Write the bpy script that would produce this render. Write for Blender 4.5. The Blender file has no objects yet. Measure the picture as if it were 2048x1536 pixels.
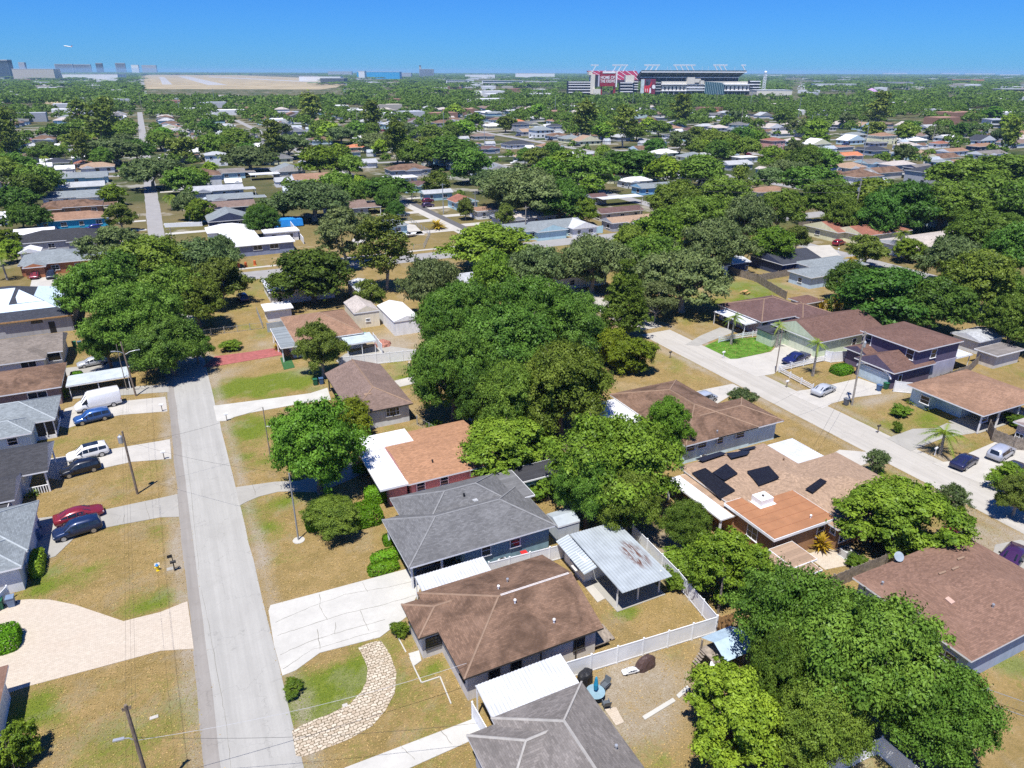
import bpy, math, random
import numpy as np
from math import radians, sin, cos, pi, atan, tan, hypot
from mathutils import Matrix, Vector

# ------------------------------------------------------------------ camera, sky, sun, exposure
S = bpy.context.scene
COL = S.collection
CAM_H = 45.0
FPX = 1420.0                      # focal length in pixels of the 2048 px wide photograph
HORIZON = 143.0
PITCH = atan((768 - HORIZON) / FPX)
YAW = radians(26.0)
ROLL = 0.0025
cd = bpy.data.cameras.new('camera'); cam = bpy.data.objects.new('camera', cd); COL.objects.link(cam)
cd.sensor_width = 36.0; cd.lens = FPX / 2048 * 36.0
cd.clip_start = 0.5; cd.clip_end = 60000
cam.matrix_world = (Matrix.Translation((0, 0, CAM_H)) @ Matrix.Rotation(-YAW, 4, 'Z') @
                    Matrix.Rotation(pi / 2 - PITCH, 4, 'X') @ Matrix.Rotation(ROLL, 4, 'Z'))
S.camera = cam

SUN_EL = radians(70.0); SUN_AZ = radians(225.0)      # azimuth measured from +Y towards +X
sd = Vector((sin(SUN_AZ) * cos(SUN_EL), cos(SUN_AZ) * cos(SUN_EL), sin(SUN_EL)))
w = bpy.data.worlds.new('World'); S.world = w; w.use_nodes = True
nt = w.node_tree; nt.nodes.clear()
sky = nt.nodes.new('ShaderNodeTexSky'); sky.sky_type = 'NISHITA'; sky.sun_disc = False
sky.sun_elevation = SUN_EL; sky.sun_rotation = SUN_AZ
sky.altitude = 0; sky.air_density = 1.0; sky.dust_density = 0.0; sky.ozone_density = 6.0
tint = nt.nodes.new('ShaderNodeMix'); tint.data_type = 'RGBA'; tint.blend_type = 'MULTIPLY'; tint.inputs[0].default_value = 1.0
tint.inputs[7].default_value = (0.20, 0.60, 1.30, 1)
bgn = nt.nodes.new('ShaderNodeBackground'); bgn.inputs[1].default_value = 0.07
out = nt.nodes.new('ShaderNodeOutputWorld')
nt.links.new(sky.outputs[0], tint.inputs[6]); nt.links.new(tint.outputs[2], bgn.inputs[0]); nt.links.new(bgn.outputs[0], out.inputs[0])
ld = bpy.data.lights.new('sun', 'SUN'); ld.energy = 5.0; ld.angle = radians(0.5); ld.color = (1.0, 0.97, 0.92)
sun = bpy.data.objects.new('sun', ld); COL.objects.link(sun)
sun.rotation_euler = sd.to_track_quat('Z', 'Y').to_euler()
sun.location = (0, 0, 200)
S.view_settings.view_transform = 'Standard'; S.view_settings.look = 'None'; S.view_settings.gamma = 1
S.view_settings.use_curve_mapping = False
S.view_settings.exposure = 0.55
S.render.engine = 'CYCLES'
S.cycles.use_denoising = False
S.cycles.max_bounces = 5; S.cycles.diffuse_bounces = 3; S.cycles.glossy_bounces = 2
S.cycles.transmission_bounces = 3; S.cycles.volume_bounces = 0; S.cycles.transparent_max_bounces = 6
S.cycles.sample_clamp_indirect = 4.0

random.seed(7); RNG = np.random.default_rng(7)

# ------------------------------------------------------------------ surveying: photo pixel -> point on a real plane
_cr, _sr, _ct, _st, _cy, _sy = cos(ROLL), sin(ROLL), cos(PITCH), sin(PITCH), cos(YAW), sin(YAW)
def ray(px, py):
    x = (px - 1024) / FPX; y = (768 - py) / FPX
    a = x * _cr - y * _sr; b = x * _sr + y * _cr
    d = (a, _ct + b * _st, -_st + b * _ct)
    return (d[0] * _cy + d[1] * _sy, -d[0] * _sy + d[1] * _cy, d[2])
def at(px, py, z=0.0):
    d = ray(px, py); t = (z - CAM_H) / d[2]
    return (t * d[0], t * d[1])
def on_y(px, py, Y):
    d = ray(px, py); t = Y / d[1]; return t * d[0], CAM_H + t * d[2]
def on_x(px, py, X):
    d = ray(px, py); t = X / d[0]; return t * d[1], CAM_H + t * d[2]
def depth(x, y): return hypot(hypot(x, y), CAM_H)

# ------------------------------------------------------------------ objects
ALL = []
def link_mesh(name, me, parent=None, loc=None):
    o = bpy.data.objects.new(name, me); COL.objects.link(o)
    if parent is not None: o.parent = parent
    if loc is not None: o.location = loc
    return o
def mesh(name, V, F, mats, mi=None, smooth=False):
    me = bpy.data.meshes.new(name)
    me.from_pydata([tuple(v) for v in V], [], [tuple(f) for f in F])
    for m in (mats if isinstance(mats, (list, tuple)) else [mats]): me.materials.append(m)
    if mi is not None: me.polygons.foreach_set('material_index', np.array(mi, dtype=np.int32))
    if smooth: me.polygons.foreach_set('use_smooth', np.ones(len(me.polygons), dtype=bool))
    me.update(); return me
def tag(o, label, cat, group=None, kind=None):
    o['label'] = label; o['category'] = cat
    if group: o['group'] = group
    if kind: o['kind'] = kind
    ALL.append(o); return o
def thing(name, label, cat, loc=(0, 0, 0), rz=0.0, group=None):
    o = bpy.data.objects.new(name, None); COL.objects.link(o)
    o.location = loc; o.rotation_euler = (0, 0, rz); o.empty_display_size = 0.5
    return tag(o, label, cat, group)
class MB:
    """collects faces; V in the world, or in the parent's space when local=True"""
    def __init__(s): s.V = []; s.F = []; s.M = []
    def add(s, V, F, m=0):
        b = len(s.V); s.V += [tuple(v) for v in V]
        for f in F: s.F.append(tuple(i + b for i in f)); s.M.append(m)
        return s
    def box(s, x0, x1, y0, y1, z0, z1, m=0):
        return s.add([(x0,y0,z0),(x1,y0,z0),(x1,y1,z0),(x0,y1,z0),(x0,y0,z1),(x1,y0,z1),(x1,y1,z1),(x0,y1,z1)],
              [(3,2,1,0),(4,5,6,7),(0,1,5,4),(1,2,6,5),(2,3,7,6),(3,0,4,7)], m)
    def bar(s, a, b, w, h, m=0):
        """box-section bar from a to b, its bottom centre line on a-b"""
        a = Vector(a); b = Vector(b); d = (b - a); L = d.length
        if L < 1e-6: return s
        d /= L; sdv = d.cross(Vector((0, 0, 1)))
        sdv = sdv.normalized() if sdv.length > 1e-4 else Vector((1, 0, 0))
        up = sdv.cross(d); V = []
        for p in (a, b):
            for (i, j) in ((-.5, 0), (.5, 0), (.5, 1), (-.5, 1)): V.append(p + sdv * (i * w) + up * (j * h))
        return s.add(V, [(0,1,2,3),(7,6,5,4),(0,4,5,1),(1,5,6,2),(2,6,7,3),(3,7,4,0)], m)
    def tube(s, pts, rad, n=6, m=0, cap=True):
        pts = [Vector(p) for p in pts]; V = []; F = []
        for i, p in enumerate(pts):
            d = (pts[min(i + 1, len(pts) - 1)] - pts[max(i - 1, 0)]).normalized()
            a = d.cross(Vector((0.31, 0.95, 0.1))).normalized(); b = d.cross(a)
            r = rad[i] if isinstance(rad, (list, tuple)) else rad
            for k in range(n):
                t = 2 * pi * k / n; V.append(p + (a * cos(t) + b * sin(t)) * r)
        for i in range(len(pts) - 1):
            for k in range(n):
                k2 = (k + 1) % n; F.append((i*n+k, i*n+k2, (i+1)*n+k2, (i+1)*n+k))
        if cap: F.append(tuple(range(n - 1, -1, -1))); F.append(tuple((len(pts)-1)*n + k for k in range(n)))
        return s.add(V, F, m)
    def lathe(s, c, prof, n=12, m=0):
        V = []; F = []
        for (r, z) in prof:
            for k in range(n): t = 2*pi*k/n; V.append((c[0]+r*cos(t), c[1]+r*sin(t), c[2]+z))
        for i in range(len(prof)-1):
            for k in range(n): k2 = (k+1) % n; F.append((i*n+k, i*n+k2, (i+1)*n+k2, (i+1)*n+k))
        F.append(tuple(range(n-1,-1,-1))); F.append(tuple((len(prof)-1)*n+k for k in range(n)))
        return s.add(V, F, m)
    def prism(s, poly, z0, z1, m=0):
        n = len(poly)
        A = sum(poly[i][0]*poly[(i+1)%n][1]-poly[(i+1)%n][0]*poly[i][1] for i in range(n))
        if A < 0: poly = poly[::-1]
        V = [(p[0],p[1],z0) for p in poly] + [(p[0],p[1],z1) for p in poly]
        return s.add(V, [tuple(range(n-1,-1,-1)), tuple(range(n,2*n))] + [(i,(i+1)%n,n+(i+1)%n,n+i) for i in range(n)], m)
    def build(s, name, mats, parent=None, world=True, smooth=False):
        V = s.V
        if parent is not None and world:
            p = parent; off = Vector((0,0,0))
            while p is not None: off += p.location; p = p.parent
            V = [(v[0]-off.x, v[1]-off.y, v[2]-off.z) for v in V]
        return link_mesh(name, mesh(name, V, s.F, mats, s.M, smooth), parent)

# ------------------------------------------------------------------ materials
MATS = {}
def nodes(m):
    m.use_nodes = True; t = m.node_tree; t.nodes.clear()
    o = t.nodes.new('ShaderNodeOutputMaterial'); b = t.nodes.new('ShaderNodeBsdfPrincipled')
    t.links.new(b.outputs[0], o.inputs[0]); return t, b, o
def rgba(c): return (c[0], c[1], c[2], 1.0)
def mixn(t, a, b, fac, mode='MIX'):
    n = t.nodes.new('ShaderNodeMix'); n.data_type = 'RGBA'; n.blend_type = mode
    for i, v in ((0, fac), (6, a), (7, b)):
        if hasattr(v, 'is_output'): t.links.new(v, n.inputs[i])
        elif i == 0: n.inputs[0].default_value = v
        else: n.inputs[i].default_value = rgba(v)
    return n.outputs[2]
def mathn(t, op, a, b=None):
    n = t.nodes.new('ShaderNodeMath'); n.operation = op
    for i, v in ((0, a), (1, b)):
        if v is None: continue
        if hasattr(v, 'is_output'): t.links.new(v, n.inputs[i])
        else: n.inputs[i].default_value = v
    return n.outputs[0]
def noise(t, vec, scale, detail=4, rough=.6, lo=.35, hi=.65, dist=0):
    n = t.nodes.new('ShaderNodeTexNoise'); n.inputs['Scale'].default_value = scale
    n.inputs['Detail'].default_value = detail; n.inputs['Roughness'].default_value = rough; n.inputs['Distortion'].default_value = dist
    t.links.new(vec, n.inputs['Vector'])
    r = t.nodes.new('ShaderNodeMapRange'); r.inputs[1].default_value = lo; r.inputs[2].default_value = hi
    t.links.new(n.outputs[0], r.inputs[0]); return r.outputs[0]
def pos(t, obj=False):
    if obj: return t.nodes.new('ShaderNodeTexCoord').outputs['Object']
    return t.nodes.new('ShaderNodeNewGeometry').outputs['Position']
def bump(t, b, h, s=.3, d=.02):
    n = t.nodes.new('ShaderNodeBump'); n.inputs[0].default_value = s; n.inputs[1].default_value = d
    t.links.new(h, n.inputs['Height']); t.links.new(n.outputs[0], b.inputs['Normal'])
def plain(name, c, rough=.7, metal=0.0, var=.12, scale=1.5, spec=.3, coat=0):
    if name in MATS: return MATS[name]
    m = bpy.data.materials.new(name); t, b, o = nodes(m)
    p = pos(t, True)
    f = noise(t, p, scale, 5, .65)
    c0 = tuple(max(0, x * (1 - var)) for x in c); c1 = tuple(min(1, x * (1 + var)) for x in c)
    t.links.new(mixn(t, c0, c1, f), b.inputs['Base Color'])
    b.inputs['Roughness'].default_value = rough; b.inputs['Metallic'].default_value = metal
    b.inputs['Specular IOR Level'].default_value = spec; b.inputs['Coat Weight'].default_value = coat
    MATS[name] = m; return m
def wall_mat(name, c, rough=.85):
    """painted stucco or siding: faint weather streaks and grain"""
    if name in MATS: return MATS[name]
    m = bpy.data.materials.new(name); t, b, o = nodes(m); p = pos(t)
    mp = t.nodes.new('ShaderNodeMapping'); mp.inputs['Scale'].default_value = (1.6, 1.6, .35); t.links.new(p, mp.inputs[0])
    f = noise(t, mp.outputs[0], 1.0, 5, .7)
    c = tuple(min(.80, x*1.25) for x in c); c0 = tuple(x*.84 for x in c); c1 = tuple(min(1, x*1.06) for x in c)
    t.links.new(mixn(t, c0, c1, f), b.inputs['Base Color']); b.inputs['Roughness'].default_value = rough
    b.inputs['Specular IOR Level'].default_value = .2
    MATS[name] = m; return m
def shingle(name, c, dark=.72, stain=.55, worn=1.0):
    """asphalt shingle courses: rows step with height, tabs tinted one by one, dark algae stains and sun-worn areas"""
    if name in MATS: return MATS[name]
    m = bpy.data.materials.new(name); t, b, o = nodes(m)
    g = t.nodes.new('ShaderNodeNewGeometry')
    sp = t.nodes.new('ShaderNodeSeparateXYZ'); t.links.new(g.outputs['Position'], sp.inputs[0])
    sn = t.nodes.new('ShaderNodeSeparateXYZ'); t.links.new(g.outputs['True Normal'], sn.inputs[0])
    ax = mathn(t, 'ABSOLUTE', sn.outputs[0]); ay = mathn(t, 'ABSOLUTE', sn.outputs[1])
    k = mathn(t, 'GREATER_THAN', ay, ax)
    mm = t.nodes.new('ShaderNodeMix'); mm.data_type = 'FLOAT'; t.links.new(k, mm.inputs[0]); t.links.new(sp.outputs[1], mm.inputs[2]); t.links.new(sp.outputs[0], mm.inputs[3])
    cb = t.nodes.new('ShaderNodeCombineXYZ'); t.links.new(mm.outputs[0], cb.inputs[0])
    sl = mathn(t, 'SQRT', mathn(t, 'MAXIMUM', mathn(t, 'SUBTRACT', 1.0, mathn(t, 'MULTIPLY', sn.outputs[2], sn.outputs[2])), .004))
    t.links.new(mathn(t, 'DIVIDE', sp.outputs[2], sl), cb.inputs[1])
    br = t.nodes.new('ShaderNodeTexBrick'); t.links.new(cb.outputs[0], br.inputs['Vector'])
    br.inputs['Scale'].default_value = 1.0; br.inputs['Brick Width'].default_value = .36; br.inputs['Row Height'].default_value = .15
    br.inputs['Mortar Size'].default_value = .008; br.inputs['Mortar Smooth'].default_value = .4
    br.inputs['Color1'].default_value = rgba([x*1.22 for x in c]); br.inputs['Color2'].default_value = rgba([x*.80 for x in c])
    br.inputs['Mortar'].default_value = rgba([x*.62 for x in c])
    f = noise(t, g.outputs['Position'], .30, 6, .66, .44, .62, .8)
    c1 = mixn(t, br.outputs[0], [x*dark for x in c], mathn(t, 'MULTIPLY', f, stain))
    mp = t.nodes.new('ShaderNodeMapping'); mp.inputs['Scale'].default_value = (.9, .9, .25); mp.inputs['Location'].default_value = (31, 7, 3); t.links.new(g.outputs['Position'], mp.inputs[0])
    f2 = noise(t, mp.outputs[0], .5, 5, .6, .5, .8)
    c2 = mixn(t, c1, [min(1, x*1.28 + .015) for x in c], mathn(t, 'MULTIPLY', f2, .6*worn))
    f3 = noise(t, g.outputs['Position'], 6, 3, .7, .3, .7)
    c3 = mixn(t, c2, (0, 0, 0), mathn(t, 'MULTIPLY', f3, .16))
    t.links.new(c3, b.inputs['Base Color']); b.inputs['Roughness'].default_value = .92; b.inputs['Specular IOR Level'].default_value = .15
    bump(t, b, br.outputs['Fac'], .35, -.02)
    MATS[name] = m; return m
RUST_AT = at(1270, 1108, 2.7)
def metal_roof(name, c, rust=0.0, ribs=None):
    if name in MATS: return MATS[name]
    m = bpy.data.materials.new(name); t, b, o = nodes(m); p = pos(t)
    f = noise(t, p, .8, 5, .6)
    col = mixn(t, [x*.86 for x in c], [min(1, x*1.06) for x in c], f)
    if rust:
        mp = t.nodes.new('ShaderNodeMapping'); mp.inputs['Scale'].default_value = (3.2, .4, .6); mp.inputs['Location'].default_value = (0, 3.1, 0); t.links.new(p, mp.inputs[0])
        fr = noise(t, mp.outputs[0], 1.3, 6, .7, .44, .54, .8)
        va = t.nodes.new('ShaderNodeVectorMath'); va.operation = 'SUBTRACT'; t.links.new(p, va.inputs[0]); va.inputs[1].default_value = (*RUST_AT, 2.7)
        vb = t.nodes.new('ShaderNodeVectorMath'); vb.operation = 'DIVIDE'; t.links.new(va.outputs[0], vb.inputs[0]); vb.inputs[1].default_value = (.95, 2.0, 5)
        vd = t.nodes.new('ShaderNodeVectorMath'); vd.operation = 'DOT_PRODUCT'; t.links.new(vb.outputs[0], vd.inputs[0]); t.links.new(vb.outputs[0], vd.inputs[1])
        k = mathn(t, 'MINIMUM', mathn(t, 'MAXIMUM', mathn(t, 'SUBTRACT', 1.5, vd.outputs['Value']), 0.0), 1.0)
        col = mixn(t, col, (.12, .050, .032), mathn(t, 'MULTIPLY', mathn(t, 'MULTIPLY', fr, rust), k))
    t.links.new(col, b.inputs['Base Color']); b.inputs['Roughness'].default_value = .45; b.inputs['Metallic'].default_value = .1
    MATS[name] = m; return m
def concrete(name, c, crack=.5, tint=(.42, .36, .28), joint=0):
    if name in MATS: return MATS[name]
    m = bpy.data.materials.new(name); t, b, o = nodes(m); p = pos(t)
    f = noise(t, p, .35, 6, .65, .35, .7); f2 = noise(t, p, 3.5, 5, .7, .35, .7)
    col = mixn(t, [x*.86 for x in c], [min(1, x*1.05) for x in c], f)
    col = mixn(t, col, [x*.72 for x in c], mathn(t, 'MULTIPLY', f2, .28))
    f4 = noise(t, p, .9, 6, .7, .6, .78, 1.2); col = mixn(t, col, tint, mathn(t, 'MULTIPLY', f4, .35))
    if crack:
        v = t.nodes.new('ShaderNodeTexVoronoi'); v.feature = 'DISTANCE_TO_EDGE'; v.inputs['Scale'].default_value = .28
        n = t.nodes.new('ShaderNodeTexNoise'); n.inputs['Scale'].default_value = 1.2; n.inputs['Detail'].default_value = 5; t.links.new(p, n.inputs[0])
        va = t.nodes.new('ShaderNodeVectorMath'); va.operation = 'ADD'; t.links.new(p, va.inputs[0]); t.links.new(n.outputs[1], va.inputs[1])
        t.links.new(va.outputs[0], v.inputs['Vector'])
        r = t.nodes.new('ShaderNodeMapRange'); r.inputs[1].default_value = 0; r.inputs[2].default_value = .012; r.inputs[3].default_value = 1; r.inputs[4].default_value = 0
        t.links.new(v.outputs['Distance'], r.inputs[0])
        col = mixn(t, col, [x*.4 for x in c], mathn(t, 'MULTIPLY', r.outputs[0], crack))
    t.links.new(col, b.inputs['Base Color']); b.inputs['Roughness'].default_value = .9; b.inputs['Specular IOR Level'].default_value = .2
    bump(t, b, f2, .15, .01)
    MATS[name] = m; return m
def road_mat(name, c, dark):
    """worn street: lengthwise tyre streaks, patches, fine speckle and cracks"""
    m = bpy.data.materials.new(name); t, b, o = nodes(m); p = pos(t)
    mp = t.nodes.new('ShaderNodeMapping'); mp.inputs['Scale'].default_value = (1.1, .035, 1); t.links.new(p, mp.inputs[0])
    f = noise(t, mp.outputs[0], 1.0, 5, .7, .35, .7); f1 = noise(t, p, .22, 6, .7, .45, .68, .8); f2 = noise(t, p, 5, 5, .8, .3, .7); f3 = noise(t, p, .6, 6, .75, .62, .70, 1.5)
    col = mixn(t, [min(1, x*1.07) for x in c], [x*.84 for x in c], f); col = mixn(t, col, dark, mathn(t, 'MULTIPLY', f1, .32)); col = mixn(t, col, [x*.6 for x in c], mathn(t, 'MULTIPLY', f2, .22)); col = mixn(t, col, [x*.55 for x in c], mathn(t, 'MULTIPLY', f3, .45))
    v = t.nodes.new('ShaderNodeTexVoronoi'); v.feature = 'DISTANCE_TO_EDGE'; v.inputs['Scale'].default_value = .16
    n = t.nodes.new('ShaderNodeTexNoise'); n.inputs['Scale'].default_value = .9; n.inputs['Detail'].default_value = 6; t.links.new(p, n.inputs[0])
    va = t.nodes.new('ShaderNodeVectorMath'); va.operation = 'MULTIPLY_ADD'; va.inputs[1].default_value = (2.2, 2.2, 2.2); t.links.new(n.outputs[1], va.inputs[0]); t.links.new(p, va.inputs[2]); t.links.new(va.outputs[0], v.inputs['Vector'])
    r = t.nodes.new('ShaderNodeMapRange'); r.inputs[1].default_value = 0; r.inputs[2].default_value = .006; r.inputs[3].default_value = .30; r.inputs[4].default_value = 0; t.links.new(v.outputs['Distance'], r.inputs[0])
    col = mixn(t, col, [x*.35 for x in c], r.outputs[0])
    t.links.new(col, b.inputs['Base Color']); b.inputs['Roughness'].default_value = .92; b.inputs['Specular IOR Level'].default_value = .15; bump(t, b, f2, .2, .01); return m
def pavers(name, c1, c2, grout, bw, rh, ms=.02, wob=.0, stain=(.4,.3,.22)):
    if name in MATS: return MATS[name]
    m = bpy.data.materials.new(name); t, b, o = nodes(m); p = pos(t); v = p
    if wob:
        n = t.nodes.new('ShaderNodeTexNoise'); n.inputs['Scale'].default_value = 1.6; n.inputs['Detail'].default_value = 3; t.links.new(p, n.inputs[0])
        vs = t.nodes.new('ShaderNodeVectorMath'); vs.operation = 'SCALE'; vs.inputs['Scale'].default_value = wob; t.links.new(n.outputs[1], vs.inputs[0])
        va = t.nodes.new('ShaderNodeVectorMath'); va.operation = 'ADD'; t.links.new(p, va.inputs[0]); t.links.new(vs.outputs[0], va.inputs[1]); v = va.outputs[0]
    br = t.nodes.new('ShaderNodeTexBrick'); t.links.new(v, br.inputs['Vector'])
    br.inputs['Scale'].default_value = 1; br.inputs['Brick Width'].default_value = bw; br.inputs['Row Height'].default_value = rh
    br.inputs['Mortar Size'].default_value = ms; br.inputs['Mortar Smooth'].default_value = .4
    br.inputs['Color1'].default_value = rgba(c1); br.inputs['Color2'].default_value = rgba(c2); br.inputs['Mortar'].default_value = rgba(grout)
    f = noise(t, p, .3, 5, .6, .5, .75); f2 = noise(t, p, 4, 4, .7)
    col = mixn(t, br.outputs[0], stain, mathn(t, 'MULTIPLY', f, .22)); col = mixn(t, col, (0,0,0), mathn(t, 'MULTIPLY', f2, .12))
    t.links.new(col, b.inputs['Base Color']); b.inputs['Roughness'].default_value = .9
    bump(t, b, br.outputs['Fac'], .3, -.02)
    MATS[name] = m; return m
def paint(name, c, metal=.25):
    if name in MATS: return MATS[name]
    m = bpy.data.materials.new(name); t, b, o = nodes(m)
    p = pos(t, True); f = noise(t, p, 3, 3, .6)
    t.links.new(mixn(t, [x*.92 for x in c], c, f), b.inputs['Base Color'])
    b.inputs['Roughness'].default_value = .32; b.inputs['Metallic'].default_value = metal
    b.inputs['Coat Weight'].default_value = .6; b.inputs['Coat Roughness'].default_value = .08
    MATS[name] = m; return m
def glass(name, c=(.015, .02, .028), rough=.08):
    if name in MATS: return MATS[name]
    m = bpy.data.materials.new(name); t, b, o = nodes(m)
    p = pos(t, True); f = noise(t, p, 1.2, 2)
    t.links.new(mixn(t, [x*.6 for x in c], [x*1.8 for x in c], f), b.inputs['Base Color'])
    b.inputs['Roughness'].default_value = rough; b.inputs['Specular IOR Level'].default_value = .6
    MATS[name] = m; return m
def leaf(name, c_dark, c_mid, c_new, trans=.28, hue=.12):
    """leaves tinted one by one, whole trees tinted one by one"""
    if name in MATS: return MATS[name]
    m = bpy.data.materials.new(name); t, b, o = nodes(m); t.nodes.remove(b)
    g = t.nodes.new('ShaderNodeNewGeometry'); oi = t.nodes.new('ShaderNodeObjectInfo')
    p = pos(t, True)
    n = noise(t, p, .45, 3, .6, .35, .68)
    col = mixn(t, c_dark, c_mid, g.outputs['Random Per Island'])
    col = mixn(t, col, c_new, mathn(t, 'MULTIPLY', n, .75))
    hs = t.nodes.new('ShaderNodeHueSaturation'); t.links.new(col, hs.inputs['Color'])
    mr = t.nodes.new('ShaderNodeMapRange'); mr.inputs[3].default_value = .5 - hue*.22; mr.inputs[4].default_value = .5 + hue*.16; t.links.new(oi.outputs['Random'], mr.inputs[0])
    t.links.new(mr.outputs[0], hs.inputs['Hue'])
    mv = t.nodes.new('ShaderNodeMapRange'); mv.inputs[3].default_value = .78; mv.inputs[4].default_value = 1.25
    t.links.new(mathn(t, 'FRACT', mathn(t, 'MULTIPLY', oi.outputs['Random'], 7.31)), mv.inputs[0]); t.links.new(mv.outputs[0], hs.inputs['Value'])
    d = t.nodes.new('ShaderNodeBsdfDiffuse'); tr = t.nodes.new('ShaderNodeBsdfTranslucent'); gl = t.nodes.new('ShaderNodeBsdfGlossy')
    gl.inputs['Roughness'].default_value = .45; gl.inputs['Color'].default_value = (.8, .85, .8, 1)
    for x in (d, tr): t.links.new(hs.outputs[0], x.inputs['Color'])
    mx = t.nodes.new('ShaderNodeMixShader'); mx.inputs[0].default_value = trans
    t.links.new(d.outputs[0], mx.inputs[1]); t.links.new(tr.outputs[0], mx.inputs[2])
    m2 = t.nodes.new('ShaderNodeMixShader'); m2.inputs[0].default_value = .010
    t.links.new(mx.outputs[0], m2.inputs[1]); t.links.new(gl.outputs[0], m2.inputs[2]); t.links.new(m2.outputs[0], o.inputs[0])
    MATS[name] = m; return m

WHITE = plain('white_paint', (.80, .80, .80), .5, var=.05)
VINYL = plain('white_vinyl', (.78, .79, .80), .45, var=.05)
DARKTRIM = plain('dark_trim', (.05, .045, .04), .6)
GLASS = glass('window_glass')
BARK = plain('bark', (.16, .13, .10), .95, var=.35, scale=3)
PALEBARK = plain('pale_bark', (.30, .27, .23), .95, var=.3, scale=3)
POLEWOOD = plain('pole_wood', (.20, .155, .115), .9, var=.3, scale=2)
GALV = plain('galvanised', (.45, .47, .49), .4, .5)
BLACK = plain('black_plastic', (.02, .02, .022), .5)
RUBBER = plain('rubber', (.018, .018, .018), .8)
STEEL = plain('rim_steel', (.45, .45, .46), .3, .7)
WOODF = plain('weathered_wood', (.24, .20, .16), .9, var=.35, scale=2.5)
TANWOOD = plain('new_wood', (.42, .24, .10), .8, var=.25, scale=3)
# ------------------------------------------------------------------ trees and plants
LEAF = {
 'oak': leaf('leaf_oak', (0.037,0.072,0.010), (0.123,0.221,0.027), (0.212,0.319,0.045)),
 'dark': leaf('leaf_dark', (0.025,0.058,0.010), (0.084,0.172,0.026), (0.148,0.262,0.036)),
 'gray': leaf('leaf_gray', (0.042,0.068,0.022), (0.130,0.191,0.062), (0.212,0.275,0.096)),
 'bright': leaf('leaf_bright', (0.040,0.092,0.010), (0.130,0.264,0.024), (0.231,0.396,0.043)),
 'mango': leaf('leaf_mango', (0.039,0.080,0.008), (0.123,0.221,0.022), (0.244,0.344,0.033), hue=.05),
 'lime': leaf('leaf_lime', (0.063,0.117,0.011), (0.191,0.313,0.027), (0.345,0.472,0.043), hue=.05),
 'olive': leaf('leaf_olive', (0.047,0.075,0.013), (0.147,0.208,0.032), (0.244,0.307,0.053), hue=.05),
 'round': leaf('leaf_round', (0.071,0.104,0.007), (0.185,0.252,0.018), (0.281,0.344,0.025), hue=.05),
 'cedar': leaf('leaf_cedar', (0.035,0.065,0.007), (0.105,0.172,0.019), (0.167,0.243,0.028), hue=.05),
 'hedge':  leaf('leaf_hedge',  (0.056,0.140,0.007), (0.113,0.264,0.011), (0.171,0.363,0.017), hue=.04),
 'palm':   leaf('leaf_palm',   (0.076,0.148,0.014), (0.151,0.247,0.024), (0.284,0.330,0.037), hue=.04),
 'gold':   leaf('leaf_gold',   (0.189,0.148,0.011), (0.378,0.264,0.019), (0.567,0.380,0.028), hue=.03),
 'pink':   leaf('leaf_pink',   (0.378,0.099,0.056), (0.648,0.214,0.121), (0.648,0.363,0.186), hue=.02),
 'far': leaf('leaf_far', (0.025,0.055,0.008), (0.086,0.162,0.022), (0.148,0.230,0.031)),
}
def quads_mesh(name, C, N, L, W, mat, rng):
    """one leaf spray (a bent four-cornered face) at each centre C with normal N"""
    n = len(C)
    N = N / (np.linalg.norm(N, axis=1, keepdims=True) + 1e-9)
    r = rng.normal(size=(n, 3)); A = np.cross(N, r); A /= (np.linalg.norm(A, axis=1, keepdims=True) + 1e-9); B = np.cross(N, A)
    a = A * (L[:, None] * .5); b = B * (W[:, None] * .5); k = N * (L[:, None] * .12)
    V = np.stack([C - a, C + b*.9 - k*.3 + a*.1, C + a, C - b - k*.3 + a*.1], axis=1).reshape(-1, 3)
    me = bpy.data.meshes.new(name)
    me.vertices.add(4*n); me.vertices.foreach_set('co', V.astype(np.float32).ravel())
    me.loops.add(4*n); me.loops.foreach_set('vertex_index', np.arange(4*n, dtype=np.int32))
    me.polygons.add(n); me.polygons.foreach_set('loop_start', np.arange(0, 4*n, 4, dtype=np.int32))
    me.polygons.foreach_set('loop_total', np.full(n, 4, dtype=np.int32))
    me.materials.append(mat); me.update(calc_edges=True); me.validate()
    return me
def unit(n, rng):
    v = rng.normal(size=(n, 3)); return v / np.linalg.norm(v, axis=1, keepdims=True)
def lobes_of(kind, R, H, base, nl, lr, rng):
    nl = int(nl*1.45); lr *= .82
    """clump centres spread through an uneven crown envelope"""
    ph = rng.uniform(0, 2*pi, 3); out = []; tries = 0
    while len(out) < nl and tries < nl*60:
        tries += 1
        a = rng.uniform(0, 2*pi); z = rng.uniform(0, 1)**(.75)
        Ra = R * (1 + .16*sin(2*a+ph[0]) + .12*sin(3*a+ph[1]) + .07*sin(5*a+ph[2]))
        if kind == 'dome': prof = math.sqrt(max(0, 1 - (max(0, z-.18)/.84)**2)) * (.72 + .28*min(1, z/.22))
        elif kind == 'cone': prof = max(.08, (1 - z)**.8) * (.75 + .25*min(1, z/.1))
        elif kind == 'tall': prof = .55 + .45*sin(pi*min(1, z*1.02)**.8) if z < .97 else .4
        else: prof = math.sqrt(max(0, 1-(2*z-1)**2))*.9 + .1
        s = rng.uniform(.45, 1.0) if rng.uniform() < .75 else rng.uniform(.05, .5)
        rr = max(0, Ra*prof - lr*.75) * s**.45
        c = np.array([rr*cos(a), rr*sin(a), base + (H-base-lr*.6)*z + lr*.15])
        if all(np.linalg.norm((c-o[0])*np.array([1,1,1.25])) > lr*.78 for o in out):
            out.append((c, lr*rng.uniform(.72, 1.3)))
    return out
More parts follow.
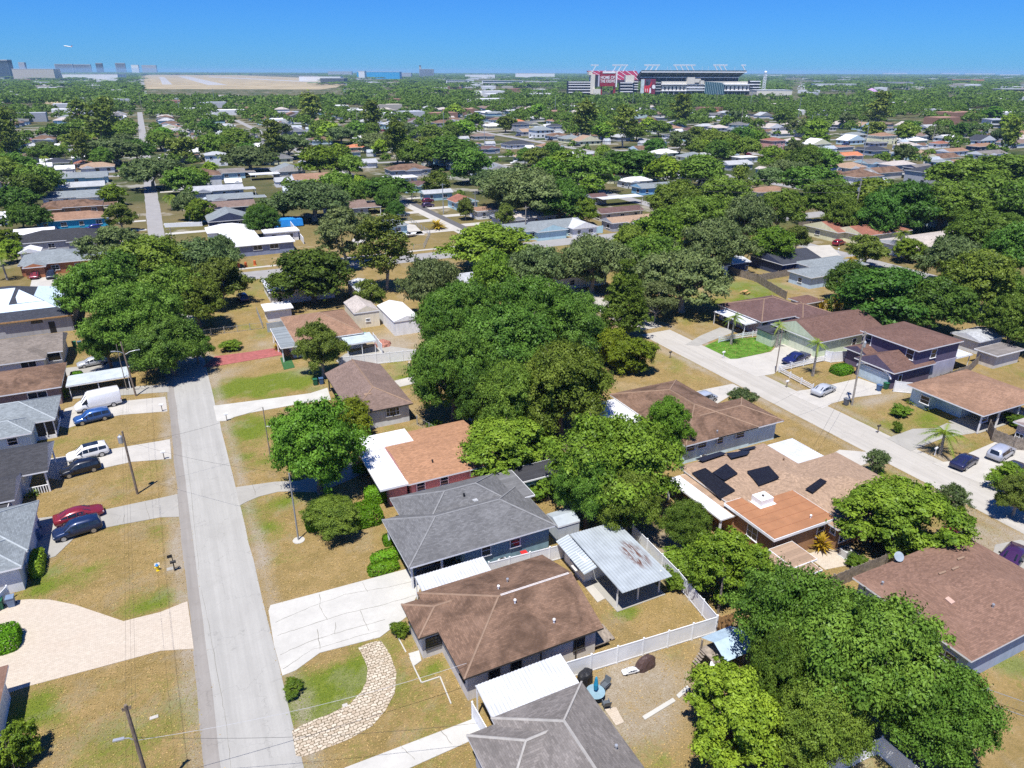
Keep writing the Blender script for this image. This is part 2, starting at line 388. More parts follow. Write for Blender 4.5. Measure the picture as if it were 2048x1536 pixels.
def crown_mesh(name, kind, R, H, base, nl, lr, nleaf, size, mat, seed, flat=.72, jit=.75, loose=0., asp=1.7):
    rng = np.random.default_rng(seed); L = lobes_of(kind, R, H, base, nl, lr, rng)
    tot = sum(r*r for _, r in L); Cs = []; Ns = []
    for c, r in L:
        n = max(6, int(nleaf * r*r/tot)); k = max(3, int(7 + 9*r*rng.uniform(.6, 1.2)))          # twig clumps on the limb end
        d0 = unit(k, rng); low = d0[:, 2] < -.35; d0[low, 2] *= -rng.uniform(.2, 1, low.sum()); d0 /= np.linalg.norm(d0, axis=1, keepdims=True)
        rad = r*rng.uniform(.55, 1.22, k)*(1 + loose*rng.normal(size=k)*.4); T0 = c + d0*rad[:, None]*np.array([1, 1, flat])
        i = rng.integers(0, k, n); sg = r*rng.uniform(.13, .30, k)[i]
        g = rng.normal(size=(n, 3)); g[:, 2] = g[:, 2]*.62 - .12*(g[:, 0]**2+g[:, 1]**2)*.6
        P = T0[i] + g*sg[:, None]; Cs.append(P)
        Ns.append(d0[i]*.55 + g*.45 + jit*rng.normal(size=(n, 3))*.62 + np.array([0, 0, .45]))
    C = np.concatenate(Cs); N = np.concatenate(Ns); n = len(C)
    W = size * rng.uniform(.55, 1.45, n)
    return quads_mesh(name, C, N, W*asp, W, mat, rng), L
def trunk_mesh(name, L, H, base, r0, mat, seed, stems=1, limbs=7):
    rng = random.Random(seed); m = MB(); fork = base*rng.uniform(.75, .95)
    tops = []
    for s in range(stems):
        lean = (rng.uniform(-.5, .5)*(1 if stems == 1 else 2.2), rng.uniform(-.5, .5)*(1 if stems == 1 else 2.2))
        b0 = (lean[0]*.12, lean[1]*.12)
        pts = [(b0[0], b0[1], -.3), (b0[0]+lean[0]*.2, b0[1]+lean[1]*.2, fork*.4), (b0[0]+lean[0]*.7, b0[1]+lean[1]*.7, fork)]
        rr = r0 if stems == 1 else r0*.7
        m.tube(pts, [rr*1.45, rr, rr*.85], 7); tops.append((pts[-1], rr*.85))
    Ls = sorted(L, key=lambda q: -q[1]); rng.shuffle(Ls)
    for i, (c, r) in enumerate(Ls[:limbs]):
        (p, rr) = tops[i % len(tops)]; c = Vector(c); p = Vector(p)
        mid = p.lerp(c, .5) + Vector((rng.uniform(-.4, .4), rng.uniform(-.4, .4), rng.uniform(-.5, .3)))
        tip = c + (c-p).normalized()*r*rng.uniform(.5, 1.05)
        m.tube([p - Vector((0,0,.15)), mid, c, tip], [rr*.62, rr*.36, rr*.14, .02], 5)
        for _ in range(2): e = c + Vector((rng.uniform(-1,1), rng.uniform(-1,1), rng.uniform(.1,1))).normalized()*r*rng.uniform(.7, 1.15); m.tube([mid.lerp(c, .7), e], [rr*.16, .018], 4)
    return mesh(name, m.V, m.F, mat)
# species: shape, R, H, base, clumps, clump radius, leaf material, flat, jitter, looseness, bark, stems
SPEC = {
 'oak':   ('dome', 7.0, 10.5, 3.2, 42, 1.9, 'oak',   .66, .8, .10, BARK, 1),
 'live':  ('dome', 7.5, 9.0, 2.8, 46, 1.7, 'gray',   .60, .9, .30, PALEBARK, 1),
 'dark':  ('dome', 6.0, 10.0, 2.6, 34, 1.9, 'dark',  .72, .8, .08, BARK, 1),
 'bright':('dome', 5.5, 9.5, 2.4, 36, 1.6, 'bright', .70, .8, .14, BARK, 1),
 'loose': ('dome', 6.5, 11.0, 3.6, 30, 1.45,'gray',  .70, 1., .42, PALEBARK, 2),
 'mango': ('ball', 4.6, 7.6, 1.0, 40, 1.25,'mango',  .80, .7, .06, BARK, 1),
 'lime':  ('dome', 4.6, 7.6, 1.4, 36, 1.2, 'lime',   .78, .8, .14, BARK, 1),
 'round': ('ball', 3.6, 6.2, .5, 34, 1.15, 'round',  .85, .6, .02, BARK, 1),
 'olive': ('dome', 5.5, 9.5, 2.6, 32, 1.5, 'olive',  .72, .9, .30, PALEBARK, 1),
 'cedar': ('cone', 4.4, 14.0, 2.0, 60, 1.25,'cedar', .95, .8, .08, BARK, 1),
 'tall':  ('tall', 4.0, 16.0, 4.0, 34, 1.5, 'olive', .90, 1., .40, PALEBARK, 2),
 'bush':  ('ball', 1.6, 2.6, .15, 20, .62, 'mango',  .85, .8, .14, BARK, 2),
 'wispy': ('ball', 1.7, 3.2, .7, 20, .6, 'gray',     .85, 1.1, .45, PALEBARK, 3),
}
LOOK = {'oak': 'dark green oak', 'live': 'grey-green live oak', 'dark': 'deep green round-topped tree', 'bright': 'fresh green maple',
        'loose': 'open-crowned grey-green tree', 'mango': 'dense glossy mango tree', 'lime': 'yellow-green tree', 'round': 'clipped-looking olive-yellow ball tree',
        'olive': 'olive-green loose tree', 'cedar': 'dark conical cedar', 'tall': 'tall narrow feathery tree', 'bush': 'low leafy bush', 'wispy': 'wispy multi-stemmed shrub'}
# level of detail by distance: leaf face size, and how many times the crown's skin is covered
QUAL = [(.165, 3.4), (.26, 3.1), (.42, 2.8), (.62, 2.5)]
CROWNS = {}
def variant(sp, v, q):
    k = (sp, v, q)
    if k not in CROWNS:
        shp, R, H, base, nl, lr, lm, flat, jit, loose, bark, stems = SPEC[sp]
        sz, cov = QUAL[q]
        if R < 2.2: sz *= .55
        if q >= 2: nl = int(nl*.7); lr *= 1.15
        area = 2*pi*R*R*.9 + 2*pi*R*(H-base)*.55
        n = int(area*cov/(sz*sz*.62))
        if loose > .3: n = int(n*.62)
        sd0 = abs(hash((sp.__len__()*31+ord(sp[0])*7+ord(sp[-1]), v))) % 99991
        me, L = crown_mesh('%s_leaves' % sp, shp, R, H, base, nl, lr, n, sz, LEAF[lm], sd0, flat, jit, loose)
        tm = trunk_mesh('%s_trunk' % sp, L, H, base, max(.07, R*.062), bark, sd0+1, stems, 15 if q == 0 else 9 if q == 1 else 3)
        CROWNS[k] = (me, tm)
    return CROWNS[k]
TREES = []                                       # (x, y, R) of every tree so far, for spacing
NVAR = {0: 2, 1: 2, 2: 2, 3: 2}
def tree(sp, x, y, R, H=None, label=None, group=None, name=None, cat='tree', q=None, rnd=random):
    d = depth(x, y)
    if q is None: q = 0 if d < 135 else 1 if d < 260 else 2 if d < 520 else 3
    me, tm = variant(sp, rnd.randrange(NVAR[q]), q)
    R0, H0 = SPEC[sp][1], SPEC[sp][2]
    if H is None: H = H0 * (R/R0)**.6
    nm = name or ('shrub' if sp in ('bush', 'wispy') else 'cedar_tree' if sp == 'cedar' else 'tree')
    t = thing(nm, label or '', 'shrub' if nm == 'shrub' and cat == 'tree' else cat, (x, y, 0), rnd.uniform(0, 2*pi), group)
    t.scale = (R/R0, R/R0, H/H0)
    link_mesh('crown', me, t); link_mesh('trunk', tm, t)
    t['_sp'] = sp; TREES.append((x, y, R)); return t
def tree_px(sp, cx, cy, w, H=None, label=None, **k):
    """tree whose crown is centred at pixel (cx, cy) and w pixels wide in the photograph"""
    R0, H0 = SPEC[sp][1], SPEC[sp][2]
    R = R0
    for _ in range(6):
        h = H if H else H0 * (R/R0)**.6
        zc = h*.56; x, y = at(cx, cy, zc)
        f = x*_sy + y*_cy; dz = f*_ct + (CAM_H-zc)*_st
        R = w*.5/FPX*dz
    return tree(sp, x, y, R, h, label, **k)

PALMS = {}
def palm_mesh(v, nfr=20, L=2.6, droop=1.0, mat='palm', fan=False, q=0):
    rng = np.random.default_rng(100+v); C = []; N = []; A = []; Vs = []; Fs = []
    for i in range(nfr):
        az = 2*pi*i/nfr*2.4 + rng.uniform(-.2, .2); el = rng.uniform(-.35, 1.15); l = L*rng.uniform(.8, 1.1)
        hz = np.array([cos(az), sin(az), 0]); sdv = np.array([-sin(az), cos(az), 0]); prev = None; K = 8 if not fan else 5
        for k in range(K+1):
            s = k/K; p = hz*l*s*cos(el*(1-.3*s)) + np.array([0, 0, l*(s*sin(el) - droop*.62*s*s)])
            wd = L*.17*sin(pi*min(1, .12+s*.86))**.7 if not fan else L*.34*s
            if prev is not None and wd > .02:
                for sg in (-1, 1):
                    for (f0, f1) in ((0., .55), (.55, 1.)):
                        a = prev + (p-prev)*(f0+.04); b_ = prev + (p-prev)*(f1-.1); b0 = len(Vs)
                        tip = (a+b_)/2 + sdv*sg*wd + (p-prev)*.7 - np.array([0, 0, wd*.55])
                        Vs += [tuple(a), tuple(b_), tuple(tip)]; Fs.append((b0, b0+1, b0+2))
                b0 = len(Vs); e = sdv*.025*L*(1-s*.8)
                Vs += [tuple(prev-e), tuple(prev+e), tuple(p+e*.8), tuple(p-e*.8)]; Fs.append((b0, b0+1, b0+2, b0+3))
            prev = p
    return mesh('palm_fronds', Vs, Fs, LEAF[mat])
def palm(x, y, H, L, label, name='palm_tree', mat='palm', fan=False, skirt=False, nfr=20, group=None):
    t = thing(name, label, 'palm tree', (x, y, 0), random.uniform(0, 6), group)
    k = (mat, fan, nfr)
    if k not in PALMS: PALMS[k] = palm_mesh(len(PALMS), nfr, 2.6, 1.0, mat, fan)
    c = link_mesh('crown', PALMS[k], t, (.12*H*.3, 0, H)); c.scale = (L/2.6,)*3
    m = MB(); m.tube([(0,0,-.2), (.01*H,.0,H*.35), (.025*H,0,H*.7), (.12*H*.3,0,H+.1)], [.26,.19,.16,.15], 8)
    if skirt: m.lathe((.12*H*.3,0,H-1.6), [(.25,0),(.95,.1),(.8,.9),(.3,1.6)], 10)
    link_mesh('trunk', mesh('palm_trunk', m.V, m.F, PALEBARK), t)
    TREES.append((x, y, 1.5)); return t
def hedge(label, poly_or_ell, h, mat='hedge', name='hedge', n=None, size=.14, rz=0):
    """clipped hedge: leaf sprays over a rounded block (x, y, rx, ry)"""
    x, y, rx, ry = poly_or_ell; rng = np.random.default_rng(int(abs(x*91+y*17)) + 3)
    n = n or int(2.6*(4*rx*ry + 4*(rx+ry)*h)/(size*size))
    d = unit(n, rng); d[:, 2] = np.abs(d[:, 2])
    p = 5.0; s = (np.abs(d)**p).sum(1)**(-1/p)
    P = d*s[:, None]*np.array([rx, ry, h]) * rng.uniform(.9, 1.03, (n, 1)); P[:, 2] = np.maximum(P[:, 2], .05)
    W = size*rng.uniform(.6, 1.4, n); me = quads_mesh('hedge_leaves', P, d/np.array([rx, ry, h])+rng.normal(size=(n, 3))*.35, W*1.5, W, LEAF[mat], rng)
    t = thing(name, label, 'hedge' if name == 'hedge' else 'shrub', (x, y, 0), rz); link_mesh('foliage', me, t)
    m = MB(); m.tube([(0, 0, -.1), (0, 0, h*.6)], .06, 6); link_mesh('stem', mesh('stem', m.V, m.F, BARK), t); return t
def tuft(label, x, y, R, H, mat='palm', n=46, name='plant', cat='plant'):
    """spiky or arching leaves from one crown at the ground"""
    rng = random.Random(int(x*77+y*13)); m = MB()
    for i in range(n):
        a = rng.uniform(0, 2*pi); el = rng.uniform(.35, 1.4); l = R*rng.uniform(.7, 1.15); wd = R*.07
        p0 = Vector((rng.uniform(-.1,.1)*R, rng.uniform(-.1,.1)*R, 0)); d = Vector((cos(a)*cos(el), sin(a)*cos(el), sin(el)*H/R))
        sv = Vector((-sin(a), cos(a), 0))*wd; p1 = p0 + d*l*.6; p2 = p0 + d*l + Vector((cos(a), sin(a), 0))*l*.25 - Vector((0,0,H*.22))
        m.add([p0-sv*.5, p0+sv*.5, p1+sv, p1-sv, p2], [(0,1,2,3), (3,2,4)])
    t = thing(name, label, cat, (x, y, 0)); link_mesh('leaves', mesh('leaves', m.V, m.F, LEAF[mat]), t); return t
# ------------------------------------------------------------------ houses
def roof_add(m, caps, b, zoff, ov=None):
    """b: x0,x1,y0,y1 eave rectangle; ax 'x'/'y'/'f'(flat)/'s'(single slope); ends e0,e1 'h'/'g'; slots 0 roof, 1 trim, 2 gable wall"""
    x0, x1, y0, y1 = b['r']; z = b['z'] + zoff; t = b.get('t', .18); ax = b.get('ax', 'x'); p = b.get('p', .38); e0, e1 = b.get('e', 'hh')
    if ax == 'f':
        m.box(x0, x1, y0, y1, z, z+t, 1); m.add([(x0+.05,y0+.05,z+t+.012),(x1-.05,y0+.05,z+t+.012),(x1-.05,y1-.05,z+t+.012),(x0+.05,y1-.05,z+t+.012)], [(0,1,2,3)], 0); return
    if ax in 'EWNS':                                   # single slope, low edge on that side
        za, zb = z, z + p
        zz = {'E': lambda x, y: zb + (za-zb)*(x-x0)/(x1-x0), 'W': lambda x, y: za + (zb-za)*(x-x0)/(x1-x0),
              'S': lambda x, y: za + (zb-za)*(y-y0)/(y1-y0), 'N': lambda x, y: zb + (za-zb)*(y-y0)/(y1-y0)}[ax]
        q = [(x0,y0),(x1,y0),(x1,y1),(x0,y1)]
        m.add([(x,y,zz(x,y)) for x,y in q] + [(x,y,zz(x,y)+t) for x,y in q], [(3,2,1,0)], 1)
        n = len(m.V)-8; 
        for f, s in (((4,5,6,7),0),((0,1,5,4),1),((1,2,6,5),1),((2,3,7,6),1),((3,0,4,7),1)): m.F.append(tuple(i+n for i in f)); m.M.append(s)
        return
    sw = (ax == 'y')
    u0, u1, v0, v1 = (y0, y1, x0, x1) if sw else (x0, x1, y0, y1)
    wv = (v1-v0)/2; vm = (v0+v1)/2; rise = wv*p; lim = (u1-u0)/2
    ra = u0 + (min(wv, lim) if e0 == 'h' else 0); rb = u1 - (min(wv, lim) if e1 == 'h' else 0)
    P = lambda u, v, zz: (v, u, zz) if sw else (u, v, zz)
    zt = z + t
    V = [P(u0,v0,z),P(u1,v0,z),P(u1,v1,z),P(u0,v1,z),P(u0,v0,zt),P(u1,v0,zt),P(u1,v1,zt),P(u0,v1,zt),P(ra,vm,zt+rise),P(rb,vm,zt+rise)]
    fs = [((3,2,1,0),1),((0,1,5,4),1),((1,2,6,5),1),((2,3,7,6),1),((3,0,4,7),1),((4,5,9,8),0),((6,7,8,9),0),
          ((7,4,8),0 if e0 == 'h' else 2),((5,6,9),0 if e1 == 'h' else 2)]
    n = len(m.V); m.V += V
    for f, s in fs: m.F.append(tuple((i+n) for i in (f[::-1] if sw else f))); m.M.append(s)
    R = [V[8], V[9]]
    if rb - ra > .1: caps.append((V[8], V[9]))
    if e0 == 'h': caps += [(V[4], V[8]), (V[7], V[8])]
    if e1 == 'h': caps += [(V[5], V[9]), (V[6], V[9])]
def window(parent, face, plane, c, zc, w, h, frame=WHITE, bars=(1, 1), name='window'):
    """frame and pane in wall 'S' (faces -Y), 'W' (faces -X) or 'E' (faces +X); c along the wall"""
    m = MB(); d0, d1, fw = .0, .07, .09
    def bx(mm, a0, a1, z0, z1, o0, o1, s=0):
        if face == 'S': mm.box(a0, a1, plane-o1, plane-o0, z0, z1, s)
        elif face == 'N': mm.box(a0, a1, plane+o0, plane+o1, z0, z1, s)
        elif face == 'W': mm.box(plane-o1, plane-o0, a0, a1, z0, z1, s)
        else: mm.box(plane+o0, plane+o1, a0, a1, z0, z1, s)
    a0, a1, z0, z1 = c-w/2, c+w/2, zc-h/2, zc+h/2
    bx(m, a0-fw, a1+fw, z1, z1+fw, -.02, d1); bx(m, a0-fw-.05, a1+fw+.05, z0-fw, z0, -.02, d1+.05)
    bx(m, a0-fw, a0, z0, z1, -.02, d1); bx(m, a1, a1+fw, z0, z1, -.02, d1)
    for i in range(1, bars[0]): q = a0+(a1-a0)*i/bars[0]; bx(m, q-.03, q+.03, z0, z1, -.02, d1-.02)
    for i in range(1, bars[1]): q = z0+(z1-z0)*i/bars[1]; bx(m, a0, a1, q-.025, q+.025, -.02, d1-.024)
    f = m.build(name, frame, parent)
    g = MB(); bx(g, a0, a1, z0, z1, -.02, .025); g.build('pane', GLASS, f); return f
def plate(parent, name, face, plane, a0, a1, z0, z1, mat, out=.05):
    g = MB()
    if face == 'S': g.box(a0, a1, plane-out, plane+.02, z0, z1)
    elif face == 'W': g.box(plane-out, plane+.02, a0, a1, z0, z1)
    else: g.box(plane-.02, plane+out, a0, a1, z0, z1)
    return g.build(name, mat, parent)
HOUSES = []; BLOCKS = {}
def house(label, blocks, wall, roof, trim=WHITE, wins=(), caps=None, oh=.45, name='house', cat='house', group=None, frame=WHITE, short=None, gable=None):
    """blocks: list of dicts (eave rectangle r, eave height z ...); wins: (face, block, pixel x, pixel y, width, height[, bars])"""
    r0 = blocks[0]['r']; base = ((r0[0]+r0[1])/2, (r0[2]+r0[3])/2, 0)
    t = thing(name, label, cat, base, 0, group)
    W = MB(); R = MB(); C = []
    for i, b in enumerate(blocks):
        b.setdefault('z', 2.6); o = b.get('oh', oh); x0, x1, y0, y1 = b['r']; k = .003*i
        if not b.get('open'):
            zt = b['z'] + .02 + k; V = []
            if 'wr' in b: q0, q1, q2, q3 = b['wr']; q = [(q0,q2),(q1,q2),(q1,q3),(q0,q3)]
            else: q = [(x0+o+k,y0+o+k),(x1-o-k,y0+o+k),(x1-o-k,y1-o-k),(x0+o+k,y1-o-k)]
            W.add([(a,c,b.get('z0', -.1)) for a,c in q]+[(a,c,zt) for a,c in q], [(4,5,6,7),(0,1,5,4),(1,2,6,5),(2,3,7,6),(3,0,4,7)])
        if not b.get('noroof'): roof_add(R, C, b, .004*i)
    if W.V: W.build('wall', wall, t)
    R.build('roof', [roof, trim, gable or wall], t)
    rf = t.children[-1]
    if caps:
        m = MB()
        for a, c in C: m.tube([Vector(a)+Vector((0,0,.0)), Vector(c)+Vector((0,0,.0))], .10, 4)
        if m.V: m.build('ridge_cap', caps, rf)
    for b in blocks:
        if b.get('open') or 'posts' in b:
            x0, x1, y0, y1 = b['r']
            for (px, py) in b.get('posts', [(x0+.25,y0+.25),(x1-.25,y0+.25),(x0+.25,y1-.25),(x1-.25,y1-.25)]):
                MB().box(px-.09, px+.09, py-.09, py+.09, -.05, b['z']+.02).build('post', trim, t)
    for wn in wins:
        face, bi, px, py, ww, hh = wn[:6]; bars = wn[6] if len(wn) > 6 else (1, 2)
        b = blocks[bi]; o = b.get('oh', oh)
        pl = {'S': b['r'][2]+o, 'W': b['r'][0]+o, 'E': b['r'][1]-o}[face] + .003*bi*(-1 if face == 'E' else 1)
        c, z = on_y(px, py, pl) if face == 'S' else on_x(px, py, pl)
        lo, hi = ((b['r'][0], b['r'][1]) if face == 'S' else (b['r'][2], b['r'][3])); lo += o+ww/2+.15; hi -= o+ww/2+.15
        c = min(max(c, min(lo, hi)), max(lo, hi)); z = min(max(z, b.get('zw0', 0)+hh/2+.3), b['z']-hh/2-.12)
        window(t, face, pl, c, z, ww, hh, frame, bars)
    HOUSES.append((short or label, base[0], base[1], max(r0[1]-r0[0], r0[3]-r0[2])*.5))
    t['_rect'] = list(r0); BLOCKS[t.name] = blocks; return t
def corrugated(m, x0, x1, y0, y1, z00, z10, z11, z01, along='x', pitch=.3, amp=.05, th=.03):
    """ribbed metal sheet; ribs run along the given axis; corner heights z(x0,y0) z(x1,y0) z(x1,y1) z(x0,y1)"""
    n = max(4, int(((y1-y0) if along == 'x' else (x1-x0))/pitch)*3); V = []; F = []
    for i in range(n+1):
        f = i/n; k = amp if i % 3 == 0 else 0
        if along == 'x':
            y = y0+(y1-y0)*f; za = z00+(z01-z00)*f; zb = z10+(z11-z10)*f
            V += [(x0,y,za+k),(x1,y,zb+k),(x0,y,za-th),(x1,y,zb-th)]
        else:
            x = x0+(x1-x0)*f; za = z00+(z10-z00)*f; zb = z01+(z11-z01)*f
            V += [(x,y0,za+k),(x,y1,zb+k),(x,y0,za-th),(x,y1,zb-th)]
    for i in range(n):
        a = i*4; c = a+4
        q = [(a,a+1,c+1,c),(a+2,c+2,c+3,a+3),(a,c,c+2,a+2),(a+1,a+3,c+3,c+1)]
        F += q if along == 'y' else [f[::-1] for f in q]
    F += [(0,2,3,1), (n*4,n*4+1,n*4+3,n*4+2)]
    return m.add(V, F)
def canopy(label, r, zs, roof, posts, name='canopy', cat='canopy', along='x', beam=WHITE, group=None, z0=0):
    """corrugated canopy on posts"""
    x0, x1, y0, y1 = r; t = thing(name, label, cat, ((x0+x1)/2, (y0+y1)/2, 0), 0, group)
    m = MB(); corrugated(m, x0, x1, y0, y1, *zs, along=along); m.build('roof', roof, t)
    zz = lambda x, y: (zs[0]*(x1-x)*(y1-y)+zs[1]*(x-x0)*(y1-y)+zs[2]*(x-x0)*(y-y0)+zs[3]*(x1-x)*(y-y0))/((x1-x0)*(y1-y0))
    f = MB(); f.bar((x0,y0,zs[0]-.16),(x1,y0,zs[1]-.16),.06,.12); f.bar((x0,y1,zs[3]-.16),(x1,y1,zs[2]-.16),.06,.12); f.build('beam', beam, t)
    for (px, py) in posts: MB().box(px-.05, px+.05, py-.05, py+.05, z0-.05, zz(px, py)-.03).build('post', beam, t)
    return t
def fence(label, pts, h=1.8, kind='vinyl', mat=VINYL, pmat=None, step=2.4, name='fence', group=None):
    """posts and panels along a polyline"""
    t = thing(name, label, 'fence', (pts[0][0], pts[0][1], 0), 0, group); pmat = pmat or mat
    for i in range(len(pts)-1):
        a = Vector((*pts[i], 0)); b = Vector((*pts[i+1], 0)); L = (b-a).length; n = max(1, round(L/step)); d = (b-a)/n; u = d.normalized()
        for k in range(n + (1 if i == len(pts)-2 else 0)):
            p = a + d*k; MB().box(p.x-.065, p.x+.065, p.y-.065, p.y+.065, -.05, h+.12).build('post', pmat, t)
        for k in range(n):
            p, q = a+d*k+u*.066, a+d*(k+1)-u*.066; m = MB()
            if kind == 'vinyl':
                m.bar(p+Vector((0,0,.08)), q+Vector((0,0,.08)), .03, h-.2); m.bar(p+Vector((0,0,h-.12)), q+Vector((0,0,h-.12)), .055, .12); m.bar(p+Vector((0,0,.05)), q+Vector((0,0,.05)), .055, .12)
            elif kind == 'picket':
                for z in (.18, h*.55, h-.2): m.bar(p+Vector((0,0,z)), q+Vector((0,0,z)), .04, .09)
                nn = int((q-p).length/.14)
                for j in range(nn): c = p.lerp(q, (j+.5)/nn); m.bar(c-u*.025+Vector((0,0,.22)), c+u*.025+Vector((0,0,.22)), .02, h-.28)
            elif kind == 'wood':
                nn = max(2, int((q-p).length/.15)); rr = random.Random(k*7+i)
                for j in range(nn):
                    c0 = p.lerp(q, j/nn+.004); c1 = p.lerp(q, (j+1)/nn-.004); m.bar(c0, c1, .025+.01*(j % 2), h-rr.uniform(0, .1))
            elif kind == 'chain':
                for z in (.03, h-.06): m.bar(p+Vector((0,0,z)), q+Vector((0,0,z)), .03, .04)
                nn = int((q-p).length/.35)
                for j in range(nn):
                    c = p.lerp(q, (j+.5)/nn); e = u*.18
                    m.bar(c-e+Vector((0,0,.05)), c+e+Vector((0,0,h-.05)), .006, .006); m.bar(c+e+Vector((0,0,.05)), c-e+Vector((0,0,h-.05)), .006, .006)
            elif kind == 'wall': m.bar(p-u*.066-Vector((0,0,.05)), q+u*.066-Vector((0,0,.05)), .16, h+.05)
            m.build('panel', mat, t)
    return t

# ------------------------------------------------------------------ vehicles
# side profile stations: x, low z, belt z, roof z, half widths low/belt/roof   (front is +x)
CARS = {
 'suv':   dict(L=4.75, st=[(-2.37,.55,.95,.95,.70,.72,.62),(-2.30,.40,1.02,1.05,.86,.84,.66),(-2.12,.34,1.05,1.60,.92,.90,.66),(-1.2,.30,1.04,1.70,.94,.93,.70),(-.1,.30,1.02,1.72,.94,.93,.70),(.55,.30,1.01,1.62,.94,.93,.66),(1.25,.30,1.00,1.03,.94,.91,.72),(1.95,.32,.93,.96,.92,.87,.60),(2.28,.36,.80,.83,.82,.78,.5),(2.37,.46,.66,.67,.70,.68,.4)], wx=1.42, wr=.36, glass=(2,6)),
 'sedan': dict(L=4.80, st=[(-2.40,.50,.85,.86,.68,.70,.5),(-2.32,.36,.96,.98,.84,.82,.6),(-1.75,.30,1.0,1.03,.90,.86,.62),(-1.05,.27,.97,1.40,.91,.90,.60),(-.2,.26,.95,1.47,.91,.90,.63),(.45,.26,.94,1.40,.91,.90,.60),(1.2,.26,.93,.96,.91,.88,.66),(1.95,.28,.83,.86,.88,.84,.55),(2.3,.32,.70,.72,.80,.76,.45),(2.40,.42,.60,.61,.66,.64,.4)], wx=1.42, wr=.33, glass=(2,6)),
 'van':   dict(L=6.0, st=[(-3.0,.50,1.2,2.50,.95,.98,.86),(-2.92,.40,1.25,2.62,.99,1.0,.88),(-1.2,.36,1.28,2.66,1.0,1.02,.90),(.9,.36,1.28,2.62,1.0,1.02,.88),(1.25,.36,1.28,2.45,1.0,1.0,.84),(2.05,.36,1.25,1.45,.99,.96,.78),(2.6,.38,1.08,1.12,.96,.90,.66),(2.95,.45,.85,.87,.84,.80,.5),(3.0,.52,.75,.76,.7,.7,.4)], wx=1.85, wr=.37, glass=(4,5)),
 'boxy':  dict(L=4.3, st=[(-2.12,.45,.98,1.52,.80,.84,.68),(-2.06,.34,1.0,1.62,.87,.87,.70),(-1.0,.28,1.0,1.68,.88,.88,.72),(.2,.28,.98,1.67,.88,.88,.72),(.75,.28,.97,1.58,.88,.88,.68),(1.2,.28,.97,1.0,.88,.86,.70),(1.75,.30,.92,.95,.86,.82,.6),(2.05,.34,.76,.78,.78,.74,.5),(2.15,.42,.66,.67,.68,.66,.4)], wx=1.3, wr=.33, glass=(1,5)),
 'pickup':dict(L=5.8, st=[(-2.9,.60,1.1,1.12,.84,.92,.90),(-2.85,.48,1.14,1.15,.94,.95,.90),(-.95,.42,1.15,1.16,.96,.97,.90),(-.80,.42,1.16,1.72,.96,.97,.70),(-.3,.42,1.15,1.84,.97,.97,.74),(.55,.42,1.14,1.82,.97,.97,.74),(.95,.42,1.14,1.66,.97,.97,.70),(1.5,.42,1.14,1.18,.97,.94,.78),(2.4,.44,1.10,1.14,.95,.90,.7),(2.82,.48,.98,1.0,.90,.86,.6),(2.9,.55,.8,.81,.78,.76,.5)], wx=1.8, wr=.40, glass=(3,7)),
}
CARMESH = {}
